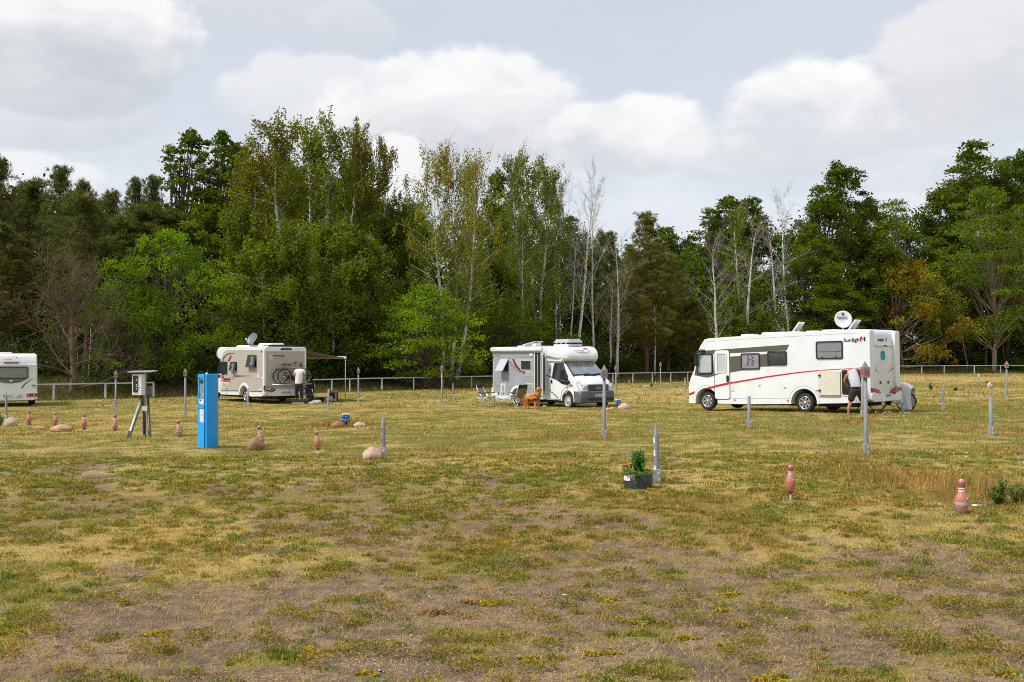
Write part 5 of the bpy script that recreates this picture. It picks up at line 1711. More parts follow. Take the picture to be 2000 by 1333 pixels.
G1 = 'tall numbered pitch posts'
pitch_post(226, 806, 723, 'tall grey post with a red number, standing just beside the roofed cabinet', '44', group=G1, yaw=.3)
pitch_post(362, 814, 719, 'tall grey post with a red number between the roofed cabinet and the blue machine', '43', group=G1, yaw=.3)
pitch_post(700, 787, 717, 'tall grey post with a red number to the right of the awning legs', '40', group=G1, yaw=.2)
pitch_post(863, 790, 712, 'tall grey post with a red number in front of the three-stemmed birch', '39', group=G1, yaw=.2)
pitch_post(1180, 858, 712, 'tall grey post marked 31 in front of the silver grey motorhome bonnet', '31', group=G1, yaw=.12)
pitch_post(1203, 774, 713, 'distant tall grey post just right of the silver grey motorhome', '32', group=G1, yaw=.25)
pitch_post(1290, 760, 707, 'distant tall grey post by the rail fence between the two motorhomes', '33', group=G1, yaw=.2)
pitch_post(1692, 890, 705, 'tallest looking grey post marked 35, nearest to the viewer, before the bending man', '35', group=G1, yaw=.1, lean=-.8)
pitch_post(1684.5, 815, 726, 'grey post hidden half behind the post marked 35', None, style='flat', group=G1, yaw=.1)
pitch_post(1966, 784, 705, 'tall grey post with red number plate at the far right of the meadow', '28', group=G1, yaw=-.1)
G2 = 'short grey pitch posts'
pitch_post(748.5, 898, 808, 'short pointed grey post with red marks beside a rounded boulder', style='cone', marks=[(.27, .33, 195, 245, .0), (.44, .52, 195, 250, .02), (.66, .74, 190, 255, .08)], group=G2)
pitch_post(1283.5, 946, 827, 'short pointed grey post with white marks beside the planter', style='cone', marks=[(.21, .29, 195, 245, .0), (.40, .48, 195, 245, -.02), (.60, .72, 190, 250, .03)], group=G2, lean=-1.6)
pitch_post(12, 824, 765, 'short pointed grey post in front of the caravan', style='cone', group=G2)
pitch_post(1463, 838, 774, 'short flat-topped grey post in front of the long motorhome', style='flat', group=G2)
pitch_post(640.5, 803, 760, 'short flat-topped grey post near the camping gear under the awning', style='flat', group=G2, lean=2)
pitch_post(484.5, 795, 759, 'short flat-topped grey post at the rear wheel of the beige motorhome', style='flat', group=G2, lean=-1)
pitch_post(885, 779, 747, 'small pointed grey post left of the camping chairs', style='cone', group=G2)
pitch_post(1842, 800, 753, 'short pointed grey post right of the long motorhome', style='cone', group=G2)
pitch_post(1935.5, 852, 775, 'short flat-topped grey post on the right edge of the meadow', style='flat', group=G2, lean=-.6)
pitch_post(1338, 768, 738, 'small flat-topped grey post close to the nose of the long motorhome', style='flat', group=G2)
pitch_post(1912, 749, 731, 'tiny distant grey post with red bands beside tall dry grass', style='cone', marks=[(.0, .2, 0, 360, 0), (.3, .42, 0, 360, 0)], group=G2)


# ------------------------------------------------------------------ bowling pins
PINA = mat('faded_terracotta', (.50, .185, .115), .38, coat=.3, var=.12, vscale=9)
PINB = mat('faded_pink', (.45, .22, .215), .42, coat=.2, var=.14, vscale=9)
PINC = mat('deep_red_brown', (.34, .085, .075), .38, coat=.3, var=.12, vscale=9)
PIND = mat('bleached_pink', (.60, .42, .39), .5, var=.12, vscale=9)
PINW = mat('pin_white_band', (.74, .72, .68), .45, var=.08)


def pin_mesh(kind):
    z = [0, .004, .03, .075, .115, .15, .185, .22, .245, .262, .28, .31, .345, .375, .395, .402]
    r = [.030, .036, .048, .064, .072, .074, .070, .055, .042, .036, .034, .036, .041, .038, .024, .001]
    mi = {'plain': [0, 2, 2, 2, 0, 0, 0, 0, 0, 3, 0, 2, 2, 3 if False else 0, 1], 'banded': [2, 2, 2, 1, 3, 0, 0, 0, 0, 0, 0, 2, 2, 1, 3]}
    mb = MB()
    P = list(zip(r, z))
    m = [2, 2, 1 if kind == 'banded' else 0, 1 if kind == 'banded' else 0, 3 if kind == 'banded' else 0, 0, 0, 0, 0, 0, 0, 2, 2, 0, 3 if kind == 'banded' else 1]
    mb.lathe(P, n=24, mi=m)
    return mb


def pin(px, by, ty, label, kind, lean=0.0, stick=True, tip=0.0, yaw=0.0):
    p = at(px, by)
    H = (by - ty) * p.y / F
    s = min(1.12, max(.9, (H - (.11 if stick else 0)) / .402))
    st = H - .402 * s if stick else -.0
    root = thing('bowling_pin', label, 'bowling pin', p, (R(tip), R(lean), yaw), 'weathered bowling pins marking the pitches')
    a = pin_mesh(kind).build('pin_body', [PINA, PINB, PINC, PIND], root)
    b = MB()
    b.lathe([(.0345, .256), (.0385, .258), (.0365, .275), (.034, .276)], n=24)
    b1 = b.build('neck_band', PINW, root)
    b = MB(); b.lathe([(.034, .287), (.0368, .288), (.0378, .303), (.036, .304)], n=24)
    b2 = b.build('neck_band', PINW, root)
    b = MB(); b.lathe([(.028, -.012), (.034, -.010), (.035, .002), (.03, .004)], n=20); b3 = b.build('foot_ring', BLACK, root)
    d = MB(); d.prism([(.017 * math.cos(q * PI / 6), .017 * math.sin(q * PI / 6)) for q in range(12)], (.022 if kind == 'plain' else .045, -.064 if kind == 'plain' else -.052, .185), (1, .35 if kind == 'plain' else .8, 0), (0, -.3, 1), (.35 if kind == 'plain' else .75, -.9, -.25), 0, .007)
    d1 = d.build('round_sticker', PIND, root)
    off = max(st, 0)
    for q in (a, b1, b2, b3, d1):
        q.location.z = off; q.scale = (s, s, s)
    c = MB(); c.tube([(0, 0, -.06), (0, 0, off + .01)], .011, 8); c.build('stake', PLATE, root)
    return root


pin(57, 836, 802, 'weathered bowling pin nearest the caravan, leftmost of the row', 'plain')
pin(108, 838, 806, 'weathered bowling pin standing behind the flat tan boulder', 'plain')
pin(164.5, 847, 808, 'weathered bowling pin between the flat boulder and the roofed cabinet', 'plain')
pin(225, 849, 809, 'weathered bowling pin just left of the roofed cabinet', 'banded')
pin(353, 862, 820, 'tilted bowling pin between the roofed cabinet and the blue machine', 'banded', lean=-8)
pin(513, 880, 831, 'tilted bowling pin with a pale band leaning over the brown boulder', 'banded', lean=-9)
pin(622, 889, 842, 'slightly tilted terracotta bowling pin left of the pale boulder', 'plain', lean=-5)
pin(1544, 979, 908, 'upright red-brown bowling pin to the right of the planter', 'plain')
pin(1878, 1006, 936, 'largest looking bowling pin with faded pink band, nearest the viewer', 'banded', stick=False)
pin(1229, 755, 742, 'tiny distant bowling pin left of the fallen stone by the rail fence', 'plain')
pin(1280.5, 757, 745, 'tiny distant bowling pin beside the thin tall post by the fence', 'plain')
pin(1337, 757, 746, 'tiny distant bowling pin half hidden behind the short flat post', 'plain')
pin(1831, 759, 747, 'tiny distant bowling pin leaning by the lavender-like stalks', 'plain', lean=-12)
pin(1936, 760, 748, 'tiny distant bowling pin in front of the far boulders', 'banded')


# ------------------------------------------------------------------ boulders
def rock(px, by, w, h, col, label, seed, depth=.8, Y=None, group='field boulders', sink=.12):
    p = at(px, by)
    k = p.y / F
    W, H = w * k, h * k
    bm = bmesh.new()
    bmesh.ops.create_icosphere(bm, subdivisions=4, radius=1)
    from mathutils import noise as mn
    for v in bm.verts:
        c = v.co.copy()
        d = 1 + .22 * mn.noise(c * 1.1 + Vector((seed, 0, 0))) + .07 * mn.noise(c * 3.1 + Vector((0, seed, 0))) + .02 * mn.noise(c * 9)
        # a few flattened facets
        v.co = c * d
        for n_ in ((.6, -.5, .62), (-.7, -.3, .65), (.1, .8, .55)):
            n2 = Vector(n_).normalized(); e = v.co.dot(n2) - .80
            if e > 0: v.co -= n2 * e * .7
        v.co = Vector((v.co.x * W / 2 * 1.06, v.co.y * W / 2 * depth, v.co.z * H * .62 + H * (.5 - sink)))
    me = bpy.data.meshes.new('boulder')
    bm.to_mesh(me); bm.free()
    me.polygons.foreach_set('use_smooth', [True] * len(me.polygons))
    o = link_mesh('boulder', me, col)
    o.location = p + Vector((0, W * .25, 0)); o.rotation_euler = (0, 0, seed * 1.3 % .6 - .3)
    tag(o, label, 'boulder', group)
    return o


def rockmat(name, c1, c2, c3):
    m = bpy.data.materials.new(name)
    m.use_nodes = True
    b = NB(m.node_tree); p = m.node_tree.nodes['Principled BSDF']
    tc = b.n('ShaderNodeTexCoord').outputs['Object']
    a = b.step(b.noise(tc, 4, 6, .6), .35, .65)
    c = b.mix(a, c1, c2)
    c = b.mix(b.step(b.noise(tc, 45, 4, .7), .52, .68), c, c3)
    b.link(c, p.inputs['Base Color'])
    p.inputs['Roughness'].default_value = .9
    bp = b.n('ShaderNodeBump'); bp.inputs['Strength'].default_value = .5; bp.inputs['Distance'].default_value = .02
    b.link(b.noise(tc, 22, 6, .7), bp.inputs['Height']); b.link(bp.outputs[0], p.inputs['Normal'])
    return m


RK1 = rockmat('pale_pink_stone', (.56, .40, .30), (.44, .27, .17), (.62, .52, .44))
RK2 = rockmat('brown_stone', (.36, .20, .10), (.25, .145, .08), (.12, .08, .06))
RK3 = rockmat('red_stone', (.40, .17, .11), (.30, .13, .085), (.2, .1, .07))
RK4 = rockmat('tan_stone', (.55, .34, .18), (.42, .25, .13), (.30, .19, .11))
rock(726, 900, 36, 26, RK1, 'rounded pale pink boulder at the foot of the red-marked post', 1.2)
rock(497, 881, 33, 27, RK2, 'brown granite boulder under the leaning bowling pin', 2.7)
rock(115, 845, 40, 15, RK4, 'flat tan boulder lying in front of a bowling pin on the left', 3.9)
rock(74, 839, 20, 6, RK4, 'low sunken stone just left of the flat tan boulder', 4.4)
rock(18, 834, 26, 18, RK1, 'rounded boulder at the left edge below the short pointed post', 5.1)
rock(659, 837, 22, 14, RK3, 'reddish boulder left of the blue socket post', 6.3)
rock(701, 835, 22, 10, RK1, 'low pale boulder right of the blue socket post', 7.7)
rock(1220, 801, 23, 13, RK1, 'pale rounded boulder right of the socket post near the silver motorhome', 8.2)
rock(1196, 802, 12, 6, RK4, 'small brown stone left of the socket post near the silver motorhome', 9.1)
rock(1187, 803, 8, 6, RK1, 'small white stone right behind the post marked 31', 10.4)
rock(1264, 757, 14, 4, RK4, 'distant flat stone between two tiny bowling pins', 11.1)
rock(1320, 758, 7, 3, RK3, 'distant small reddish stone near the fence', 12.6)
rock(1782, 757, 10, 4, RK4, 'distant tan stone right behind the covered bicycle', 13.2)
rock(1880, 762, 9, 6, RK3, 'distant reddish stone alone in the right meadow', 14.1)
rock(1922, 756, 12, 5, RK4, 'distant low stone left of the far brown socket post', 15.3)
rock(1935, 758, 12, 11, RK1, 'distant pale boulder behind the far bowling pin', 16.8)


# ------------------------------------------------------------------ blue ticket machine
def machine():
    p = at(405, 876)
    k = p.y / F
    H = 145 * k
    root = thing('ticket_machine', 'tall bright blue ticket machine with a slanted front and a grey keypad panel', 'ticket machine', p, (0, 0, 0))
    BL = mat('bright_blue_enamel', (.003, .34, .86), .42, coat=.15, var=.04, vscale=4)
    BL2 = mat('bright_blue_frame', (.003, .37, .90), .38, var=.03)
    # front normal points left of the camera; the side panel faces the camera
    a = R(-137)
    n = Vector((math.cos(a), math.sin(a), 0)); u = Vector((-n.y, n.x, 0)) * -1
    # footprint (seen from above): chamfered on the corner between front and side
    w1, w2 = .33, .30
    FP = [(-.19, .02), (-.16, .20), (.18, .20), (.168, -.08), (.055, -.22), (.01, -.20)]
    mb = MB(); mb.prism(FP, (0, 0, 0), EX, EY, EZ, 0, H)
    body = mb.build('housing', BL, root, bevel=.012)
    # front face runs from (-.20,-.02) to (-.045,-.235)
    A, B_ = Vector((-.19, .02, 0)), Vector((.01, -.20, 0))
    fu = (B_ - A).normalized(); fn = Vector((fu.y, -fu.x, 0))
    L = (B_ - A).length
    S = Side(A, fu, EZ, fn)
    fr = MB()
    for (z0, z1) in ((H * .955, H), (H * .545, H * .585), (0, H * .345)):
        S.plate(fr, [(0, z0), (L, z0), (L, z1), (0, z1)], -.01, .022)
    S.plate(fr, [(0, 0), (.045, 0), (.045, H), (0, H)], -.01, .021); S.plate(fr, [(L - .03, 0), (L, 0), (L, H), (L - .03, H)], -.01, .021)
    fr.build('front_frame', BL2, root, bevel=.004)
    pn = S.part('keypad_panel', [(.05, H * .59), (L - .035, H * .59), (L - .035, H * .945), (.05, H * .945)], mat('panel_grey', (.22, .24, .27), .45, var=.15), root, -.02, .004)
    S.part('display', [(.075, H * .875), (L - .06, H * .875), (L - .06, H * .925), (.075, H * .925)], mat('display_dark', (.03, .05, .05), .15), pn, .003, .008)
    S.part('top_bar', [(.05, H * .948), (L - .035, H * .948), (L - .035, H * .958), (.05, H * .958)], mat('pale_strip', (.5, .53, .58), .5), pn, .004, .010)
    for z in (.85, .735, .71): S.part('button', rrect(L - .085, H * z - .012, L - .055, H * z + .012, .01), PLATE, pn, .003, .014)
    S.part('button', rrect(L - .07, H * .79 - .01, L - .05, H * .79 + .01, .008), RED, pn, .003, .012)
    ln = MB()
    for z in (.82, .805, .775, .765, .75, .70, .685): S.plate(ln, [(.06, H * z), (L - .10, H * z), (L - .10, H * z + .004), (.06, H * z + .004)], .004, .006)
    ln.build('printed_line', mat('print_pale', (.42, .43, .45), .5), pn)
    c = S.part('card_slot_panel', [(.05, H * .595), (L - .035, H * .595), (L - .035, H * .665), (.05, H * .665)], PLATE, root, -.0, .010)
    S.part('card_slot', [(.09, H * .635), (.13, H * .635), (.13, H * .66), (.09, H * .66)], BLACK, c, .009, .014)
    nt_ = S.part('notice', [(.05, H * .355), (L - .035, H * .355), (L - .035, H * .535), (.05, H * .535)], PLATE, root, -.02, .006)
    t = MB()
    for (z, x0, x1) in ((.505, .13, .15), (.475, .12, .16), (.462, .12, .15), (.45, .12, .20), (.44, .12, .19)):
        S.plate(t, [(x0, H * z), (x1, H * z), (x1, H * z + .006), (x0, H * z + .006)], .006, .008)
    t.build('notice_text', DKGREY, nt_)
    b = MB(); b.ball((-.02, .02, H + .012), (.03, .03, .02), 12); b.build('antenna_knob', PLATE, root)
    return root


machine()


# ------------------------------------------------------------------ roofed information cabinet with leaning boards
def cabinet():
    p = at(282, 855)
    k = p.y / F
    def q(px, py, dy=0): return Vector(((px - 282) * k, dy, (855 - py) * k))
    root = thing('information_post', 'grey steel post carrying a white cabinet under a small flat roof', 'cabinet', p)
    mb = MB(); mb.box((.0, 0, q(0, 728).z / 2), (.075, .05, q(0, 728).z)); mb.build('pole', STEEL, root)
    z0, z1 = q(0, 772).z, q(0, 731).z
    mb = MB(); mb.box(((-9) * k, -.04, (z0 + z1) / 2), (21 * k, .22, z1 - z0), rot=(0, 0, R(-12))); cb = mb.build('cabinet_box', WHITE2, root, bevel=.01)
    mb = MB(); mb.box((-13.2 * k, -.15, (z0 + z1) / 2 + .02), (9.5 * k, .02, (z1 - z0) * .78), rot=(0, 0, R(-12))); gl = mb.build('cabinet_window', ACRYL, cb)
    mb = MB()
    for z in (.3, .5, .72): mb.ball((-10.5 * k, -.165, z0 + (z1 - z0) * z), .018, 8)
    mb.box((-8.5 * k, -.17, z0 + (z1 - z0) * .42), (.08, .02, .02)); mb.build('fitting', ALU, gl)
    mb = MB(); mb.box((-3.5 * k, 0, q(0, 726).z), (49 * k, .42, .022), rot=(R(3), R(-1.2), 0)); rf = mb.build('roof', mat('roof_sheet', (.50, .53, .56), .35, metal=.5), root)
    mb = MB(); mb.box((-8 * k, 0, q(0, 728.5).z), (10 * k, .1, .05)); mb.build('roof_bracket', BLACK, rf)
    mb = MB(); mb.box((6.5 * k, .12, q(0, 763).z), (9 * k, .12, 17 * k)); mb.build('meter_box', mat('taupe_box', (.16, .145, .135), .6), root, bevel=.005)
    mb = MB(); mb.box((3 * k, -.06, q(0, 798.5).z), (10 * k, .05, 9 * k)); mb.build('junction_box', CREAM, root, bevel=.006)
    mb = MB(); mb.tube([q(278, 772, -.05), q(281, 780, -.06), q(280, 800, -.05), q(283, 812, -.04), q(284, 855, -.04)], .018, 6); mb.build('cable', BLACK, root)
    mb = MB(); mb.box((1.5 * k, -.045, q(0, 831).z), (4 * k, .04, 46 * k)); mb.build('conduit', mat('navy_conduit', (.02, .02, .06), .5), root)
    mb = MB(); mb.box((.02, -.07, q(0, 851).z), (2.5 * k, .02, 4.5 * k)); mb.build('label_plate', PLATE, root)
    # two sandwich boards leaning on either side
    GR = mat('dark_green_frame', (.012, .05, .035), .6)
    r2 = thing('sandwich_board', 'green framed board with a white peeling poster, leaning left of the cabinet post', 'sign board', p + Vector((-.15, -.1, 0)))
    off = Vector((-.15, -.1, 0))
    a0, a1, b0, b1 = q(276, 776, -.0), q(257, 854, -.28), q(279, 776, .02), q(262.5, 854, -.34)
    mb = MB(); mb.tube([a0 - off, a1 - off], .02, 4, smooth=False); mb.tube([b0 - off + Vector((.02, 0, 0)), b1 - off], .02, 4, smooth=False); mb.tube([a0 - off, b0 - off], .02, 4); mb.build('board_frame', GR, r2)
    mb = MB(); n_ = (a1 - a0).cross(b1 - a1).normalized() * .02
    c_ = [a0.lerp(a1, .05), a0.lerp(a1, .83), b0.lerp(b1, .83), b0.lerp(b1, .05)]
    c_ = [v - off for v in c_]
    mb.add([v + n_ for v in c_] + [v - n_ for v in c_], [(0, 1, 2, 3), (7, 6, 5, 4), (0, 4, 5, 1), (1, 5, 6, 2), (2, 6, 7, 3), (3, 7, 4, 0)])
    mb.build('poster', mat('peeling_poster', (.62, .66, .66), .7, var=.45, vscale=14), r2)
    r3 = thing('sandwich_board', 'green framed board with rungs, leaning right of the cabinet post', 'sign board', p + Vector((.15, -.1, 0)))
    off = Vector((.15, -.1, 0))
    a0, a1, b0, b1 = q(287, 776, .05), q(293.5, 851, -.1), q(289, 774, .02), q(302.5, 852, -.3)
    mb = MB(); mb.tube([a0 - off, a1 - off], .02, 4, smooth=False); mb.tube([b0 - off, b1 - off], .022, 4, smooth=False); mb.build('board_frame', GR, r3)
    mb = MB()
    for t in (.44, .75): mb.tube([a0.lerp(a1, t) - off, b0.lerp(b1, t) - off], .012, 4)
    mb.build('rung', ALU, r3)
    c_ = [a0.lerp(a1, .2) - off, a0.lerp(a1, .86) - off, b0.lerp(b1, .86) - off, b0.lerp(b1, .2) - off]
    n_ = Vector((0, .012, 0)); mb = MB(); mb.add([v + n_ for v in c_] + [v - n_ for v in c_], [(3, 2, 1, 0), (4, 5, 6, 7), (0, 1, 5, 4), (1, 2, 6, 5), (2, 3, 7, 6), (3, 0, 4, 7)])
    mb.build('back_panel', mat('board_tan', (.40, .33, .21), .7, var=.2), r3)


cabinet()


# ------------------------------------------------------------------ socket posts
def socket_post(px, by, h, label, pipe=True, blue=True):
    p = at(px, by); k = p.y / F; H = h * k
    root = thing('socket_post', label, 'power post', p, (0, 0, .35), 'wooden power posts')
    BR = mat('dark_brown_wood', (.07, .035, .02), .7, var=.3, vscale=14)
    mb = MB(); mb.box((0, 0, H / 2 - .03), (.10, .10, H)); mb.build('wooden_post', BR, root)
    mb = MB(); mb.box((0, 0, H - .0), (.20, .18, .035)); mb.build('cap', PLATE if blue else BLACK, root, bevel=.006)
    if blue:
        BLU = mat('socket_blue', (.02, .20, .66), .35)
        for (sx, sy) in ((1, 0), (-1, 0), (0, -1)):
            for z in (.80, .52):
                mb = MB()
                d = Vector((sx, sy, -.25)).normalized()
                mb.lathe([(0, .075), (.030, .075), (.042, .06), (.046, .0), (.046, -.02)], Vector((sx * .06, sy * .06, H * z)), d, 14)
                mb.box(Vector((sx * .05, sy * .05, H * z)), (.08 if sy else .03, .08 if sx else .03, .09))
                mb.build('socket', BLU, root, bevel=0)
        mb = MB(); mb.tube([(.11, -.02, 0), (.11, -.02, H * .4)], .022, 8); mb.build('pipe', mat('rusty_pipe', (.22, .06, .03), .6), root)
    return root


socket_post(675, 834, 25, 'wooden post with blue power sockets between two low boulders in mid field')
socket_post(1207.5, 798, 17, 'wooden post with blue power sockets beside the pale boulder by the silver motorhome')
socket_post(1928, 757, 12, 'plain dark stub post between the two far right boulders', blue=False)


# ------------------------------------------------------------------ planter
def leaf_cloud(name, parent, pts, size, cols, aspect=.35, up=.6, matl=None):
    """leaf-shaped faces at given points (local), each in its own direction"""
    n = len(pts)
    P = np.array(pts, float)
    an = rng.uniform(0, 2 * PI, n); el = rng.uniform(0, up, n)
    s = rng.uniform(.6, 1.3, n) * size
    d = np.stack([np.cos(an) * np.cos(el), np.sin(an) * np.cos(el), np.sin(el)], 1)
    w = np.stack([-np.sin(an), np.cos(an), rng.normal(0, .3, n)], 1)
    ci = rng.integers(0, len(cols), n)
    c = np.array(cols)[ci] * rng.uniform(.75, 1.25, n)[:, None]
    v, f, c = quads(P, d * s[:, None], w * (s * aspect)[:, None], c)
    me = np_mesh(name, v, f); set_tint(me, c)
    return link_mesh(name, me, matl or LEAF, parent)


def planter():
    p = at(1249, 958); k = p.y / F
    p.y += .17
    root = thing('planter', 'round dark grey planter tub with a white tag, beside the white-marked post', 'planter', p)
    Rr = 29.5 * k; H = 31 * k
    mb = MB(); mb.lathe([(Rr * .94, -.03), (Rr * .97, H * .5), (Rr, H), (Rr * .94, H), (Rr * .93, H - .03), (.001, H - .03)], n=36, mi=[0, 0, 1, 1, 0]); 
    mb.build('tub', [mat('slate_plastic', (.045, .047, .052), .5, var=.35, vscale=18, stretch=(5, 5, .6)), STEEL], root)
    a = R(-152)
    mb = MB()
    vs = []
    for i in range(5):
        t = R(-163 + 9 * i)
        for z in (H * .58, H * .88): vs.append((math.cos(t) * (Rr + .006), math.sin(t) * (Rr + .006), z))
    mb.add(vs, [(2 * i, 2 * i + 2, 2 * i + 3, 2 * i + 1) for i in range(4)]); mb.build('tag', PLATE, root)
    mb = MB(); mb.lathe([(Rr * .92, H - .025), (.001, H - .015)], n=20); mb.build('soil', mat('potting_soil', (.05, .035, .025), .95), root)
    # the plants grow in it
    pl = thing('potted_shrub', 'bushy bright green leafy plant growing in the dark tub', 'plant', p + Vector((.02, 0, H - .02)))
    st = MB(); pts = []
    random.seed(8)
    for i in range(26):
        a = random.uniform(0, 2 * PI); r0 = random.uniform(0, .05); r1 = random.uniform(.03, .13); h = random.uniform(.22, .36) * (1 - r1 * 1.2)
        b0 = Vector((math.cos(a) * r0, math.sin(a) * r0, 0)); b1 = Vector((math.cos(a) * r1, math.sin(a) * r1, h))
        st.tube([b0, b0.lerp(b1, .5) + Vector((0, 0, .02)), b1], .0035, 4)
        for j in range(30):
            t = random.uniform(.25, 1.05); q = b0.lerp(b1, t); pts.append((q.x + random.gauss(0, .014), q.y + random.gauss(0, .014), q.z + .0))
    st.build('stem', mat('red_stem', (.16, .07, .04), .7), pl)
    leaf_cloud('foliage', pl, pts, .036, [(.045, .17, .02), (.09, .26, .03), (.14, .32, .05)], .22, 1.35)
    cr = thing('trailing_plant', 'low yellow-green trailing plant spilling over the tub rim', 'plant', p + Vector((0, 0, H)))
    pts = [(math.cos(a) * r * Rr, math.sin(a) * r * Rr, random.gauss(.018, .012) - (max(0, r - 1) * .25)) for a, r in [(random.uniform(0, 2 * PI), math.sqrt(random.uniform(0, 1.18))) for _ in range(900)]]
    pts += [(-.06 + random.gauss(0, .01), -Rr - .012, -random.uniform(0, .13)) for _ in range(40)] + [(-.03 + random.gauss(0, .02), -Rr - .012, -random.uniform(0, .05)) for _ in range(40)]
    leaf_cloud('foliage', cr, pts, .013, [(.16, .28, .03), (.26, .33, .04), (.08, .18, .02)], .8, .9)
    fl = thing('red_succulent', 'small dark red flower spike on the left side of the tub', 'plant', p + Vector((-Rr * .72, -.04, H)))
    mb = MB(); mb.tube([(0, 0, -.02), (.005, 0, .09)], .004, 5); mb.tube([(.0, 0, .03), (-.05, 0, .085)], .003, 5); mb.tube([(.0, 0, .04), (.05, 0, .10)], .003, 5); mb.build('stem', MATS['red_stem'], fl)
    pts = [(random.gauss(c, .012), random.gauss(0, .012), random.gauss(z, .012)) for c, z in ((0, .09), (-.05, .09), (.05, .11)) for _ in range(22)]
    leaf_cloud('flower', fl, pts, .014, [(.12, .015, .02), (.22, .03, .03)], .7, 1.2)


planter()


# ------------------------------------------------------------------ people and dog
def skin_mesh(name, joints, edges, m, parent, sub=2, root=0):
    me = bpy.data.meshes.new(name)
    me.from_pydata([j[:3] for j in joints], edges, [])
    o = link_mesh(name, me, m, parent)
    md = o.modifiers.new('skin', 'SKIN')
    md.use_smooth_shade = True
    if not me.skin_vertices:
        raise RuntimeError('no skin layer')
    for i, j in enumerate(joints):
        s = me.skin_vertices[0].data[i]
        s.radius = (j[3], j[4] if len(j) > 4 else j[3])
        s.use_root = (i == root)
    sb = o.modifiers.new('sub', 'SUBSURF')
    sb.levels = sub
    sb.render_levels = sub
    return o


def pt(px, py, Y):
    return Vector(((px - 1000) / F * Y, Y, CAMZ - (py - 694) / F * Y))


def hand(parent, wrist, direction, palm_n, m, side=1, curl=.5):
    """palm with four unequal curled fingers and a thumb from its side"""
    d = Vector(direction).normalized(); n = Vector(palm_n); n = (n - d * n.dot(d)).normalized(); s = d.cross(n) * side
    w = Vector(wrist)
    mb = MB()
    mb.tube([w, w + d * .03, w + d * .085], [.026, .038, .036], 8)
    for i, (o, l) in enumerate(((-.028, .068), (-.010, .078), (.009, .073), (.027, .058))):
        a = w + d * .078 + s * o
        b = a + (d * math.cos(curl * .5) + n * math.sin(curl * .5)) * l * .5
        c = b + (d * math.cos(curl * 1.3) + n * math.sin(curl * 1.3)) * l * .3
        e = c + (d * math.cos(curl * 2.0) + n * math.sin(curl * 2.0)) * l * .25
        mb.tube([a, b, c, e], [.0095, .009, .0085, .006], 6)
    a = w + d * .02 - s * .03
    b = a + (d * .6 - s * .7 + n * .3).normalized() * .035
    c = b + (d * .9 - s * .2 + n * .4).normalized() * .03
    mb.tube([a, b, c], [.012, .011, .007], 6)
    return mb.build('hand', m, parent)


def face(parent, c, f, up, m_eye, scale=1.0, skin=None):
    """eyes, nose, mouth and ears round a head centre; f = facing direction"""
    f = Vector(f).normalized(); up = Vector(up); up = (up - f * up.dot(f)).normalized(); r = f.cross(up)
    mb = MB()
    for s in (-1, 1): mb.ball(c + f * .082 + r * s * .030 + up * .005, .011, 8)
    mb.build('eyes', m_eye, parent)
    mb = MB()
    mb.tube([c + f * .088 + up * .01, c + f * .112 - up * .028, c + f * .09 - up * .034], [.008, .015, .01], 6)
    for s in (-1, 1):
        q = c + r * s * .078 - f * .005
        mb.tube([q + up * .025, q + r * s * .012 + up * .01, q - up * .025], [.008, .016, .008], 6)
    mb.build('nose_and_ears', skin or SKIN, parent)
    mb = MB(); mb.tube([c + f * .085 - up * .06 - r * .022, c + f * .092 - up * .058, c + f * .085 - up * .06 + r * .022], .005, 5); mb.build('mouth', mat('lips', (.35, .12, .10), .5), parent)


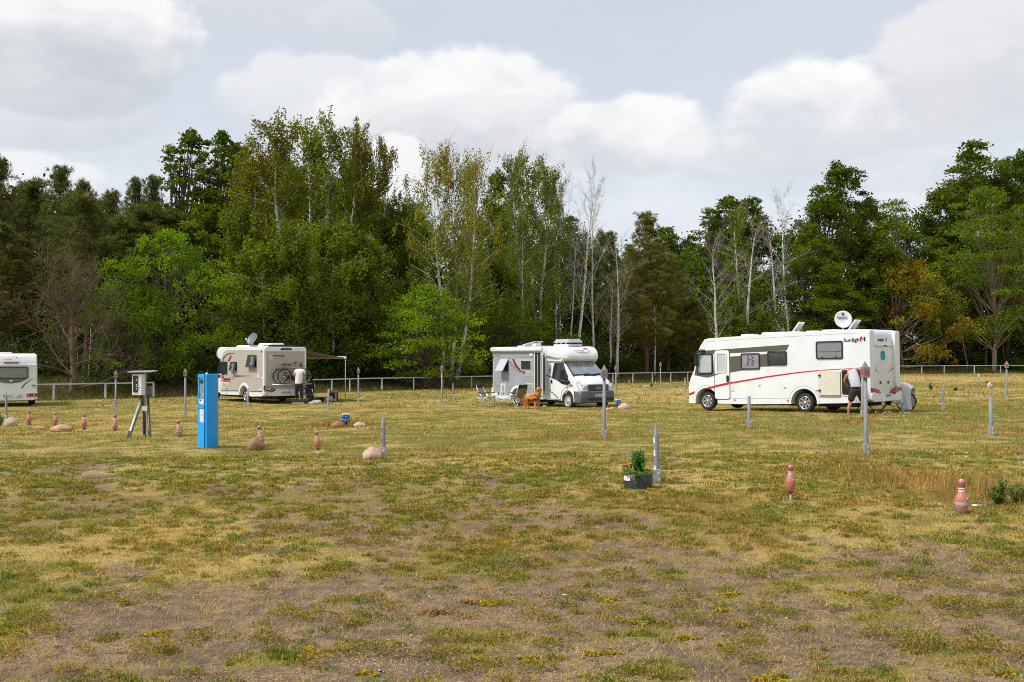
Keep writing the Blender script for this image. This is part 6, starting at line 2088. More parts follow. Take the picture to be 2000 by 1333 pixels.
def man_white():
    Y = 48.3
    foot = pt(584, 782, Y)
    root = thing('person', 'man in white polo shirt and black trousers standing on a case by the bicycles', 'person', foot)
    def q(px, py, dy=0): return pt(px, py, Y + dy) - foot
    S = q(1, 0).x
    J = [(*q(583.5, 748), .14, .10), (*q(584, 739), .135, .10), (*q(585, 729), .12, .085), (*q(585.5, 723.0), .07, .06), (*q(586.3, 719.8), .052), (*q(587, 714.4, .02), .078, .09), (*q(587.2, 711.5, .02), .068, .08),
         (*q(578.5, 724.6), .045), (*q(593, 724.6), .045), (*q(574.5, 733, .05), .045), (*q(574, 738.5, .34), .034), (*q(596, 733.5, .10), .045), (*q(592.5, 737.5, .36), .034),
         (*q(579.5, 752), .095), (*q(588, 752), .095), (*q(579.0, 766), .062), (*q(588.5, 766), .062), (*q(578.6, 779.5), .042), (*q(589.5, 779.5), .042), (*q(578.2, 781.4, -.02), .04, .03), (*q(577.4, 781.6, .17), .04, .022), (*q(590, 781.4, -.02), .04, .03), (*q(590.6, 781.6, .17), .04, .022)]
    Ed = [(0, 1), (1, 2), (2, 3), (3, 4), (4, 5), (5, 6), (3, 7), (3, 8), (7, 9), (9, 10), (8, 11), (11, 12), (0, 13), (0, 14), (13, 15), (14, 16), (15, 17), (16, 18), (17, 19), (19, 20), (18, 21), (21, 22)]
    skin_mesh('body', J, Ed, SKIN, root)
    SH = mat('white_polo', (.78, .78, .79), .8, var=.06, vscale=10)
    Js = [(*q(583.2, 751.5), .20, .14), (*q(583.2, 748.5), .20, .15), (*q(583.8, 739), .185, .145), (*q(585, 729), .20, .15), (*q(585.6, 723.2), .135, .105), (*q(586, 720.8), .070), (*q(578, 724.6), .078), (*q(593.4, 724.6), .078), (*q(575.2, 731, .03), .062), (*q(595.6, 731, .05), .062)]
    skin_mesh('shirt', Js, [(0, 1), (1, 2), (2, 3), (3, 4), (4, 5), (4, 6), (4, 7), (6, 8), (7, 9)], SH, root)
    TR = mat('black_trousers', (.012, .012, .016), .8)
    Jt = [(*q(583.5, 743), .15, .115), (*q(583.5, 749), .17, .13), (*q(579.5, 754), .115), (*q(588, 754), .115), (*q(579.0, 766), .088), (*q(588.5, 766), .088), (*q(578.7, 780), .072), (*q(589.4, 780), .072)]
    skin_mesh('trousers', Jt, [(0, 1), (1, 2), (1, 3), (2, 4), (3, 5), (4, 6), (5, 7)], TR, root)
    mb = MB(); mb.ball(q(587.2, 712.2, .0), (.092, .105, .088), 16); mb.ball(q(587.2, 714.4, -.02), (.086, .09, .085), 16)
    mb.build('hair', mat('greying_brown_hair', (.09, .065, .055), .85, var=.3, vscale=50), root)
    hand(root, q(574, 738.5, .36), (.1, 1, .05), (0, 0, -1), SKIN)
    hand(root, q(592.5, 737.5, .38), (-.1, 1, .05), (0, 0, -1), SKIN, -1)
    face(root, q(587, 714.4, .03), (-.35, 1, 0), (0, 0, 1), BLACK)
    for x, y in ((578.2, 781.6), (590, 781.6)):
        mb = MB(); a = q(x, y, -.08); b = q(x - .3, y, .22); mb.tube([a + Vector((0, 0, .035)), a.lerp(b, .45) + Vector((0, 0, .04)), b + Vector((0, 0, .025))], [.045, .052, .04], 8); mb.build('shoe', mat('brown_shoe', (.09, .045, .03), .6), root)
    # the case he stands on
    g = float(gz(foot.x, foot.y))
    h = foot.z - g
    cs = thing('tool_case', 'flat black case with a silver rim serving as a step under the man', 'case', (foot.x - .02, foot.y - .03, g), (0, 0, .08))
    mb = MB(); mb.box((0, 0, h - .045), (.58, .40, .08)); mb.build('lid', BLACK, cs, bevel=.015)
    mb = MB(); mb.box((0, 0, h * .45 - .02), (.56, .38, h * .55)); mb.build('shell', mat('case_silver', (.42, .42, .42), .35, metal=.5), cs, bevel=.012)
    mb = MB(); mb.box((0, 0, .03), (.55, .37, .06)); mb.build('base', BLACK, cs)


man_white()


def man_grey():
    Y = 33.0
    g0 = float(gz(11.4, 33.1))
    foot = Vector(((1671 - 1000) / F * Y, Y, g0))
    root = thing('person', 'man in grey tank top and brown shorts bending into an open locker', 'person', foot)
    zs = (g0 - (CAMZ - (809.5 - 694) / F * Y))       # lift so that the bare feet meet the grass
    def q(px, py, dy=0):
        v = pt(px, py, Y + dy); v.z += zs * max(0, min(1, (py - 700) / 110)); return v - foot
    J = [(*q(1672.5, 757), .12, .09), (*q(1670, 745, .08), .11, .08), (*q(1666, 732, .22), .11, .07), (*q(1662.5, 724.8, .33), .085, .06), (*q(1657.5, 724.5, .42), .058), (*q(1650.5, 728, .50), .082, .088), (*q(1647.0, 730.5, .54), .066, .07),
         (*q(1653.5, 733.5, .30), .056), (*q(1673.5, 722, .30), .056), (*q(1649, 745, .38), .046), (*q(1654.5, 754, .58), .036), (*q(1688.5, 727, .42), .048), (*q(1693, 733.5, .70), .036),
         (*q(1664.5, 766), .09), (*q(1682, 766), .09), (*q(1661.5, 785, .04), .066), (*q(1684.5, 785, .04), .066), (*q(1657.5, 797), .058), (*q(1684.5, 797), .058), (*q(1657.3, 806), .036), (*q(1685.3, 806), .036), (*q(1656.6, 808.6, -.03), .04, .024), (*q(1654.4, 809.3, .15), .04, .018), (*q(1685.8, 808.6, -.03), .04, .024), (*q(1688, 809.3, .15), .04, .018)]
    Ed = [(0, 1), (1, 2), (2, 3), (3, 4), (4, 5), (5, 6), (3, 7), (3, 8), (7, 9), (9, 10), (8, 11), (11, 12), (0, 13), (0, 14), (13, 15), (14, 16), (15, 17), (16, 18), (17, 19), (18, 20), (19, 21), (21, 22), (20, 23), (23, 24)]
    skin_mesh('body', J, Ed, SKIN2, root)
    TK = mat('grey_tank_top', (.50, .50, .54), .85, var=.08, vscale=12)
    Js = [(*q(1673, 761.5, 0), .18, .13), (*q(1672.8, 757, .02), .19, .14), (*q(1670, 747, .06), .185, .14), (*q(1666.5, 734, .20), .20, .13), (*q(1663, 725.5, .31), .145, .10), (*q(1656.8, 729.5, .31), .070), (*q(1670.2, 722.6, .30), .070)]
    skin_mesh('tank_top', Js, [(0, 1), (1, 2), (2, 3), (3, 4), (4, 5), (4, 6)], TK, root)
    ST = mat('brown_cargo_shorts', (.040, .022, .014), .85, var=.25, vscale=9)
    Jt = [(*q(1672.8, 754.0), .19, .15), (*q(1673, 760), .20, .16), (*q(1664.5, 767), .125), (*q(1682.5, 767), .125), (*q(1661.5, 785, .03), .108), (*q(1684.5, 785, .03), .108)]
    skin_mesh('shorts', Jt, [(0, 1), (1, 2), (1, 3), (2, 4), (3, 5)], ST, root)
    mb = MB(); mb.tube([q(1672.8 + 9.6 * math.cos(t), 756.5, .15 * math.sin(t)) for t in [R(i * 24) for i in range(16)]], .020, 6); mb.build('belt', BLACK, root)
    mb = MB(); mb.ball(q(1648.8, 727.2, .49), (.092, .10, .092), 16); mb.ball(q(1651.5, 727, .46), (.08, .08, .085), 14); mb.build('hair', mat('short_dark_hair', (.035, .022, .016), .85, var=.3, vscale=60), root)
    hand(root, q(1654.5, 754, .60), (.5, .9, -.1), (0, 0, -1), SKIN2)
    hand(root, q(1693, 733.5, .72), (0, 1, -.1), (0, 0, -1), SKIN2, -1)
    face(root, q(1649.5, 729, .50), (-.1, .75, -.65), (-.7, .1, .1), BLACK, skin=SKIN2)
    for x in (1656.4, 1686):
        mb = MB()
        for i in range(5):
            a = q(x + (-2.2 if x < 1670 else 2.2) + (i - 2) * .75, 809.6, .16); mb.tube([a, a + Vector((0, .035, -.004))], [.012, .008], 6)
        mb.build('toes', SKIN2, root)


man_grey()


def dog():
    p = at(1043, 800.5); k = p.y / F
    root = thing('dog', 'golden long-haired dog in a dark harness standing and looking at the viewer', 'dog', p + Vector((-.04, .1, 0)), (0, 0, R(-40)))
    root.scale = (1.03, 1.05, 1.07)
    J = [(-.26, 0, .545, .145, .155), (-.05, 0, .525, .165, .17), (.15, 0, .51, .175, .20), (.25, 0, .60, .145, .165), (.29, 0, .70, .125), (.315, -.015, .79, .108), (.335, -.045, .835, .105, .098), (.365, -.115, .812, .062, .056), (.380, -.155, .800, .044, .040),
         (.20, .09, .43, .075), (.20, -.09, .43, .075), (.185, .10, .32, .064), (.185, -.10, .32, .064), (.20, .10, .15, .048), (.20, -.10, .15, .048), (.205, .10, .035, .046), (.205, -.10, .035, .046), (.255, .10, .028, .038, .026), (.255, -.10, .028, .038, .026),
         (-.30, .085, .45, .10), (-.30, -.085, .45, .10), (-.235, .10, .31, .080), (-.235, -.10, .31, .080), (-.37, .10, .19, .046), (-.37, -.10, .19, .046), (-.345, .10, .04, .042), (-.345, -.10, .04, .042), (-.29, .10, .028, .038, .026), (-.29, -.10, .028, .038, .026),
         (-.39, 0, .55, .055), (-.46, 0, .46, .058), (-.50, .0, .32, .062), (-.485, 0, .20, .04), (-.47, 0, .14, .015)]
    Ed = [(0, 1), (1, 2), (2, 3), (3, 4), (4, 5), (5, 6), (6, 7), (7, 8), (2, 9), (2, 10), (9, 11), (10, 12), (11, 13), (12, 14), (13, 15), (14, 16), (15, 17), (16, 18), (0, 19), (0, 20), (19, 21), (20, 22), (21, 23), (22, 24), (23, 25), (24, 26), (25, 27), (26, 28), (0, 29), (29, 30), (30, 31), (31, 32), (32, 33)]
    FUR = bpy.data.materials.new('golden_fur'); FUR.use_nodes = True
    b = NB(FUR.node_tree); pr = FUR.node_tree.nodes['Principled BSDF']
    tc = b.n('ShaderNodeTexCoord').outputs['Object']
    mp = b.n('ShaderNodeMapping'); mp.inputs['Scale'].default_value = (3, 3, 1); b.link(tc, mp.inputs[0])
    c = b.mix(b.step(b.noise(mp.outputs[0], 14, 5, .7), .35, .65), (.50, .19, .04), (.68, .32, .09))
    c = b.mix(b.m('MULTIPLY', b.step(b.noise(tc, 3.5, 3), .5, .7), .5), c, (.66, .36, .14))
    b.link(c, pr.inputs['Base Color']); pr.inputs['Roughness'].default_value = .85
    bp = b.n('ShaderNodeBump'); bp.inputs['Strength'].default_value = .9; bp.inputs['Distance'].default_value = .02
    b.link(b.noise(mp.outputs[0], 40, 4, .7), bp.inputs['Height']); b.link(bp.outputs[0], pr.inputs['Normal'])
    body = skin_mesh('body', J, Ed, FUR, root)
    # fur: short strands combed back over the trunk, longer under chest, breeches and tail
    n = 5200
    V = []
    seg = [(0, 1), (1, 2), (2, 3), (3, 4), (4, 5), (0, 19), (0, 20), (19, 21), (20, 22), (29, 30), (30, 31), (31, 32), (2, 9), (2, 10)]
    P, D, S_ = [], [], []
    for i in range(n):
        a, c_ = random.choice(seg); t = random.random()
        A, B_ = Vector(J[a][:3]), Vector(J[c_][:3])
        q0 = A.lerp(B_, t); r = J[a][3] * (1 - t) + J[c_][3] * t
        ax = (B_ - A).normalized(); o = ax.orthogonal().normalized(); an = random.uniform(0, 2 * PI)
        nrm = (o * math.cos(an) + ax.cross(o) * math.sin(an))
        q = q0 + nrm * r * .86
        d = (Vector((-.5, 0, -.75)) + nrm * .35 + Vector((random.gauss(0, .2), random.gauss(0, .2), 0))).normalized()
        P.append(q); D.append(d); S_.append(random.uniform(.014, .026) * (1.5 if nrm.z < -.3 or a in (29, 30, 31, 19, 20) else 1))
    P, D, S_ = np.array([list(v) for v in P]), np.array([list(v) for v in D]), np.array(S_)
    W_ = np.cross(D, rng.normal(0, 1, D.shape)); W_ /= np.linalg.norm(W_, axis=1)[:, None] + 1e-9
    c1 = np.array([[.44, .17, .04], [.62, .29, .08], [.68, .40, .17], [.34, .11, .03]])[rng.integers(0, 4, n)]
    v, f, c = quads(P + D * S_[:, None] * .6, D * S_[:, None], W_ * .006, c1)
    me = np_mesh('fur', v, f); set_tint(me, c); link_mesh('fur', me, BLADE, root)
    hd = Vector((.335, -.045, .835)); fw = Vector((.55, -.85, -.12)).normalized(); up = Vector((0, 0, 1)); rt = fw.cross(up).normalized()
    for s in (-1, 1):
        mb = MB(); mb.tube([hd + rt * s * .070 + up * .035, hd + rt * s * .100 - up * .02, hd + rt * s * .092 - up * .10], [.018, .034, .014], 8); mb.build('ear', mat('ear_fur', (.34, .12, .035), .9, var=.2), root)
        mb = MB(); mb.ball(hd + fw * .088 + rt * s * .040 + up * .018, .014, 8); mb.build('eye', BLACK, root)
    mb = MB(); mb.ball(hd + fw * .178 - up * .025, (.022, .022, .018), 10); mb.build('nose', BLACK, root)
    mb = MB(); mb.tube([hd + fw * .10 - up * .055, hd + fw * .14 - up * .062], [.02, .014], 6); mb.build('open_mouth', mat('dark_mouth', (.05, .015, .015), .6), root)
    mb = MB(); mb.tube([hd + fw * .12 - up * .06, hd + fw * .145 - up * .085], [.014, .010], 6); mb.build('tongue', mat('tongue', (.5, .18, .17), .5), root)
    mb = MB(); mb.ball((.335, -.03, .56), (.035, .055, .07), 10); mb.build('chest_patch', mat('pale_fur', (.68, .50, .34), .9, var=.2, vscale=20), root)
    hs = MB()
    def loop(c, n_, r1, r2):
        n_ = Vector(n_).normalized(); a = Vector((0, 1, 0)); b_ = n_.cross(a)
        hs.tube([Vector(c) + a * r1 * math.cos(t) + b_ * r2 * math.sin(t) for t in [R(20 * i) for i in range(19)]], .013, 6)
    loop((.27, 0, .60), (.6, 0, .75), .15, .175); loop((.05, 0, .53), (1, 0, 0), .16, .165)
    hs.tube([(.27, -.14, .60), (.16, -.165, .56), (.05, -.155, .53)], .013, 6); hs.tube([(.38, -.02, .58), (.34, -.03, .50), (.26, -.02, .38)], .014, 6)
    hs.build('harness', mat('dark_harness', (.035, .022, .03), .7), root)
    return p


DOGP = dog()
# lead from the harness to the van door
mb = MB()
la = DOGP + Vector((-.1, .05, .70)); lb = pt(1050.5, 758, 44.4)
mb.tube([la, la.lerp(lb, .3) + Vector((0, 0, -.03)), la.lerp(lb, .7) + Vector((0, 0, -.04)), lb], [.010, .011, .015, .02], 5)
o = mb.build('dog_lead', mat('olive_lead', (.16, .13, .05), .8)); o['label'] = 'olive dog lead running from the dog up to the motorhome doorway'; o['category'] = 'lead'
q = at(1064, 795)
t = thing('water_bowl', 'shallow silver bowl on the grass right behind the dog', 'bowl', q)
mb = MB(); mb.lathe([(.09, 0), (.13, .0), (.11, .06), (.10, .06), (.085, .012), (.001, .012)], n=24); mb.build('bowl', ALU, t)
mb = MB(); mb.lathe([(.095, .045), (.001, .045)], n=20); mb.build('water', mat('still_water', (.3, .36, .4), .05), t)


# ------------------------------------------------------------------ camping furniture by the middle motorhome
def camp_chair(p, yaw, fabric, label, W=.56, tall=1.02):
    """x forward; parts: seat, backrest, headrest, two armrests, frame"""
    root = thing('camping_chair', label, 'chair', p, (0, 0, yaw))
    def slab(a, b, w0, w1, th, m, name, sag=.03):
        a, b = Vector(a), Vector(b); n_ = (b - a).cross(EY).normalized(); mb = MB(); vs = []
        N = 6
        for i in range(N + 1):
            t = i / N; c = a.lerp(b, t) + n_ * (-sag * math.sin(PI * t)); w = w0 + (w1 - w0) * t
            for s in (-1, -.4, .4, 1): 
                o = n_ * (-sag * .5 * (1 - abs(s)))
                vs += [c + EY * s * w / 2 + o + n_ * th / 2, c + EY * s * w / 2 + o - n_ * th / 2]
        fs = []
        for i in range(N):
            for j in range(3):
                q = i * 8 + j * 2
                fs += [(q, q + 2, q + 10, q + 8), (q + 1, q + 9, q + 11, q + 3)]
            q = i * 8; fs += [(q, q + 8, q + 9, q + 1), (q + 6, q + 7, q + 15, q + 14)]
        fs += [(0, 1, 3, 2), (2, 3, 5, 4), (4, 5, 7, 6)]
        q = N * 8; fs += [(q, q + 2, q + 3, q + 1), (q + 2, q + 4, q + 5, q + 3), (q + 4, q + 6, q + 7, q + 5)]
        mb.add(vs, fs, 0, True); return mb.build(name, m, root)
    slab((-.20, 0, .42), (.26, 0, .46), W * .86, W * .86, .02, fabric, 'seat')
    slab((-.20, 0, .40), (-.44, 0, tall - .12), W * .86, W * .8, .02, fabric, 'backrest', -.03)
    slab((-.43, 0, tall - .16), (-.47, 0, tall + .01), W * .84, W * .82, .05, BLACK, 'headrest', .0)
    for s in (-1, 1):
        mb = MB(); mb.tube([(-.30, s * W / 2, .66), (-.05, s * W / 2, .63), (.24, s * W / 2, .65)], [.018, .026, .024], 6); mb.build('armrest', BLACK, root)
        # each side: two crossing legs and an upright
        mb = MB(); mb.tube([(.26, s * W / 2, .02), (-.44, s * (W / 2 - .03), .86)][::-1], .0145, 6); mb.build('leg', ALU, root)
        mb = MB(); mb.tube([(-.36, s * W / 2, .02), (.20, s * W / 2, .47)], .0145, 6); mb.build('leg', ALU, root)
        mb = MB(); mb.tube([(.24, s * W / 2, .02), (.22, s * W / 2, .64)], .0145, 6); mb.build('armrest_support', ALU, root)
    fr = MB()
    fr.tube([(-.36, -W / 2, .03), (.25, W / 2, .44)], .012, 6); fr.tube([(-.36, W / 2, .03), (.25, -W / 2, .44)], .012, 6)
    fr.tube([(-.41, -W / 2 + .03, .45), (.26, W / 2, .03)], .012, 6); fr.tube([(-.41, W / 2 - .03, .45), (.26, -W / 2, .03)], .012, 6)
    fr.tube([(-.47, -W / 2 + .06, tall), (-.22, -W / 2 + .02, .42)], .013, 6); fr.tube([(-.47, W / 2 - .06, tall), (-.22, W / 2 - .02, .42)], .013, 6)
    fr.build('cross_brace', ALU, root)
    return root


TAN = mat('tan_canvas', (.44, .36, .25), .9, var=.12, vscale=6)
KHAKI = mat('khaki_canvas', (.20, .17, .085), .9, var=.15, vscale=6)
camp_chair(at(951, 794.5), R(-38), TAN, 'tan canvas camping chair left of the folding table, turned sideways')
camp_chair(at(1012, 795), R(118), KHAKI, 'khaki camping chair seen from its back, between the table and the dog')
camp_chair(at(601, 786) + Vector((0, .2, 0)), R(110), mat('black_mesh', (.03, .024, .028), .8, var=.2), 'black mesh camping chair under the awning, behind the dark folded chair', tall=1.12)


def camp_table():
    p = at(981, 794.2)
    root = thing('camping_table', 'white folding table with crossed legs between the two camping chairs', 'table', p, (0, 0, R(-6)))
    z = .52
    mb = MB(); mb.prism(rrect(-.52, -.35, .52, .35, .08), (0, 0, z), EX, EY, EZ, 0, .03); mb.build('tabletop', WHITE2, root, bevel=.006)
    for sx in (-1, 1):
        for sy in (-1, 1):
            mb = MB(); mb.tube([(sx * .42, sy * .28, z), (sx * .30, sy * .30, .02)], .018, 6); mb.build('leg', ALU, root)
    mb = MB()
    for sy in (-1, 1):
        mb.tube([(-.40, sy * .28, z - .05), (.30, sy * .30, .12)], .011, 5); mb.tube([(.40, sy * .28, z - .05), (-.30, sy * .30, .12)], .011, 5)
    mb.build('cross_brace', ALU, root)
    def item(name, label, cat, x, y, prof, m):
        t = thing(name, label, cat, p + Vector((x, y, z + .03)))
        mb = MB(); mb.lathe(prof, n=18); mb.build('vessel', m, t); return t
    item('mug', 'small black mug on the left part of the camping table', 'mug', -.17, -.15, [(.001, .0), (.045, 0), (.045, .10), (.04, .10), (.038, .01)], BLACK)
    item('pot', 'grey blue metal pot in the middle of the camping table', 'pot', .02, -.1, [(.001, 0), (.075, 0), (.08, .12), (.074, .12), (.07, .01)], mat('blue_grey_enamel', (.22, .27, .33), .35))
    item('jar', 'yellow lidded jar right of the pot on the table', 'jar', .17, -.12, [(.001, 0), (.035, 0), (.035, .085), (.028, .10), (.001, .10)], mat('mustard_jar', (.55, .34, .03), .4))
    item('bowl', 'small dark brown bowl at the right end of the table', 'bowl', .29, -.1, [(.001, 0), (.04, 0), (.07, .055), (.065, .055), (.035, .012)], mat('dark_brown_ceramic', (.05, .02, .015), .4))


camp_table()


# ------------------------------------------------------------------ gear under the awning
def folded_chair():
    p = at(607, 788.5); p.y -= .1
    root = thing('folded_lounger', 'dark navy padded lounger chair seen from its back, right of the standing man', 'chair', p, (0, 0, R(12)))
    NV = mat('navy_padding', (.022, .024, .036), .85, var=.15)
    mb = MB()
    for i, (z0, z1, w) in enumerate(((.06, .25, .36), (.255, .44, .37), (.445, .62, .35), (.625, .80, .30))):
        pts = rrect(-w / 2, z0, w / 2, z1, .03 if i < 3 else .09)
        mb.prism(pts, (.10 - z0 * .42, -.10 + z0 * .12, 0), EX, Vector((-.0, .14, 1)), -EY, 0, .06)
    # stacked cushions lean to the left as one pad
    mb.build('pad', NV, root, bevel=.02)
    for s in (-1, 1):
        mb = MB(); mb.tube([(s * .20 + .1, .0, .0), (s * .19 - .12, .02, .72)], .014, 6); mb.tube([(s * .2 + .1, .3, .0), (s * .19 - .05, .05, .5)], .012, 6); mb.build('side_frame', ALU, root)
        mb = MB(); mb.tube([(s * .17 - .08, -.08, .56), (s * .20 - .1, -.05, .70)], .022, 6); mb.build('armrest', PLATE, root)


folded_chair()
p = at(618, 789)
t = thing('cushion', 'pinkish white crumpled cushion lying on the grass by the navy lounger', 'cushion', p, (0, 0, .1))


def crumple(name, W, D, H, m, parent, seed, sub=4):
    bm = bmesh.new(); bmesh.ops.create_icosphere(bm, subdivisions=sub, radius=1)
    from mathutils import noise as mn
    for v in bm.verts:
        c = v.co.copy(); c2 = Vector([math.copysign(abs(x) ** .7, x) for x in c])
        d = 1 + .16 * mn.noise(c * 1.6 + Vector((seed, 0, 0))) + .07 * mn.noise(c * 4 + Vector((seed, 3, 0)))
        v.co = Vector((c2.x * W / 2 * d, c2.y * D / 2 * d, (c2.z * .5 + .46) * H * d))
    me = bpy.data.meshes.new(name); bm.to_mesh(me); bm.free(); me.polygons.foreach_set('use_smooth', [True] * len(me.polygons))
    return link_mesh(name, me, m, parent)


crumple('fabric', .48, .34, .19, mat('pinkish_white_cloth', (.72, .62, .58), .85, var=.06), t, 3.3)
t = thing('towel', 'small pinkish white cloth corner next to the crumpled cushion', 'cloth', at(608, 789.5)); crumple('fabric', .30, .22, .12, MATS['pinkish_white_cloth'], t, 5.1)
t = thing('duffel_bag', 'black bag with a blue stripe behind the crumpled cushion', 'bag', at(617, 784.5)); crumple('bag_body', .55, .3, .22, BLACK, t, 7.7)
mb = MB(); mb.box((0, -.12, .19), (.3, .06, .03)); mb.build('stripe', mat('blue_band', (.02, .03, .15), .7), t)
t = thing('black_rucksack', 'black rucksack lying left of the printed shopping bag', 'bag', at(630, 784.5)); crumple('bag_body', .42, .3, .24, BLACK, t, 9.2)
t = thing('shopping_bag', 'printed shopping bag with red and white pattern behind the short flat post', 'bag', at(641, 786.5), (0, 0, .05))
PR = bpy.data.materials.new('printed_bag'); PR.use_nodes = True
b = NB(PR.node_tree); tc = b.n('ShaderNodeTexCoord').outputs['Object']
c = b.mix(b.step(b.noise(tc, 7, 2, .5), .45, .55), (.34, .36, .42), (.36, .03, .06)); c = b.mix(b.step(b.noise(tc, 9.5, 2, .5, 1), .52, .6), c, (.62, .64, .66)); c = b.mix(b.step(b.noise(tc, 6, 2), .6, .66), c, (.03, .03, .05))
b.link(c, PR.node_tree.nodes['Principled BSDF'].inputs['Base Color'])
mb = MB(); mb.prism([(-.22, 0), (.24, 0), (.20, .33), (-.06, .36), (-.14, .26)], (0, -.09, 0), EX, EZ, EY, 0, .2, taper=.96); mb.build('bag_body', PR, t, bevel=.02)
mb = MB(); mb.tube([(-.05, -.06, .33), (0, -.06, .40), (.08, -.06, .34)], .008, 5); mb.build('handle', PLATE, t)
t = thing('storage_box', 'black box with an open cardboard flap behind the printed shopping bag', 'box', at(650, 786) + Vector((0, .25, 0)), (0, 0, -.15))
mb = MB(); mb.box((0, 0, .24), (.40, .30, .48)); mb.build('box_body', BLACK, t, bevel=.006)
mb = MB(); mb.box((-.05, 0, .52), (.30, .26, .10), rot=(.3, 0, 0)); mb.build('cardboard_flap', mat('cardboard', (.42, .24, .15), .9), t)
S_ = Side((.1, -.15, 0), EX, EZ, -EY)
S_.part('printed_label', [[(-.05, .05), (.02, .05), (.02, .2), (-.05, .2)], [(.05, .02), (.09, .02), (.09, .46), (.05, .46)]], PLATE, t, 0, .003)


# ------------------------------------------------------------------ bicycles
def bicycle(root, frame_m, r=.345, wb=1.08, basket=False, fender=BLACK):
    def whl(x):
        mb = MB()
        cir = [(x + r * math.cos(t), 0, r + r * math.sin(t)) for t in [R(10 * i) for i in range(37)]]
        mb.tube(cir, .020, 6, cap=False); w = mb.build('wheel', RUBBER, root)
        mb = MB(); cir = [(x + (r - .03) * math.cos(t), 0, r + (r - .03) * math.sin(t)) for t in [R(10 * i) for i in range(37)]]
        mb.tube(cir, .009, 5, cap=False)
        for i in range(14):
            t = R(i * 360 / 14); mb.tube([(x, .02 * (-1) ** i, r), (x + (r - .03) * math.cos(t), 0, r + (r - .03) * math.sin(t))], .0022, 3)
        mb.tube([(x, -.05, r), (x, .05, r)], .02, 8); mb.build('rim', ALU, w)
        mb = MB(); mb.box((x + r * .6, .012, r - r * .5), (.05, .02, .05)); mb.build('spoke_reflector', ORANGE, w)
        return w
    whl(-wb / 2); whl(wb / 2)
    bb = Vector((-.10, 0, .28)); st = Vector((-.25, 0, .78)); hd = Vector((wb / 2 - .22, 0, .80)); hd2 = Vector((wb / 2 - .17, 0, .66)); ra = Vector((-wb / 2, 0, r)); fa = Vector((wb / 2, 0, r))
    mb = MB()
    mb.tube([bb, st], .018, 8); mb.tube([st - Vector((-.02, 0, .06)), hd - Vector((0, 0, .02))], .018, 8); mb.tube([bb, hd2], .022, 8); mb.tube([hd, hd2], .022, 8)
    for s in (-1, 1):
        mb.tube([bb + Vector((0, s * .02, 0)), ra + Vector((0, s * .05, 0))], .010, 6); mb.tube([st + Vector((.02, 0, -.08)), ra + Vector((0, s * .05, 0))], .009, 6)
    mb.build('frame', frame_m, root)
    mb = MB()
    for s in (-1, 1): mb.tube([hd2, hd2 + Vector((.02, s * .05, -.04)), fa + Vector((0, s * .05, 0))], .011, 6)
    mb.build('fork', frame_m, root)
    mb = MB(); mb.tube([st, st + Vector((-.04, 0, .14))], .013, 6)
    mb.prism([(-.15, -.08), (-.13, .08), (.0, .05), (.14, .02), (.14, -.02), (0, -.05)][::-1], st + Vector((-.04, 0, .14)), EX, EY, EZ, 0, .05, taper=.9); mb.build('saddle', BLACK, root)
    mb = MB(); mb.tube([hd, hd + Vector((-.05, 0, .20))], .014, 6); mb.tube([hd + Vector((-.14, -.28, .23)), hd + Vector((-.05, -.1, .21)), hd + Vector((-.05, .1, .21)), hd + Vector((-.14, .28, .23))], .012, 6)
    for s in (-1, 1): mb.tube([hd + Vector((-.13, s * .2, .225)), hd + Vector((-.16, s * .30, .23))], .019, 6)
    mb.build('handlebar', BLACK, root)
    mb = MB(); mb.lathe([(.001, -.02), (.09, -.012), (.09, .012), (.001, .02)], bb, (0, 1, 0), 20)
    for s in (-1, 1):
        e = bb + Vector((s * .12, s * .08, -s * .12)); mb.tube([bb + Vector((0, s * .06, 0)), e], .010, 5); mb.box(e + Vector((0, s * .05, 0)), (.09, .09, .025))
    mb.box(bb + Vector((.03, 0, .05)), (.16, .09, .13)); mb.tube([bb + Vector((0, .04, .08)), ra + Vector((0, .04, .03))], .007, 4); mb.tube([bb + Vector((0, .04, -.08)), ra + Vector((0, .04, -.03))], .007, 4)
    mb.build('crankset', BLACK, root)
    mb = MB()
    for x in (-wb / 2, wb / 2):
        rr = r + .035; a0, a1 = (20, 200) if x < 0 else (-5, 150)
        mb.tube([(x + rr * math.cos(R(a0 + (a1 - a0) * i / 14)), 0, r + rr * math.sin(R(a0 + (a1 - a0) * i / 14))) for i in range(15)], .014, 4)
    mb.build('mudguard', fender, root)
    mb = MB()
    for s in (-.05, .05): mb.tube([(-.30, s, .74), (-wb / 2 - .22, s, .73)], .008, 5); mb.tube([(-wb / 2 - .1, s, .73), (-wb / 2, s, r)], .006, 4)
    for x in (-.4, -.52, -.64): mb.tube([(x, -.05, .735), (x, .05, .735)], .006, 4)
    mb.box((-wb / 2 - .235, 0, .72), (.02, .08, .05), mi=1); mb.build('carrier', [BLACK, LAMPRED], root)


def c_local(x, y, z):
    c, s = math.cos(2.267), math.sin(2.267); L = MH_C.location
    return Vector((L.x + c * x - s * y, L.y + s * x + c * y, L.z + z))


# the bicycles stand along the rack: their forward axis is the van's -y
t = thing('bicycle', 'black bicycle with white handlebar bracket, closer to the beige van wall on the rack', 'bicycle', c_local(-3.64, -.19, .985), (0, 0, 2.267 - PI / 2))
bicycle(t, mat('white_frame', (.66, .66, .66), .3))
t = thing('bicycle', 'black bicycle with red frame parts, the outer one on the rack by the man', 'bicycle', c_local(-3.83, -.33, .985), (0, 0, 2.267 - PI / 2 + .02))
bicycle(t, mat('dark_red_frame', (.28, .02, .03), .3))


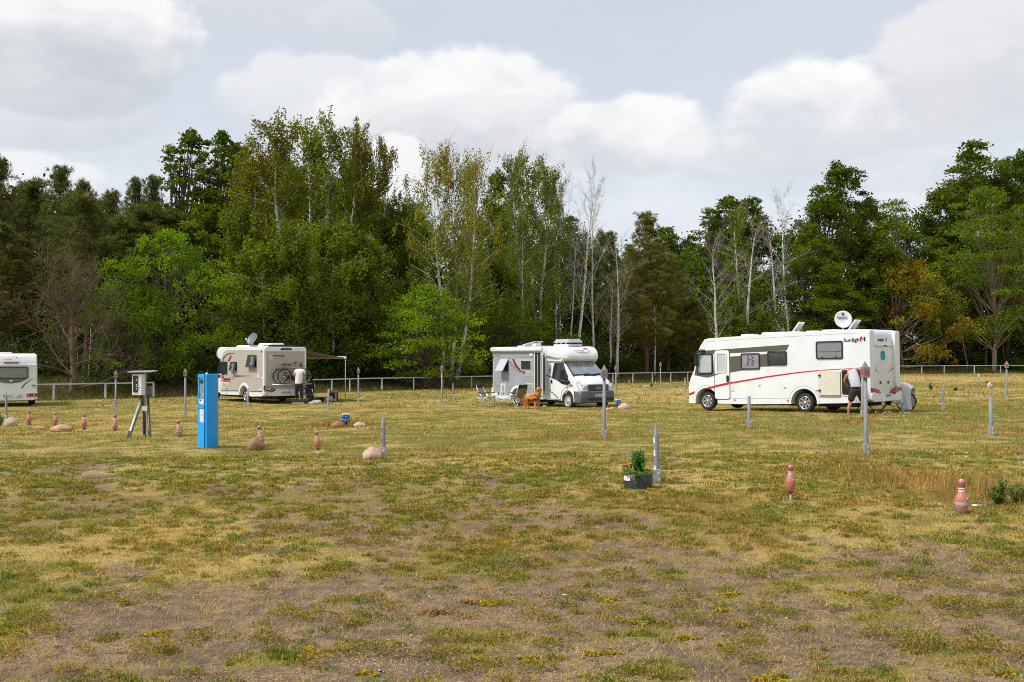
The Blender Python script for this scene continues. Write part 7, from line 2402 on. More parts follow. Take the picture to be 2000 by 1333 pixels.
def a_local(x, y, z):
    c, s = math.cos(2.349), math.sin(2.349); L = MH_A.location
    return Vector((L.x + c * x - s * y, L.y + s * x + c * y, L.z + z))


# covered bicycle behind the long motorhome
b0 = onray(1741, 36.4)
t = thing('bicycle', 'bicycle half hidden under a white cover behind the long motorhome', 'bicycle', b0, (0, 0, R(-32)))
bicycle(t, BLACK, r=.33, wb=1.0)


def cover_sheet():
    me_v, me_f = [], []
    N, M = 22, 16
    from mathutils import noise as mn
    for i in range(N + 1):
        u = i / N * 2 - 1            # along the bicycle
        for j in range(M + 1):
            v = j / M * 2 - 1        # across, draped to both sides
            x = u * .56; y = v
            a = abs(v)
            yy = math.copysign(min(a, .25) * .9 + max(0, a - .25) * .16, v)
            z = .98 + .04 * math.sin(u * 5) - max(0, a - .22) * (.72 + .25 * math.sin(u * 3 + 1) + (.55 if u > .45 else 0)) - .14 * max(0, abs(u) - .7) / .3
            w = .05 * mn.noise(Vector((x * 5, v * 2, 3))) + .03 * math.sin(x * 26) * max(0, a - .25)
            me_v.append((x + .03 * math.sin(v * 4), yy + w, max(.05, z + .04 * mn.noise(Vector((x * 4, v * 3, 7))))))
    for i in range(N):
        for j in range(M):
            q = i * (M + 1) + j; me_f.append((q, q + 1, q + M + 2, q + M + 1))
    me = bpy.data.meshes.new('bicycle_cover'); me.from_pydata(me_v, [], me_f); me.polygons.foreach_set('use_smooth', [True] * len(me_f))
    o = link_mesh('bicycle_cover', me, mat('white_sheet', (.72, .71, .72), .7, var=.05))
    so = o.modifiers.new('solid', 'SOLIDIFY'); so.thickness = .006
    o.location = b0 + Vector((.16, -.1, .02)); o.rotation_euler = (0, 0, R(-32))
    tag(o, 'white crumpled cover draped over the bicycle behind the long motorhome', 'cover')


cover_sheet()
for (px, by, h, lab, lean) in ((1757, 803.5, 17, 'larger clear blue plastic water bottle beside the covered bicycle', 0), (1763, 803, 12, 'smaller clear plastic bottle to the right of the tall water bottle', 3)):
    p = at(px, by); k = p.y / F
    p.y -= .3
    t = thing('water_bottle', lab, 'bottle', p, (0, R(lean), 0))
    H = h * k
    mb = MB(); mb.lathe([(.001, 0), (.07, 0), (.078, .02), (.078, H * .35), (.07, H * .40), (.078, H * .45), (.076, H * .66), (.03, H * .86), (.026, H * .93)], n=20)
    mb.build('bottle_body', mat('blue_plastic', (.30, .50, .62), .12, coat=.6, var=.2), t)
    mb = MB(); mb.lathe([(.032, H * .92), (.032, H), (.001, H)], n=14); mb.build('cap', mat('teal_cap', (.05, .35, .33), .4), t)
    mb = MB(); mb.lathe([(.0795, H * .47), (.0795, H * .63)], n=20); mb.build('label_band', PLATE, t)
mb = MB()
pts = [at(1699, 795) + Vector((0, .2, .35)), at(1702, 803) + Vector((0, 0, .10)), at(1712, 812) + Vector((0, 0, .03)), at(1722, 815) + Vector((0, 0, .03)), at(1740, 817) + Vector((0, 0, .02))]
mb.tube(pts, .014, 6)
o = mb.build('hose', mat('tan_hose', (.45, .25, .14), .6)); tag(o, 'thin tan hose trailing from the long motorhome into the grass', 'hose')
# fallen metal can in the grass by the near pin
p = at(1914, 993)
t = thing('metal_tube', 'short silver tube with a black end lying in the grass by the nearest bowling pin', 'tube', p + Vector((0, 0, .03)), (0, 0, -.1))
mb = MB(); mb.tube([(-.10, 0, 0), (.08, 0, 0)], .016, 10); mb.build('tube_body', ALU, t)
mb = MB(); mb.tube([(.08, 0, 0), (.10, 0, 0)], .024, 10); mb.build('end_cap', BLACK, t)
for (px, py, s, r_) in ((1029, 1092, .024, .3), (1104, 1168, .026, -.4)):
    p = at(px, py)
    t = crumple('paper_scrap', s * 1.9, s * .8, .012, CREAM, None, px, 3); t.location = p + Vector((0, 0, .018)); t.rotation_euler = (0, 0, r_)
    tag(t, 'upper small white litter scrap on bare soil' if py < 1100 else 'lower small white litter scrap on bare soil', 'litter')


# weeds: single plants
def weed(px, by, h, w, label, cat='plant', cols=((.08, .16, .03), (.12, .21, .04)), n=14, leaf=.05):
    p = at(px, by); k = p.y / F
    root = thing('wild_plant', label, cat, p)
    st, pts = MB(), []
    H, Wd = h * k, w * k
    random.seed(int(px))
    for i in range(n):
        a = random.uniform(0, 2 * PI); r1 = random.uniform(0, Wd / 2); hh = H * random.uniform(.5, 1) * (1 - .4 * r1 / (Wd / 2))
        e = Vector((math.cos(a) * r1, math.sin(a) * r1 * .7, hh)); s0 = e * .15; s0.z = 0
        st.tube([s0, s0.lerp(e, .5), e], .004 + .0001 * p.y, 4)
        for j in range(int(16)):
            t = random.uniform(.2, 1.0); q = s0.lerp(e, t); pts.append((q.x + random.gauss(0, .02), q.y + random.gauss(0, .02), q.z))
    st.build('stem', mat('weed_stem', (.12, .13, .05), .8), root)
    leaf_cloud('foliage', root, pts, leaf, list(cols), .3, 1.0)


weed(1952, 990, 72, 60, 'bushy dark green weed on the right edge behind the nearest pin', leaf=.035, n=20)
weed(1988, 985, 50, 50, 'dark green leafy weed cut by the right edge', leaf=.035, n=16)
weed(0, 833, 34, 18, 'dark green leafy weed at the left edge under the caravan', leaf=.04)
weed(1818, 762, 16, 18, 'clump of upright grey-green stalks beside a far bowling pin', cols=((.13, .17, .13), (.09, .14, .07)), leaf=.06)
weed(1866, 764, 9, 12, 'low green weed clump between the far stone and the stalks', leaf=.06)
weed(1272, 756, 9, 8, 'small yellow green plant behind the distant flat stone', cols=((.3, .33, .05), (.2, .26, .04)), leaf=.06)


# ------------------------------------------------------------------ hut among the trees
def hut():
    p = onray(1290, 112)
    root = thing('hut', 'small grey-roofed shelter half hidden under the pines', 'hut', p + Vector((0, 0, -.1)))
    WD = mat('dark_boards', (.05, .035, .028), .9, var=.3, vscale=5, stretch=(8, 8, 1))
    mb = MB(); mb.box((0, 0, .85), (3.2, 2.2, 1.7)); mb.build('wall', WD, root)
    mb = MB(); mb.prism([(-1.2, 1.68), (0, 2.3), (1.2, 1.68), (1.2, 1.6), (0, 2.2), (-1.2, 1.6)], (-1.9, 0, 0), EY, EZ, EX, 0, 3.8); mb.build('roof', mat('grey_roof_felt', (.20, .21, .22), .9, var=.15), root)
    mb = MB(); mb.box((-.6, -1.12, .75), (.8, .04, 1.5)); mb.build('door', BLACK, root)


hut()

# ------------------------------------------------------------------ trees
rng = np.random.default_rng(5)
def bark(name, c1, c2, scale=6, stretch=(1, 1, .25), marks=None, rough=.9):
    m = bpy.data.materials.new(name); m.use_nodes = True
    b = NB(m.node_tree); p = m.node_tree.nodes['Principled BSDF']
    tc = b.n('ShaderNodeTexCoord').outputs['Object']
    mp = b.n('ShaderNodeMapping'); mp.inputs['Scale'].default_value = stretch; b.link(tc, mp.inputs[0])
    n = b.noise(mp.outputs[0], scale, 6, .65)
    c = b.mix(b.step(n, .38, .62), c1, c2)
    if marks:
        mp2 = b.n('ShaderNodeMapping'); mp2.inputs['Scale'].default_value = (1, 1, 2.6); b.link(tc, mp2.inputs[0])
        k = b.step(b.noise(mp2.outputs[0], 4.5, 5, .7), .53, .60)
        sp = b.n('ShaderNodeSeparateXYZ'); b.link(tc, sp.inputs[0])
        low = b.step(sp.outputs[2], 3.0, .3)
        k = b.m('MAXIMUM', k, b.m('MULTIPLY', low, b.step(b.noise(mp2.outputs[0], 5, 5, .7), .42, .55)))
        c = b.mix(k, c, marks)
    b.link(c, p.inputs['Base Color']); p.inputs['Roughness'].default_value = rough
    p.inputs['Specular IOR Level'].default_value = .2
    return m


B_BIRCH = bark('birch_bark', (.78, .76, .71), (.58, .55, .50), marks=(.04, .035, .03))
B_TWIG = bark('pale_twigs', (.44, .39, .35), (.28, .23, .19))
B_PINE = bark('pine_bark', (.23, .10, .055), (.13, .065, .04))
B_OAK = bark('grey_brown_bark', (.16, .125, .095), (.09, .07, .055))
B_DEAD = bark('dry_brown_bark', (.19, .13, .09), (.12, .08, .055))
B_YEL = bark('ochre_bark', (.26, .19, .13), (.16, .12, .085))


def unit(v):
    v = np.asarray(v, float); return v / (np.linalg.norm(v) + 1e-9)


def path(p, d, L, n, bend=(0, 0, 0), wob=.08):
    pts = [np.array(p, float)]; d = unit(d)
    for i in range(n):
        d = unit(d + np.array(bend) / n + rng.normal(0, wob, 3))
        pts.append(pts[-1] + d * L / n)
    return pts


def tubes(mb, pts, r0, r1, n):
    m = len(pts)
    mb.tube([Vector(p) for p in pts], [r0 + (r1 - r0) * i / (m - 1) for i in range(m)], n, cap=False)


def puff(c, n, rad, size, col, aspect=.55, flat=1.0, droop=0.0, colvar=.22):
    """leaves scattered in a soft ball"""
    P = np.array(c) + rng.normal(0, 1, (n, 3)) * np.array([rad, rad, rad * flat]) * .55
    d = rng.normal(0, 1, (n, 3)); d[:, 2] -= droop; d /= np.linalg.norm(d, axis=1)[:, None]
    w = np.cross(d, rng.normal(0, 1, (n, 3))); w /= np.linalg.norm(w, axis=1)[:, None] + 1e-9
    s = (size * rng.uniform(.6, 1.35, n))[:, None]
    cc = np.array(col) * rng.uniform(1 - colvar, 1 + colvar, n)[:, None] * np.array([1, 1, 1])
    cc[:, 0] *= rng.uniform(.85, 1.2, n)
    return quads(P, d * s, w * s * aspect, cc)


class Proto:
    def __init__(s, H):
        s.H = H; s.tr = MB(); s.lv = []; s.tw = MB()

    def done(s, barkm, twigm=None, leafm=None):
        n0, f0 = len(s.tr.v), len(s.tr.f)
        me = bpy.data.meshes.new('trunk'); me.from_pydata(s.tr.v + s.tw.v, [], s.tr.f + [[i + n0 for i in f] for f in s.tw.f])
        me.polygons.foreach_set('use_smooth', [True] * len(me.polygons)); me.materials.append(barkm); me.materials.append(twigm or barkm)
        me.polygons.foreach_set('material_index', [0] * f0 + [1] * len(s.tw.f)); s.trunk = me
        s.crown = None
        if s.lv:
            v, f, c = merge(s.lv); me = np_mesh('crown', v, f); set_tint(me, c); me.materials.append(leafm or LEAF); s.crown = me
        s.W = max(max(abs(v[0]) for v in (s.tr.v + s.tw.v)[::7]), 0.5)
        if s.crown and len(v) > 40000:
            s.W = float(np.percentile(np.abs(v[:, 0]), 97)); s.top = float(np.percentile(v[:, 2], 99.8))
            hi = v[v[:, 2] > s.top * .85]; s.drift = (float(hi[:, 0].mean()), float(hi[:, 1].mean()))
        else:
            a = np.array(s.tr.v + s.tw.v); s.top = float(a[:, 2].max()); s.W = float(np.percentile(np.abs(a[:, 0]), 99)); hi = a[a[:, 2] > s.top * .85]; s.drift = (float(hi[:, 0].mean()), float(hi[:, 1].mean()))
        return s


def birch(H=18, dense=1.0, bare=False, cols=((.055, .085, .015),), tipcol=None, r=.15, width=1.0, low=.18, twigs=0, leaf=.088):
    P = Proto(H)
    tk = path((0, 0, -.3), (rng.normal(0, .03), rng.normal(0, .03), 1), H + .3, 16, (0, 0, .15), .035)
    tubes(P.tr, tk, r * 1.35, .022, 8)
    tk = np.array(tk)
    n1 = int(42 * (1 if not bare else .48))
    for i in range(n1):
        t = low + (1 - low) * (i + rng.uniform(0, 1)) / n1
        k = t * 16; a0 = tk[int(k)] * (1 - k % 1) + tk[min(int(k) + 1, 16)] * (k % 1)
        az = i * 2.4 + rng.normal(0, .4)
        el = R(rng.uniform(38, 62)) if t < .8 else R(rng.uniform(55, 78))
        L = H * .165 * width * max(.28, 1 - ((t - .5) / .66) ** 2) * rng.uniform(.65, 1.2 if not bare else 1.6) + .5
        pt_ = path(a0, (math.cos(az) * math.cos(el), math.sin(az) * math.cos(el), math.sin(el)), L, 6, (math.cos(az) * .25, math.sin(az) * .25, -.3 if not bare else .25), .07 if not bare else .16)
        tubes(P.tr, pt_, .012 + .030 * (1 - t) * (r / .15), .006, 4)
        if bare or twigs:
            for j in range(15 if bare else twigs):
                q = pt_[rng.integers(1, 7)]
                d = unit(pt_[-1] - pt_[0]) + rng.normal(0, .55, 3) + np.array([0, 0, .35])
                L3 = rng.uniform(.5, 1.5) * (1.1 - t * .4)
                p3 = path(q, d, L3, 3, (0, 0, -.1), .12); tubes(P.tw, p3, .011, .006, 3)
                for u in range(3):
                    tubes(P.tw, path(p3[rng.integers(1, 4)], d + rng.normal(0, .6, 3), L3 * .5, 2, (0, 0, -.2), .1), .007, .0045, 3)
            if bare:
                if rng.uniform() < bare_leaf: P.lv.append(puff(pt_[-1], 16, .5, .07, cols[0], droop=.8))
                continue
        ns = int(15 * dense * (1.1 + .1 * t))
        for j in range(ns):
            q = pt_[rng.integers(2, 7)] + rng.normal(0, .22, 3)
            L2 = rng.uniform(.4, 1.5) * (1.15 - t * .35)
            n = int(15 * L2 / .9 * (dense * .6 + .5))
            u = rng.uniform(0, 1, n)
            base = q + np.outer(u, np.array([rng.normal(0, .15), rng.normal(0, .15), -1]) * L2)
            c = np.array(cols[rng.integers(0, len(cols))])
            if tipcol is not None and rng.uniform() < (t - .35) * 1.3: c = np.array(tipcol)
            c = c * rng.uniform(.8, 1.2)
            X = base + rng.normal(0, .10, (n, 3))
            d = rng.normal(0, 1, (n, 3)); d[:, 2] -= 1.2; d /= np.linalg.norm(d, axis=1)[:, None]
            w = np.cross(d, rng.normal(0, 1, (n, 3))); w /= np.linalg.norm(w, axis=1)[:, None] + 1e-9
            s = (leaf * rng.uniform(.6, 1.3, n))[:, None]
            P.lv.append(quads(X, d * s, w * s * .6, np.tile(c, (n, 1)) * rng.uniform(.75, 1.25, n)[:, None]))
    return P.done(B_BIRCH, B_TWIG)


bare_leaf = .15


def broad(H=20, W=9, low=.15, cols=((.03, .055, .01),), lumps=46, per=420, leaf=.14, r=.3, airy=0.0, twigb=None, layered=False, rs=(.75, 1.7)):
    P = Proto(H)
    tk = path((0, 0, -.3), (rng.normal(0, .04), rng.normal(0, .04), 1), H * .8, 12, (0, 0, .1), .05)
    tubes(P.tr, tk, r, .05, 9)
    tk = np.array(tk)
    for i in range(lumps):
        # lumps sit near the shell of an egg-shaped crown
        v = (i + .5) / lumps
        zt = low + (1 - low) * (v ** .85)
        prof = math.sin(PI * min(1, max(0, (zt - low) / (1 - low)) ** .75 * .93 + .07)) ** .55
        az = i * 2.39996 + rng.normal(0, .5)
        rr = W / 2 * prof * rng.uniform(.4, 1.12)
        rad = rng.uniform(*rs) * (W / 9) ** .5 * (1 - .3 * (zt > .85))
        c = np.array([math.cos(az) * (rr - rad * .4), math.sin(az) * (rr - rad * .4), zt * H - rad * .5])
        k = min(11.9, max(1.5, (zt * .72) / .8 * 12 * rng.uniform(.6, .9)))
        a0 = tk[int(k)]
        mid = a0 * .45 + c * .55 + np.array([0, 0, -.3])
        tubes(P.tr, [a0, mid, c], .05 + .05 * (1 - zt) * (r / .3), .015, 5)
        for j in range(4):
            tubes(P.tr, path(mid * .4 + c * .6, rng.normal(0, 1, 3) + unit(c - a0), rad * 1.1, 3, (0, 0, .1), .15), .02, .006, 3)
        col = np.array(cols[rng.integers(0, len(cols))]) * rng.uniform(.78, 1.25)
        n = int(max(90, per * (rad / 1.3) ** 2 * (1 - airy * .5)))
        # sub-puffs on the outside of the lump
        for j in range(9):
            o = rng.normal(0, 1, 3); o[2] = abs(o[2]) * .9 - .25; o = unit(o) * rad * rng.uniform(.55, 1.05)
            if layered: o[2] *= .55
            P.lv.append(puff(c + o, n // 9, rad * (.42 if not layered else .5), leaf, col * rng.uniform(.85, 1.2), flat=.75 if not layered else .42))
    return P.done(twigb or B_OAK)


def pine(H=15, low=.35, cols=((.035, .05, .016),), W=5.0, r=.18, dead=True, spire=False):
    P = Proto(H)
    tk = path((0, 0, -.3), (rng.normal(0, .05), rng.normal(0, .05), 1), H + .2, 14, (0, 0, .1), .04)
    tubes(P.tr, tk, r, .03, 8); tk = np.array(tk)
    nw = int((1 - low) * H / .5)
    for w in range(nw):
        t = low + (1 - low) * (w + .4) / nw
        k = t * 14; a0 = tk[int(k)] * (1 - k % 1) + tk[min(int(k) + 1, 14)] * (k % 1)
        for j in range(5):
            az = j * 1.257 + w * .7 + rng.normal(0, .3); el = R(rng.uniform(8, 32) + 25 * (t > .85))
            if spire: L = W / 2 * (1.02 - t) * 1.6 * rng.uniform(.8, 1.1) + .3
            else: L = W / 2 * (1 - ((t - low) / (1 - low)) ** 2.2 * .8) * rng.uniform(.6, 1.15)
            L *= .75 + .25 * min(1, (t - low) * 6)
            b_ = path(a0, (math.cos(az) * math.cos(el), math.sin(az) * math.cos(el), math.sin(el)), L, 5, (0, 0, .35), .08)
            tubes(P.tr, b_, .03 * (1.2 - t), .008, 4)
            for q in range(int(5 + L * 3)):
                s_ = b_[rng.integers(2, 6)] + rng.normal(0, .28, 3) * np.array([1, 1, .5])
                col = np.array(cols[rng.integers(0, len(cols))]) * rng.uniform(.75, 1.3)
                n = 26
                d = rng.normal(0, 1, (n, 3)) + np.array([math.cos(az) * .4, math.sin(az) * .4, .9]); d /= np.linalg.norm(d, axis=1)[:, None]
                ww = np.cross(d, rng.normal(0, 1, (n, 3))); ww /= np.linalg.norm(ww, axis=1)[:, None] + 1e-9
                s = (rng.uniform(.09, .17, n))[:, None]
                P.lv.append(quads(s_ + rng.normal(0, .06, (n, 3)) + d * s, d * s, ww * .022, np.tile(col, (n, 1)) * rng.uniform(.75, 1.25, n)[:, None]))
    # candle at the top
    for q in range(10):
        n = 26; c = tk[-1] + np.array([rng.normal(0, .05), rng.normal(0, .05), -.12 * q])
        d = rng.normal(0, 1, (n, 3)) + np.array([0, 0, .8]); d /= np.linalg.norm(d, axis=1)[:, None]; ww = np.cross(d, rng.normal(0, 1, (n, 3))); ww /= np.linalg.norm(ww, axis=1)[:, None]
        P.lv.append(quads(c + d * .1, d * .13, ww * .022, np.tile(cols[0], (n, 1))))
    if dead:
        for i in range(26):
            t = rng.uniform(.12, low + .1); k = t * 14; a0 = tk[int(k)]
            az = rng.uniform(0, 2 * PI); b_ = path(a0, (math.cos(az), math.sin(az), rng.uniform(-.1, .3)), rng.uniform(.8, 2.2), 4, (0, 0, .2), .15)
            tubes(P.tw, b_, .014, .005, 4)
            for j in range(4): tubes(P.tw, path(b_[rng.integers(1, 5)], unit(b_[-1] - b_[0]) + rng.normal(0, .6, 3), .7, 2, (0, 0, 0), .1), .006, .003, 3)
    return P.done(B_PINE, B_DEAD)


def dead_oak(H=9.2, W=8):
    P = Proto(H)
    tk = path((0, 0, -.3), (.02, 0, 1), H * .62, 8, (0, 0, 0), .07); tubes(P.tr, tk, .25, .08, 10); tk = np.array(tk)
    for i in range(24):
        t = .22 + .78 * i / 24; k = t * 8; a0 = tk[int(min(k, 7.9))]
        az = i * 2.4 + rng.normal(0, .3); el = R(5 + 62 * t + rng.normal(0, 8)); L = W / 2 * (1.15 - .25 * t) * rng.uniform(.85, 1.15)
        b_ = path(a0, (math.cos(az) * math.cos(el), math.sin(az) * math.cos(el), math.sin(el)), L, 8, (0, 0, .45 if t > .4 else .1), .12)
        tubes(P.tr, b_, .060 * (1.25 - t), .010, 6)
        for j in range(18):
            q = b_[rng.integers(2, 9)]; d = unit(b_[-1] - b_[0]) + rng.normal(0, .6, 3)
            c_ = path(q, d, rng.uniform(.7, 1.7), 4, (0, 0, .2), .16); tubes(P.tw, c_, .016, .006, 4)
            for u in range(7):
                e_ = path(c_[rng.integers(1, 5)], d + rng.normal(0, .7, 3), rng.uniform(.3, .8), 3, (0, 0, .1), .18); tubes(P.tw, e_, .008, .004, 3)
            if rng.uniform() < .14: P.lv.append(puff(c_[-1], 30, .35, .07, (.09, .15, .02)))
    return P.done(B_DEAD, B_DEAD)


def far_trunks(H=14):
    P = Proto(H)
    tk = path((0, 0, -.3), (rng.normal(0, .05), 0, 1), H, 9, (0, 0, 0), .06); tubes(P.tr, tk, .14, .04, 7)
    for i in range(7):
        a0 = tk[rng.integers(3, 9)]; az = rng.uniform(0, 6.28)
        b_ = path(a0, (math.cos(az), math.sin(az), .8), 2.0, 4, (0, 0, .2), .1); tubes(P.tr, b_, .04, .01, 4)
        P.lv.append(puff(b_[-1], 160, 1.1, .12, (.05, .08, .012)))
    return P.done(B_YEL)


OL = ((.165, .21, .014), (.195, .225, .016), (.125, .175, .013), (.23, .24, .02))
DK = ((.088, .128, .008), (.105, .145, .009), (.068, .102, .008))
YL = (.31, .26, .03)
PR_ = {}
PR_['birch'] = [birch(18, 1.25, cols=OL, tipcol=(.17, .145, .02), width=1.05), birch(18, 1.15, cols=OL[:3], width=1.0), birch(18, 1.3, cols=OL, tipcol=(.18, .15, .02), width=1.15, low=.08)]
PR_['hang'] = [birch(10, 1.5, cols=OL + ((.14, .17, .04),), width=1.35, low=.06, r=.1), birch(10, 1.5, cols=OL[:3], width=1.3, low=.06, r=.1)]
PR_['airy'] = [birch(18, .85, cols=((.23, .26, .018), (.17, .22, .018)), tipcol=YL, low=.28, twigs=3, width=1.1), birch(18, .8, cols=((.22, .25, .02), (.15, .20, .016)), tipcol=(.36, .23, .03), low=.3, twigs=4, width=1.05), birch(18, .95, cols=((.15, .215, .018), (.19, .24, .02)), tipcol=(.15, .17, .025), low=.3, twigs=2, width=1.05)]
PR_['bare'] = [birch(17, 0, True, cols=((.09, .12, .02),), low=.32, width=.95, r=.19), birch(17, 0, True, cols=((.09, .12, .02),), low=.25, width=1.15, r=.18), birch(17, 0, True, cols=((.09, .12, .02),), low=.45, width=.8, r=.16)]
PR_['broad'] = [broad(22, 11, .12, DK, 60, 520, .14), broad(22, 10, .15, DK, 56, 520, .14), broad(22, 10, .1, ((.12, .165, .009), (.145, .19, .010), (.10, .145, .009)), 60, 500, .14)]
PR_['poplar'] = [broad(19, 6.0, .2, ((.095, .145, .014), (.115, .165, .015)), 120, 420, .12, r=.2, airy=.3, rs=(.55, .95)), broad(19, 5.6, .2, ((.095, .145, .014), (.11, .155, .015)), 110, 400, .12, r=.2, airy=.3, rs=(.5, .9))]
PR_['maple'] = [broad(9.5, 10, .10, ((.145, .24, .007), (.175, .28, .008), (.10, .185, .007)), 84, 560, .085, r=.2, rs=(.6, 1.25)), broad(7, 7.6, .18, ((.17, .27, .008), (.14, .235, .008), (.20, .30, .010)), 92, 420, .08, r=.13, layered=True, rs=(.6, 1.2)), broad(8, 7, .1, ((.13, .20, .008), (.11, .18, .008)), 70, 380, .09, r=.12, layered=False, rs=(.6, 1.2))]
PR_['orange'] = [broad(12, 12, .12, ((.22, .19, .012), (.17, .18, .012), (.12, .155, .010), (.28, .20, .012)), 80, 330, .13, r=.22, airy=.3, layered=False, rs=(.7, 1.4), twigb=B_YEL)]
PR_['robinia'] = [broad(20, 10, .22, ((.13, .195, .012), (.16, .215, .014), (.10, .16, .012)), 54, 330, .12, r=.22, airy=.4, layered=True, rs=(.9, 1.9), twigb=B_YEL), broad(17, 9, .25, ((.13, .19, .018), (.15, .21, .02)), 48, 300, .12, r=.2, airy=.5, layered=True, rs=(.9, 1.8), twigb=B_YEL)]
PR_['pine'] = [pine(15, .42, ((.10, .125, .028), (.13, .135, .032))), pine(15, .3, ((.095, .12, .028), (.145, .13, .035)), W=5.5), pine(15, .2, ((.095, .135, .034), (.12, .145, .036)), spire=True, W=5.5)]
PR_['brownpine'] = [pine(17, .18, ((.16, .165, .035), (.13, .15, .032), (.18, .15, .04)), W=6.5, spire=True)]
PR_['deadoak'] = [dead_oak()]
PR_['slim'] = [far_trunks(), far_trunks()]
NAMES = {'birch': 'birch_tree', 'hang': 'birch_tree', 'airy': 'birch_tree', 'bare': 'bare_birch_tree', 'broad': 'broadleaf_tree', 'poplar': 'poplar_tree', 'maple': 'maple_tree', 'orange': 'yellowing_tree', 'robinia': 'locust_tree', 'pine': 'pine_tree', 'brownpine': 'pine_tree', 'deadoak': 'bare_tree', 'slim': 'slender_tree'}


def plant_tree(kind, px, s, top, w, label, lean=0, v=0, group=None, tilt=0):
    k = (px - 1000) / F
    Y = 80.0
    for _ in range(60): Y = .5 * Y + .5 * float(fence_y(k * Y))
    Y += s; X = k * Y; z = float(gz(X, Y))
    H = (694 - top) / F * Y + CAMZ - z
    P = PR_[kind][v % len(PR_[kind])]
    wide = w / F * Y / 2
    root = thing(NAMES[kind], label, 'tree', (X, Y, z - .05), (R(tilt), R(lean), 0), group)
    # leaning trees turn about their foot in the plane of the picture
    spin = rng.uniform(0, 6.28)
    sx = wide / P.W; sz = H / P.top
    sx = min(max(sx, sz * .45), sz * 1.9)
    dx = (P.drift[0] * math.cos(spin) - P.drift[1] * math.sin(spin)) * sx
    root.rotation_euler[1] -= math.atan(dx / H)
    for nm, me in (('trunk', P.trunk), ('crown', P.crown)):
        if me is None: continue
        o = bpy.data.objects.new(nm, me); COL.objects.link(o); o.parent = root
        o.scale = (sx, sx, sz); o.rotation_euler = (0, 0, spin)
    return root


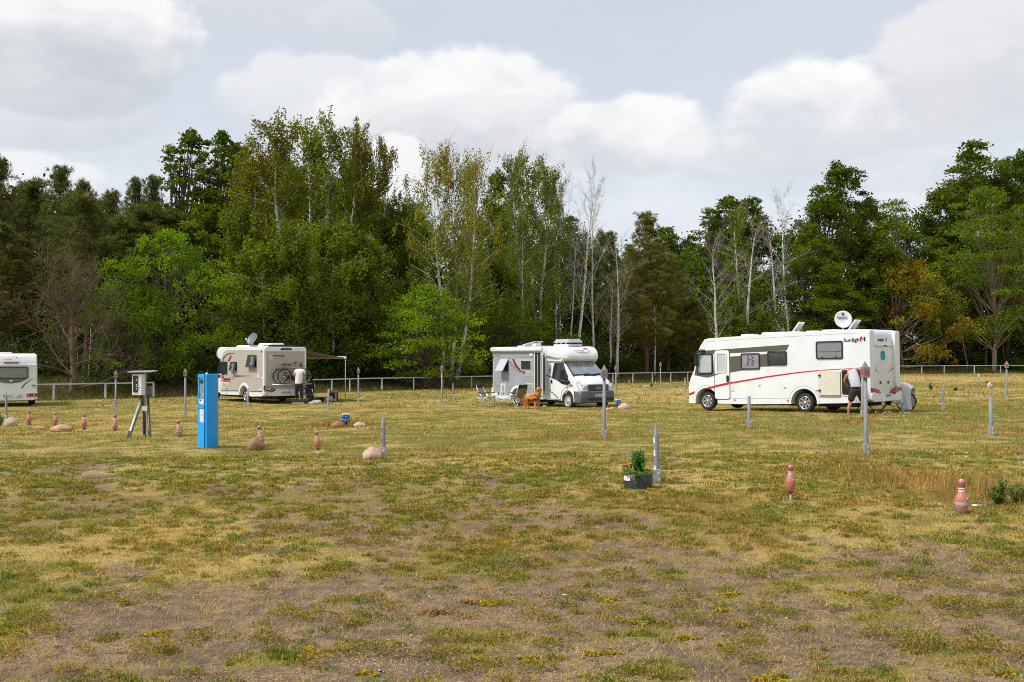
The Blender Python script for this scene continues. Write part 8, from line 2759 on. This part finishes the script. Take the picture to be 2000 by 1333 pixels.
LP = 'dark pines behind the bare brown tree'; LPL = 'dark pine in the cluster behind the bare brown tree at the left'
T = [
    ('pine', -110, 18, 330, 170, LPL, 0, 0, LP), ('pine', -45, 20, 320, 160, LPL, 0, 1, LP),
    ('pine', 8, 18, 312, 110, 'tallest dark pine at the left edge of the picture', 0, 1),
    ('pine', 60, 24, 352, 120, LPL, 0, 0, LP), ('pine', 102, 20, 322, 120, 'dark pine with a pointed top rising above the bare brown tree', 0, 2),
    ('pine', 140, 16, 352, 110, LPL, 2, 1, LP), ('pine', 163, 9, 385, 120, 'red-trunked pine right behind the bare brown tree', 3, 0), ('pine', 205, 22, 366, 110, LPL, 0, 1, LP),
    ('pine', 222, 14, 420, 130, LPL, 0, 0, LP), ('pine', 252, 20, 342, 90, 'slim pine with several candle tips left of the poplar', 0, 2), ('pine', 286, 19, 338, 90, 'slim spired pine next to the poplar', 0, 2), ('pine', 315, 16, 400, 120, 'lower brownish pine above the bright green maple', 0, 1),
    ('broad', 45, 28, 372, 190, 'dark broad tree filling the wood behind the far left pines', 0, 0), ('broad', 190, 28, 392, 180, 'dark broad tree deep behind the leafless brown tree', 0, 2), ('broad', 300, 27, 392, 170, 'dark broad tree behind the slim spired pines', 0, 1), ('pine', 125, 14, 372, 190, LPL, 0, 1, LP), ('pine', 265, 15, 392, 170, LPL, 0, 0, LP),
    ('pine', 30, 12, 440, 150, LPL, 0, 1, LP), ('pine', 345, 18, 420, 120, 'lower dark pine under the poplar', 0, 0),
    ('deadoak', 140, 3, 432, 270, 'large leafless brown tree right of the caravan', 0, 0),
    ('airy', 172, 8, 350, 60, 'thin birch with few leaves and white stem behind the bare brown tree', 0, 1),
    ('maple', 330, 6, 450, 262, 'big bright green maple left of the beige motorhome', 0, 0),
    ('maple', 235, 4, 560, 150, 'smaller bright green bushy maple between bare tree and big maple', 0, 2),
    ('poplar', 378, 22, 254, 150, 'tallest open-crowned poplar left of the birches', -1, 0), ('poplar', 426, 22, 262, 110, 'second stem of open poplar, just right of the tallest one', 1, 1), ('poplar', 464, 20, 280, 110, 'lower poplar touching the birch group', 0, 0), ('broad', 395, 16, 400, 170, 'dark bushy tree below the poplar crowns', 0, 2),
    ('birch', 500, 16, 292, 190, 'drooping birch at the left side of the tall birch group', -2, 2), ('birch', 590, 11, 250, 200, 'tall birch leaning left, its crown the left summit of the group', -5, 0), ('birch', 612, 12, 240, 170, 'birch in the middle of the tall group, leaning slightly left', -2, 1), ('birch', 636, 12, 218, 170, 'highest birch of the tall group, the right summit', 0, 1),
    ('birch', 668, 14, 262, 150, 'birch on the right flank of the tall group with drooping brownish tips', 2, 0), ('birch', 712, 15, 250, 120, 'narrow birch crown right of the tall group', 0, 0), ('birch', 752, 15, 274, 95, 'narrow pointed weeping birch, rightmost of the tall group', 0, 2),
    ('hang', 455, 11, 392, 120, 'pale green weeping birch beside the bright maple', 0, 0), ('hang', 520, 7, 470, 160, 'lower weeping birch over the beige motorhome', 0, 1), ('hang', 585, 6, 440, 150, 'front weeping birch above the awning', 0, 0), ('hang', 650, 6, 430, 150, 'front weeping birch above the awning legs', 0, 1), ('hang', 712, 7, 460, 140, 'front weeping birch left of the bright young maple', 0, 0),
    ('hang', 770, 13, 400, 130, 'leafy birch between the tall group and the yellowish birches', 0, 1), ('broad', 815, 24, 400, 150, 'dark tree filling the gap behind the yellowish birches', 0, 1), ('broad', 560, 26, 330, 260, 'dark tree deep behind the tall birch group', 0, 0), ('broad', 690, 26, 350, 220, 'dark tree behind the right flank of the birch group', 0, 2),
    ('birch', 545, 17, 290, 130, 'birch crown filling the left back of the tall group', 0, 2), ('birch', 700, 18, 300, 130, 'birch crown filling the right back of the tall group', 0, 1),
    ('maple', 828, .6, 556, 195, 'bright green young maple in front of the rail fence', 2, 1), ('maple', 985, 6, 590, 160, 'green understory tree behind the silver motorhome', 0, 2), ('maple', 905, 9, 620, 140, 'low green tree under the three-stemmed birch', 0, 2), ('maple', 1060, 8, 630, 130, 'low green shrubby tree above the silver motorhome roof', 0, 2),
    ('airy', 866, 5, 254, 140, 'yellowish birch, left stem of three, leaning left', -2.2, 0), ('airy', 880, 5, 250, 130, 'yellowish birch, straight middle stem of three', .3, 1), ('airy', 890, 5, 276, 130, 'yellowish birch, right stem of three, leaning right', 6, 0), ('airy', 905, 10, 300, 100, 'thinner birch just behind the three stems', 1, 2),
    ('birch', 800, 17, 380, 110, 'green birch behind the left yellowish stem', 0, 1), ('hang', 955, 12, 500, 150, 'pale green weeping birch between yellowish and white birches', 0, 0),
    ('broad', 972, 22, 335, 130, 'dark airy crown right of the yellowish birches', 0, 0), ('airy', 1010, 9, 296, 120, 'green-topped birch, left one of the white-stemmed row', 0, 2), ('birch', 1042, 12, 304, 130, 'denser green birch crown above the silver motorhome', 0, 1), ('airy', 1066, 8, 314, 120, 'green birch with straight white stem right of the dense crown', 0, 2), ('airy', 1084, 9, 340, 80, 'birch with bright white stem at the right end of the green row', 0, 2), ('airy', 1028, 7, 420, 70, 'shorter thin birch under the dense crown', -2, 2),
    ('bare', 1092, 9, 296, 90, 'leafless birch with faint twigs right of the green birches', 1, 2), ('bare', 1130, 6, 304, 120, 'tallest leafless white birch, leaning right over the motorhome cab', 3.8, 0), ('bare', 1112, 7, 420, 60, 'thin leafless birch left of the tallest leafless one', 2, 2), ('bare', 1160, 8, 350, 80, 'leafless birch stem behind the tallest leafless one', 0, 1), ('bare', 1205, 6, 440, 90, 'straight leafless birch above the distant tall post', .3, 1), ('bare', 1188, 9, 520, 90, 'short crooked leafless birch left of the straight one', 4, 0),
    ('broad', 1110, 26, 425, 140, 'dark tree behind the leafless birches', 0, 1), ('broad', 1175, 28, 452, 110, 'lower dark tree behind the straight leafless birch', 0, 0), ('pine', 1196, 18, 450, 70, 'small dark pine top between leafless birches', 0, 2),
    ('brownpine', 1262, 7, 420, 150, 'olive-brown pine with bare red trunk between the two motorhomes', .6, 0), ('brownpine', 1306, 9, 500, 110, 'lower brownish pine right of the red trunk', 0, 0), ('brownpine', 1232, 14, 480, 90, 'thin brownish pine behind the straight leafless birch', 0, 0), ('bare', 1279, 6, 520, 60, 'thin leafless birch right next to the red pine trunk', 0, 2),
    ('broad', 1300, 32, 445, 130, 'dark distant tree behind the brownish pine', 0, 2), ('maple', 1345, 24, 500, 110, 'bright green tree in the gap left of the long motorhome', 0, 2), ('broad', 1350, 34, 462, 120, 'dark distant tree above the bright green gap tree', 0, 1), ('brownpine', 1345, 8, 580, 110, 'low olive pine beside the nose of the long motorhome', 0, 0),
    ('poplar', 1420, 24, 384, 150, 'dark umbrella-like crown above leafless birches', 0, 0), ('broad', 1465, 26, 388, 150, 'dark flat-topped crown right of the umbrella crown', 0, 1), ('broad', 1400, 30, 420, 100, 'dark tree at the left foot of the umbrella crown', 0, 0),
    ('bare', 1402, 8, 440, 100, 'leafless birch with widely spread limbs over the motorhome nose', -1, 1), ('airy', 1438, 10, 400, 90, 'thinly leaved birch with white stem, above the small windows', 0, 2), ('bare', 1456, 8, 405, 110, 'forked leafless birch leaning right', 3.5, 1), ('bare', 1512, 7, 420, 110, 'leafless birch with low white branches above the motorhome roof', -.5, 1), ('bare', 1545, 11, 346, 110, 'highest leafless birch on the right, beside the dark oak', -2, 0), ('hang', 1480, 8, 560, 100, 'low olive birch behind the motorhome roof', 0, 0), ('hang', 1425, 9, 580, 90, 'low green birch behind the front of the motorhome roof', 0, 1),
    ('broad', 1640, 12, 322, 220, 'large dark oak with rounded top behind the satellite dish', 0, 0), ('broad', 1582, 9, 440, 130, 'dark green tree at the left foot of the large oak', 0, 2), ('broad', 1695, 18, 388, 130, 'dark tree at the right shoulder of the large oak', 0, 1), ('broad', 1620, 6, 540, 150, 'lower dark green tree right behind the motorhome roof vents', 0, 2),
    ('robinia', 1745, 20, 392, 150, 'light feathery tree in the dip of the skyline on the right', 0, 1), ('orange', 1765, 5, 502, 195, 'olive and yellow-orange tree behind the rear of the long motorhome', 0, 0), ('broad', 1715, 9, 470, 130, 'dark green tree left of the yellow-orange crown', 0, 1),
    ('broad', 1835, 20, 372, 160, 'dark tree rising towards the tall oaks on the right', 0, 0), ('broad', 1905, 20, 280, 230, 'tallest dark oak on the right side', 0, 1), ('broad', 1990, 22, 300, 200, 'dark oak at the right edge of the picture', 0, 0), ('broad', 2080, 20, 280, 240, 'dark oak beyond the right edge of the picture', 0, 2), ('broad', 1850, 12, 500, 170, 'dark shady tree behind the leaning trunks', 0, 2), ('broad', 1960, 13, 480, 190, 'dark shady tree low at the right edge', 0, 1),
    ('robinia', 1942, 3, 366, 190, 'light green locust tree with a leaning pale trunk on the right', -3, 0), ('robinia', 2010, 6, 400, 150, 'light green locust tree cut by the right edge', 0, 1),
    ('slim', 1890, 5, 520, 60, 'thin leaning trunk left of the locust trunk', -6, 0), ('slim', 1925, 8, 540, 50, 'thin straight trunk close to the left of the locust trunk', 1, 1), ('slim', 1962, 9, 540, 50, 'thin trunk right of the locust trunk', 0, 0), ('slim', 1912, 12, 560, 50, 'thin far trunk between the two leaning trunks', 0, 1),
]
for t_ in T: plant_tree(*t_)


# ------------------------------------------------------------------ woodland masses
def woodland():
    prof = [(-300, 320), (0, 350), (120, 380), (320, 420), (500, 340), (700, 350), (790, 420), (980, 400), (1110, 450), (1230, 480), (1300, 462), (1400, 450), (1560, 430), (1640, 380), (1740, 420), (1820, 400), (1900, 320), (2100, 320), (2400, 300)]
    parts = []
    n = 1700
    for i in range(n):
        px = rng.uniform(-320, 2380); k = (px - 1000) / F
        Y = 80.0
        for _ in range(40): Y = .5 * Y + .5 * float(fence_y(k * Y))
        s = rng.uniform(27, 36); Y += s; X = k * Y
        top = np.interp(px, [p[0] for p in prof], [p[1] for p in prof])
        H = (694 - top) / F * Y + CAMZ
        z = H * rng.uniform(0.0, 1.0) - .2
        rad = rng.uniform(1.2, 2.3)
        c = np.array([[.030, .058, .010], [.042, .072, .011], [.05, .07, .014]][rng.integers(0, 3)]) * rng.uniform(.8, 1.3)
        parts.append(puff((X, Y, z - rad * .9), 120, rad, .21, c))
    v, f, c = merge(parts); me = np_mesh('woodland', v, f); set_tint(me, c)
    tag(link_mesh('woodland', me, LEAF), 'dense dark forest filling everything behind the single trees', 'forest', kind='stuff')
    # undergrowth: saplings and brambles along the forest floor
    parts = []
    for i in range(1500):
        px = rng.uniform(-250, 2250); k = (px - 1000) / F
        Y = 80.0
        for _ in range(40): Y = .5 * Y + .5 * float(fence_y(k * Y))
        s = rng.uniform(9, 26); Y += s; X = k * Y
        h = rng.uniform(.2, 1) * (1.0 + s * .16)
        g = float(gz(X, Y))
        c = np.array([[.045, .085, .012], [.065, .115, .014], [.055, .07, .014]][rng.integers(0, 3)]) * rng.uniform(.7, 1.3)
        for q in range(3):
            parts.append(puff((X + rng.normal(0, .5), Y + rng.normal(0, .5), g + h * rng.uniform(.15, 1)), 46, .75, .12, c))
    v, f, c = merge(parts); me = np_mesh('undergrowth', v, f); set_tint(me, c)
    tag(link_mesh('undergrowth', me, LEAF), 'dark leafy undergrowth on the forest floor behind the rail', 'undergrowth', kind='stuff')


woodland()


def bush(px, s, h, w, cols, label):
    k = (px - 1000) / F; Y = 80.0
    for _ in range(40): Y = .5 * Y + .5 * float(fence_y(k * Y))
    Y += s; X = k * Y
    root = thing('bush', label, 'bush', (X, Y, float(gz(X, Y))))
    st = MB(); lv = []
    for i in range(16):
        a = rng.uniform(0, 6.28); r = rng.uniform(.1, 1) * w / 2
        e = (math.cos(a) * r, math.sin(a) * r * .8, h * rng.uniform(.45, 1) * (1 - .3 * r / (w / 2)))
        tubes(st, [(0, 0, 0), (e[0] * .6, e[1] * .6, e[2] * .5), e], .02, .006, 4)
        lv.append(puff(e, 120, .5, .075, np.array(cols[i % len(cols)]) * rng.uniform(.8, 1.2), flat=.8)); lv.append(puff((e[0], e[1], e[2] * .5), 80, .5, .075, np.array(cols[i % len(cols)]) * rng.uniform(.7, 1.1)))
    st.build('stem', B_OAK, root)
    v, f, c = merge(lv); me = np_mesh('foliage', v, f); set_tint(me, c); link_mesh('foliage', me, LEAF, root)


bush(735, 5, 2.0, 4.5, ((.035, .075, .010), (.05, .09, .012)), 'dark green bush right of the awning leg behind the rail')
bush(650, 5, 2.2, 3.5, ((.045, .09, .012), (.035, .07, .010)), 'leafy bush seen under the awning cloth')
bush(415, 5, 2.4, 4, ((.05, .11, .010), (.04, .085, .010)), 'green bush between the blue machine and the beige motorhome')
bush(975, 7, 2.2, 4.5, ((.04, .08, .012), (.03, .065, .010)), 'dark bush left of the silver motorhome behind the rail')
bush(1215, 8, 1.8, 4, ((.045, .08, .014), (.035, .065, .010)), 'low bush right of the silver motorhome behind the rail')
bush(1975, 4, 1.6, 3.2, ((.05, .11, .012), (.04, .09, .010)), 'rounded green bush behind the rail at the far right')
bush(250, 6, 2.2, 4.5, ((.02, .045, .008), (.03, .055, .010)), 'dark bush under the bright maple left of the blue machine')
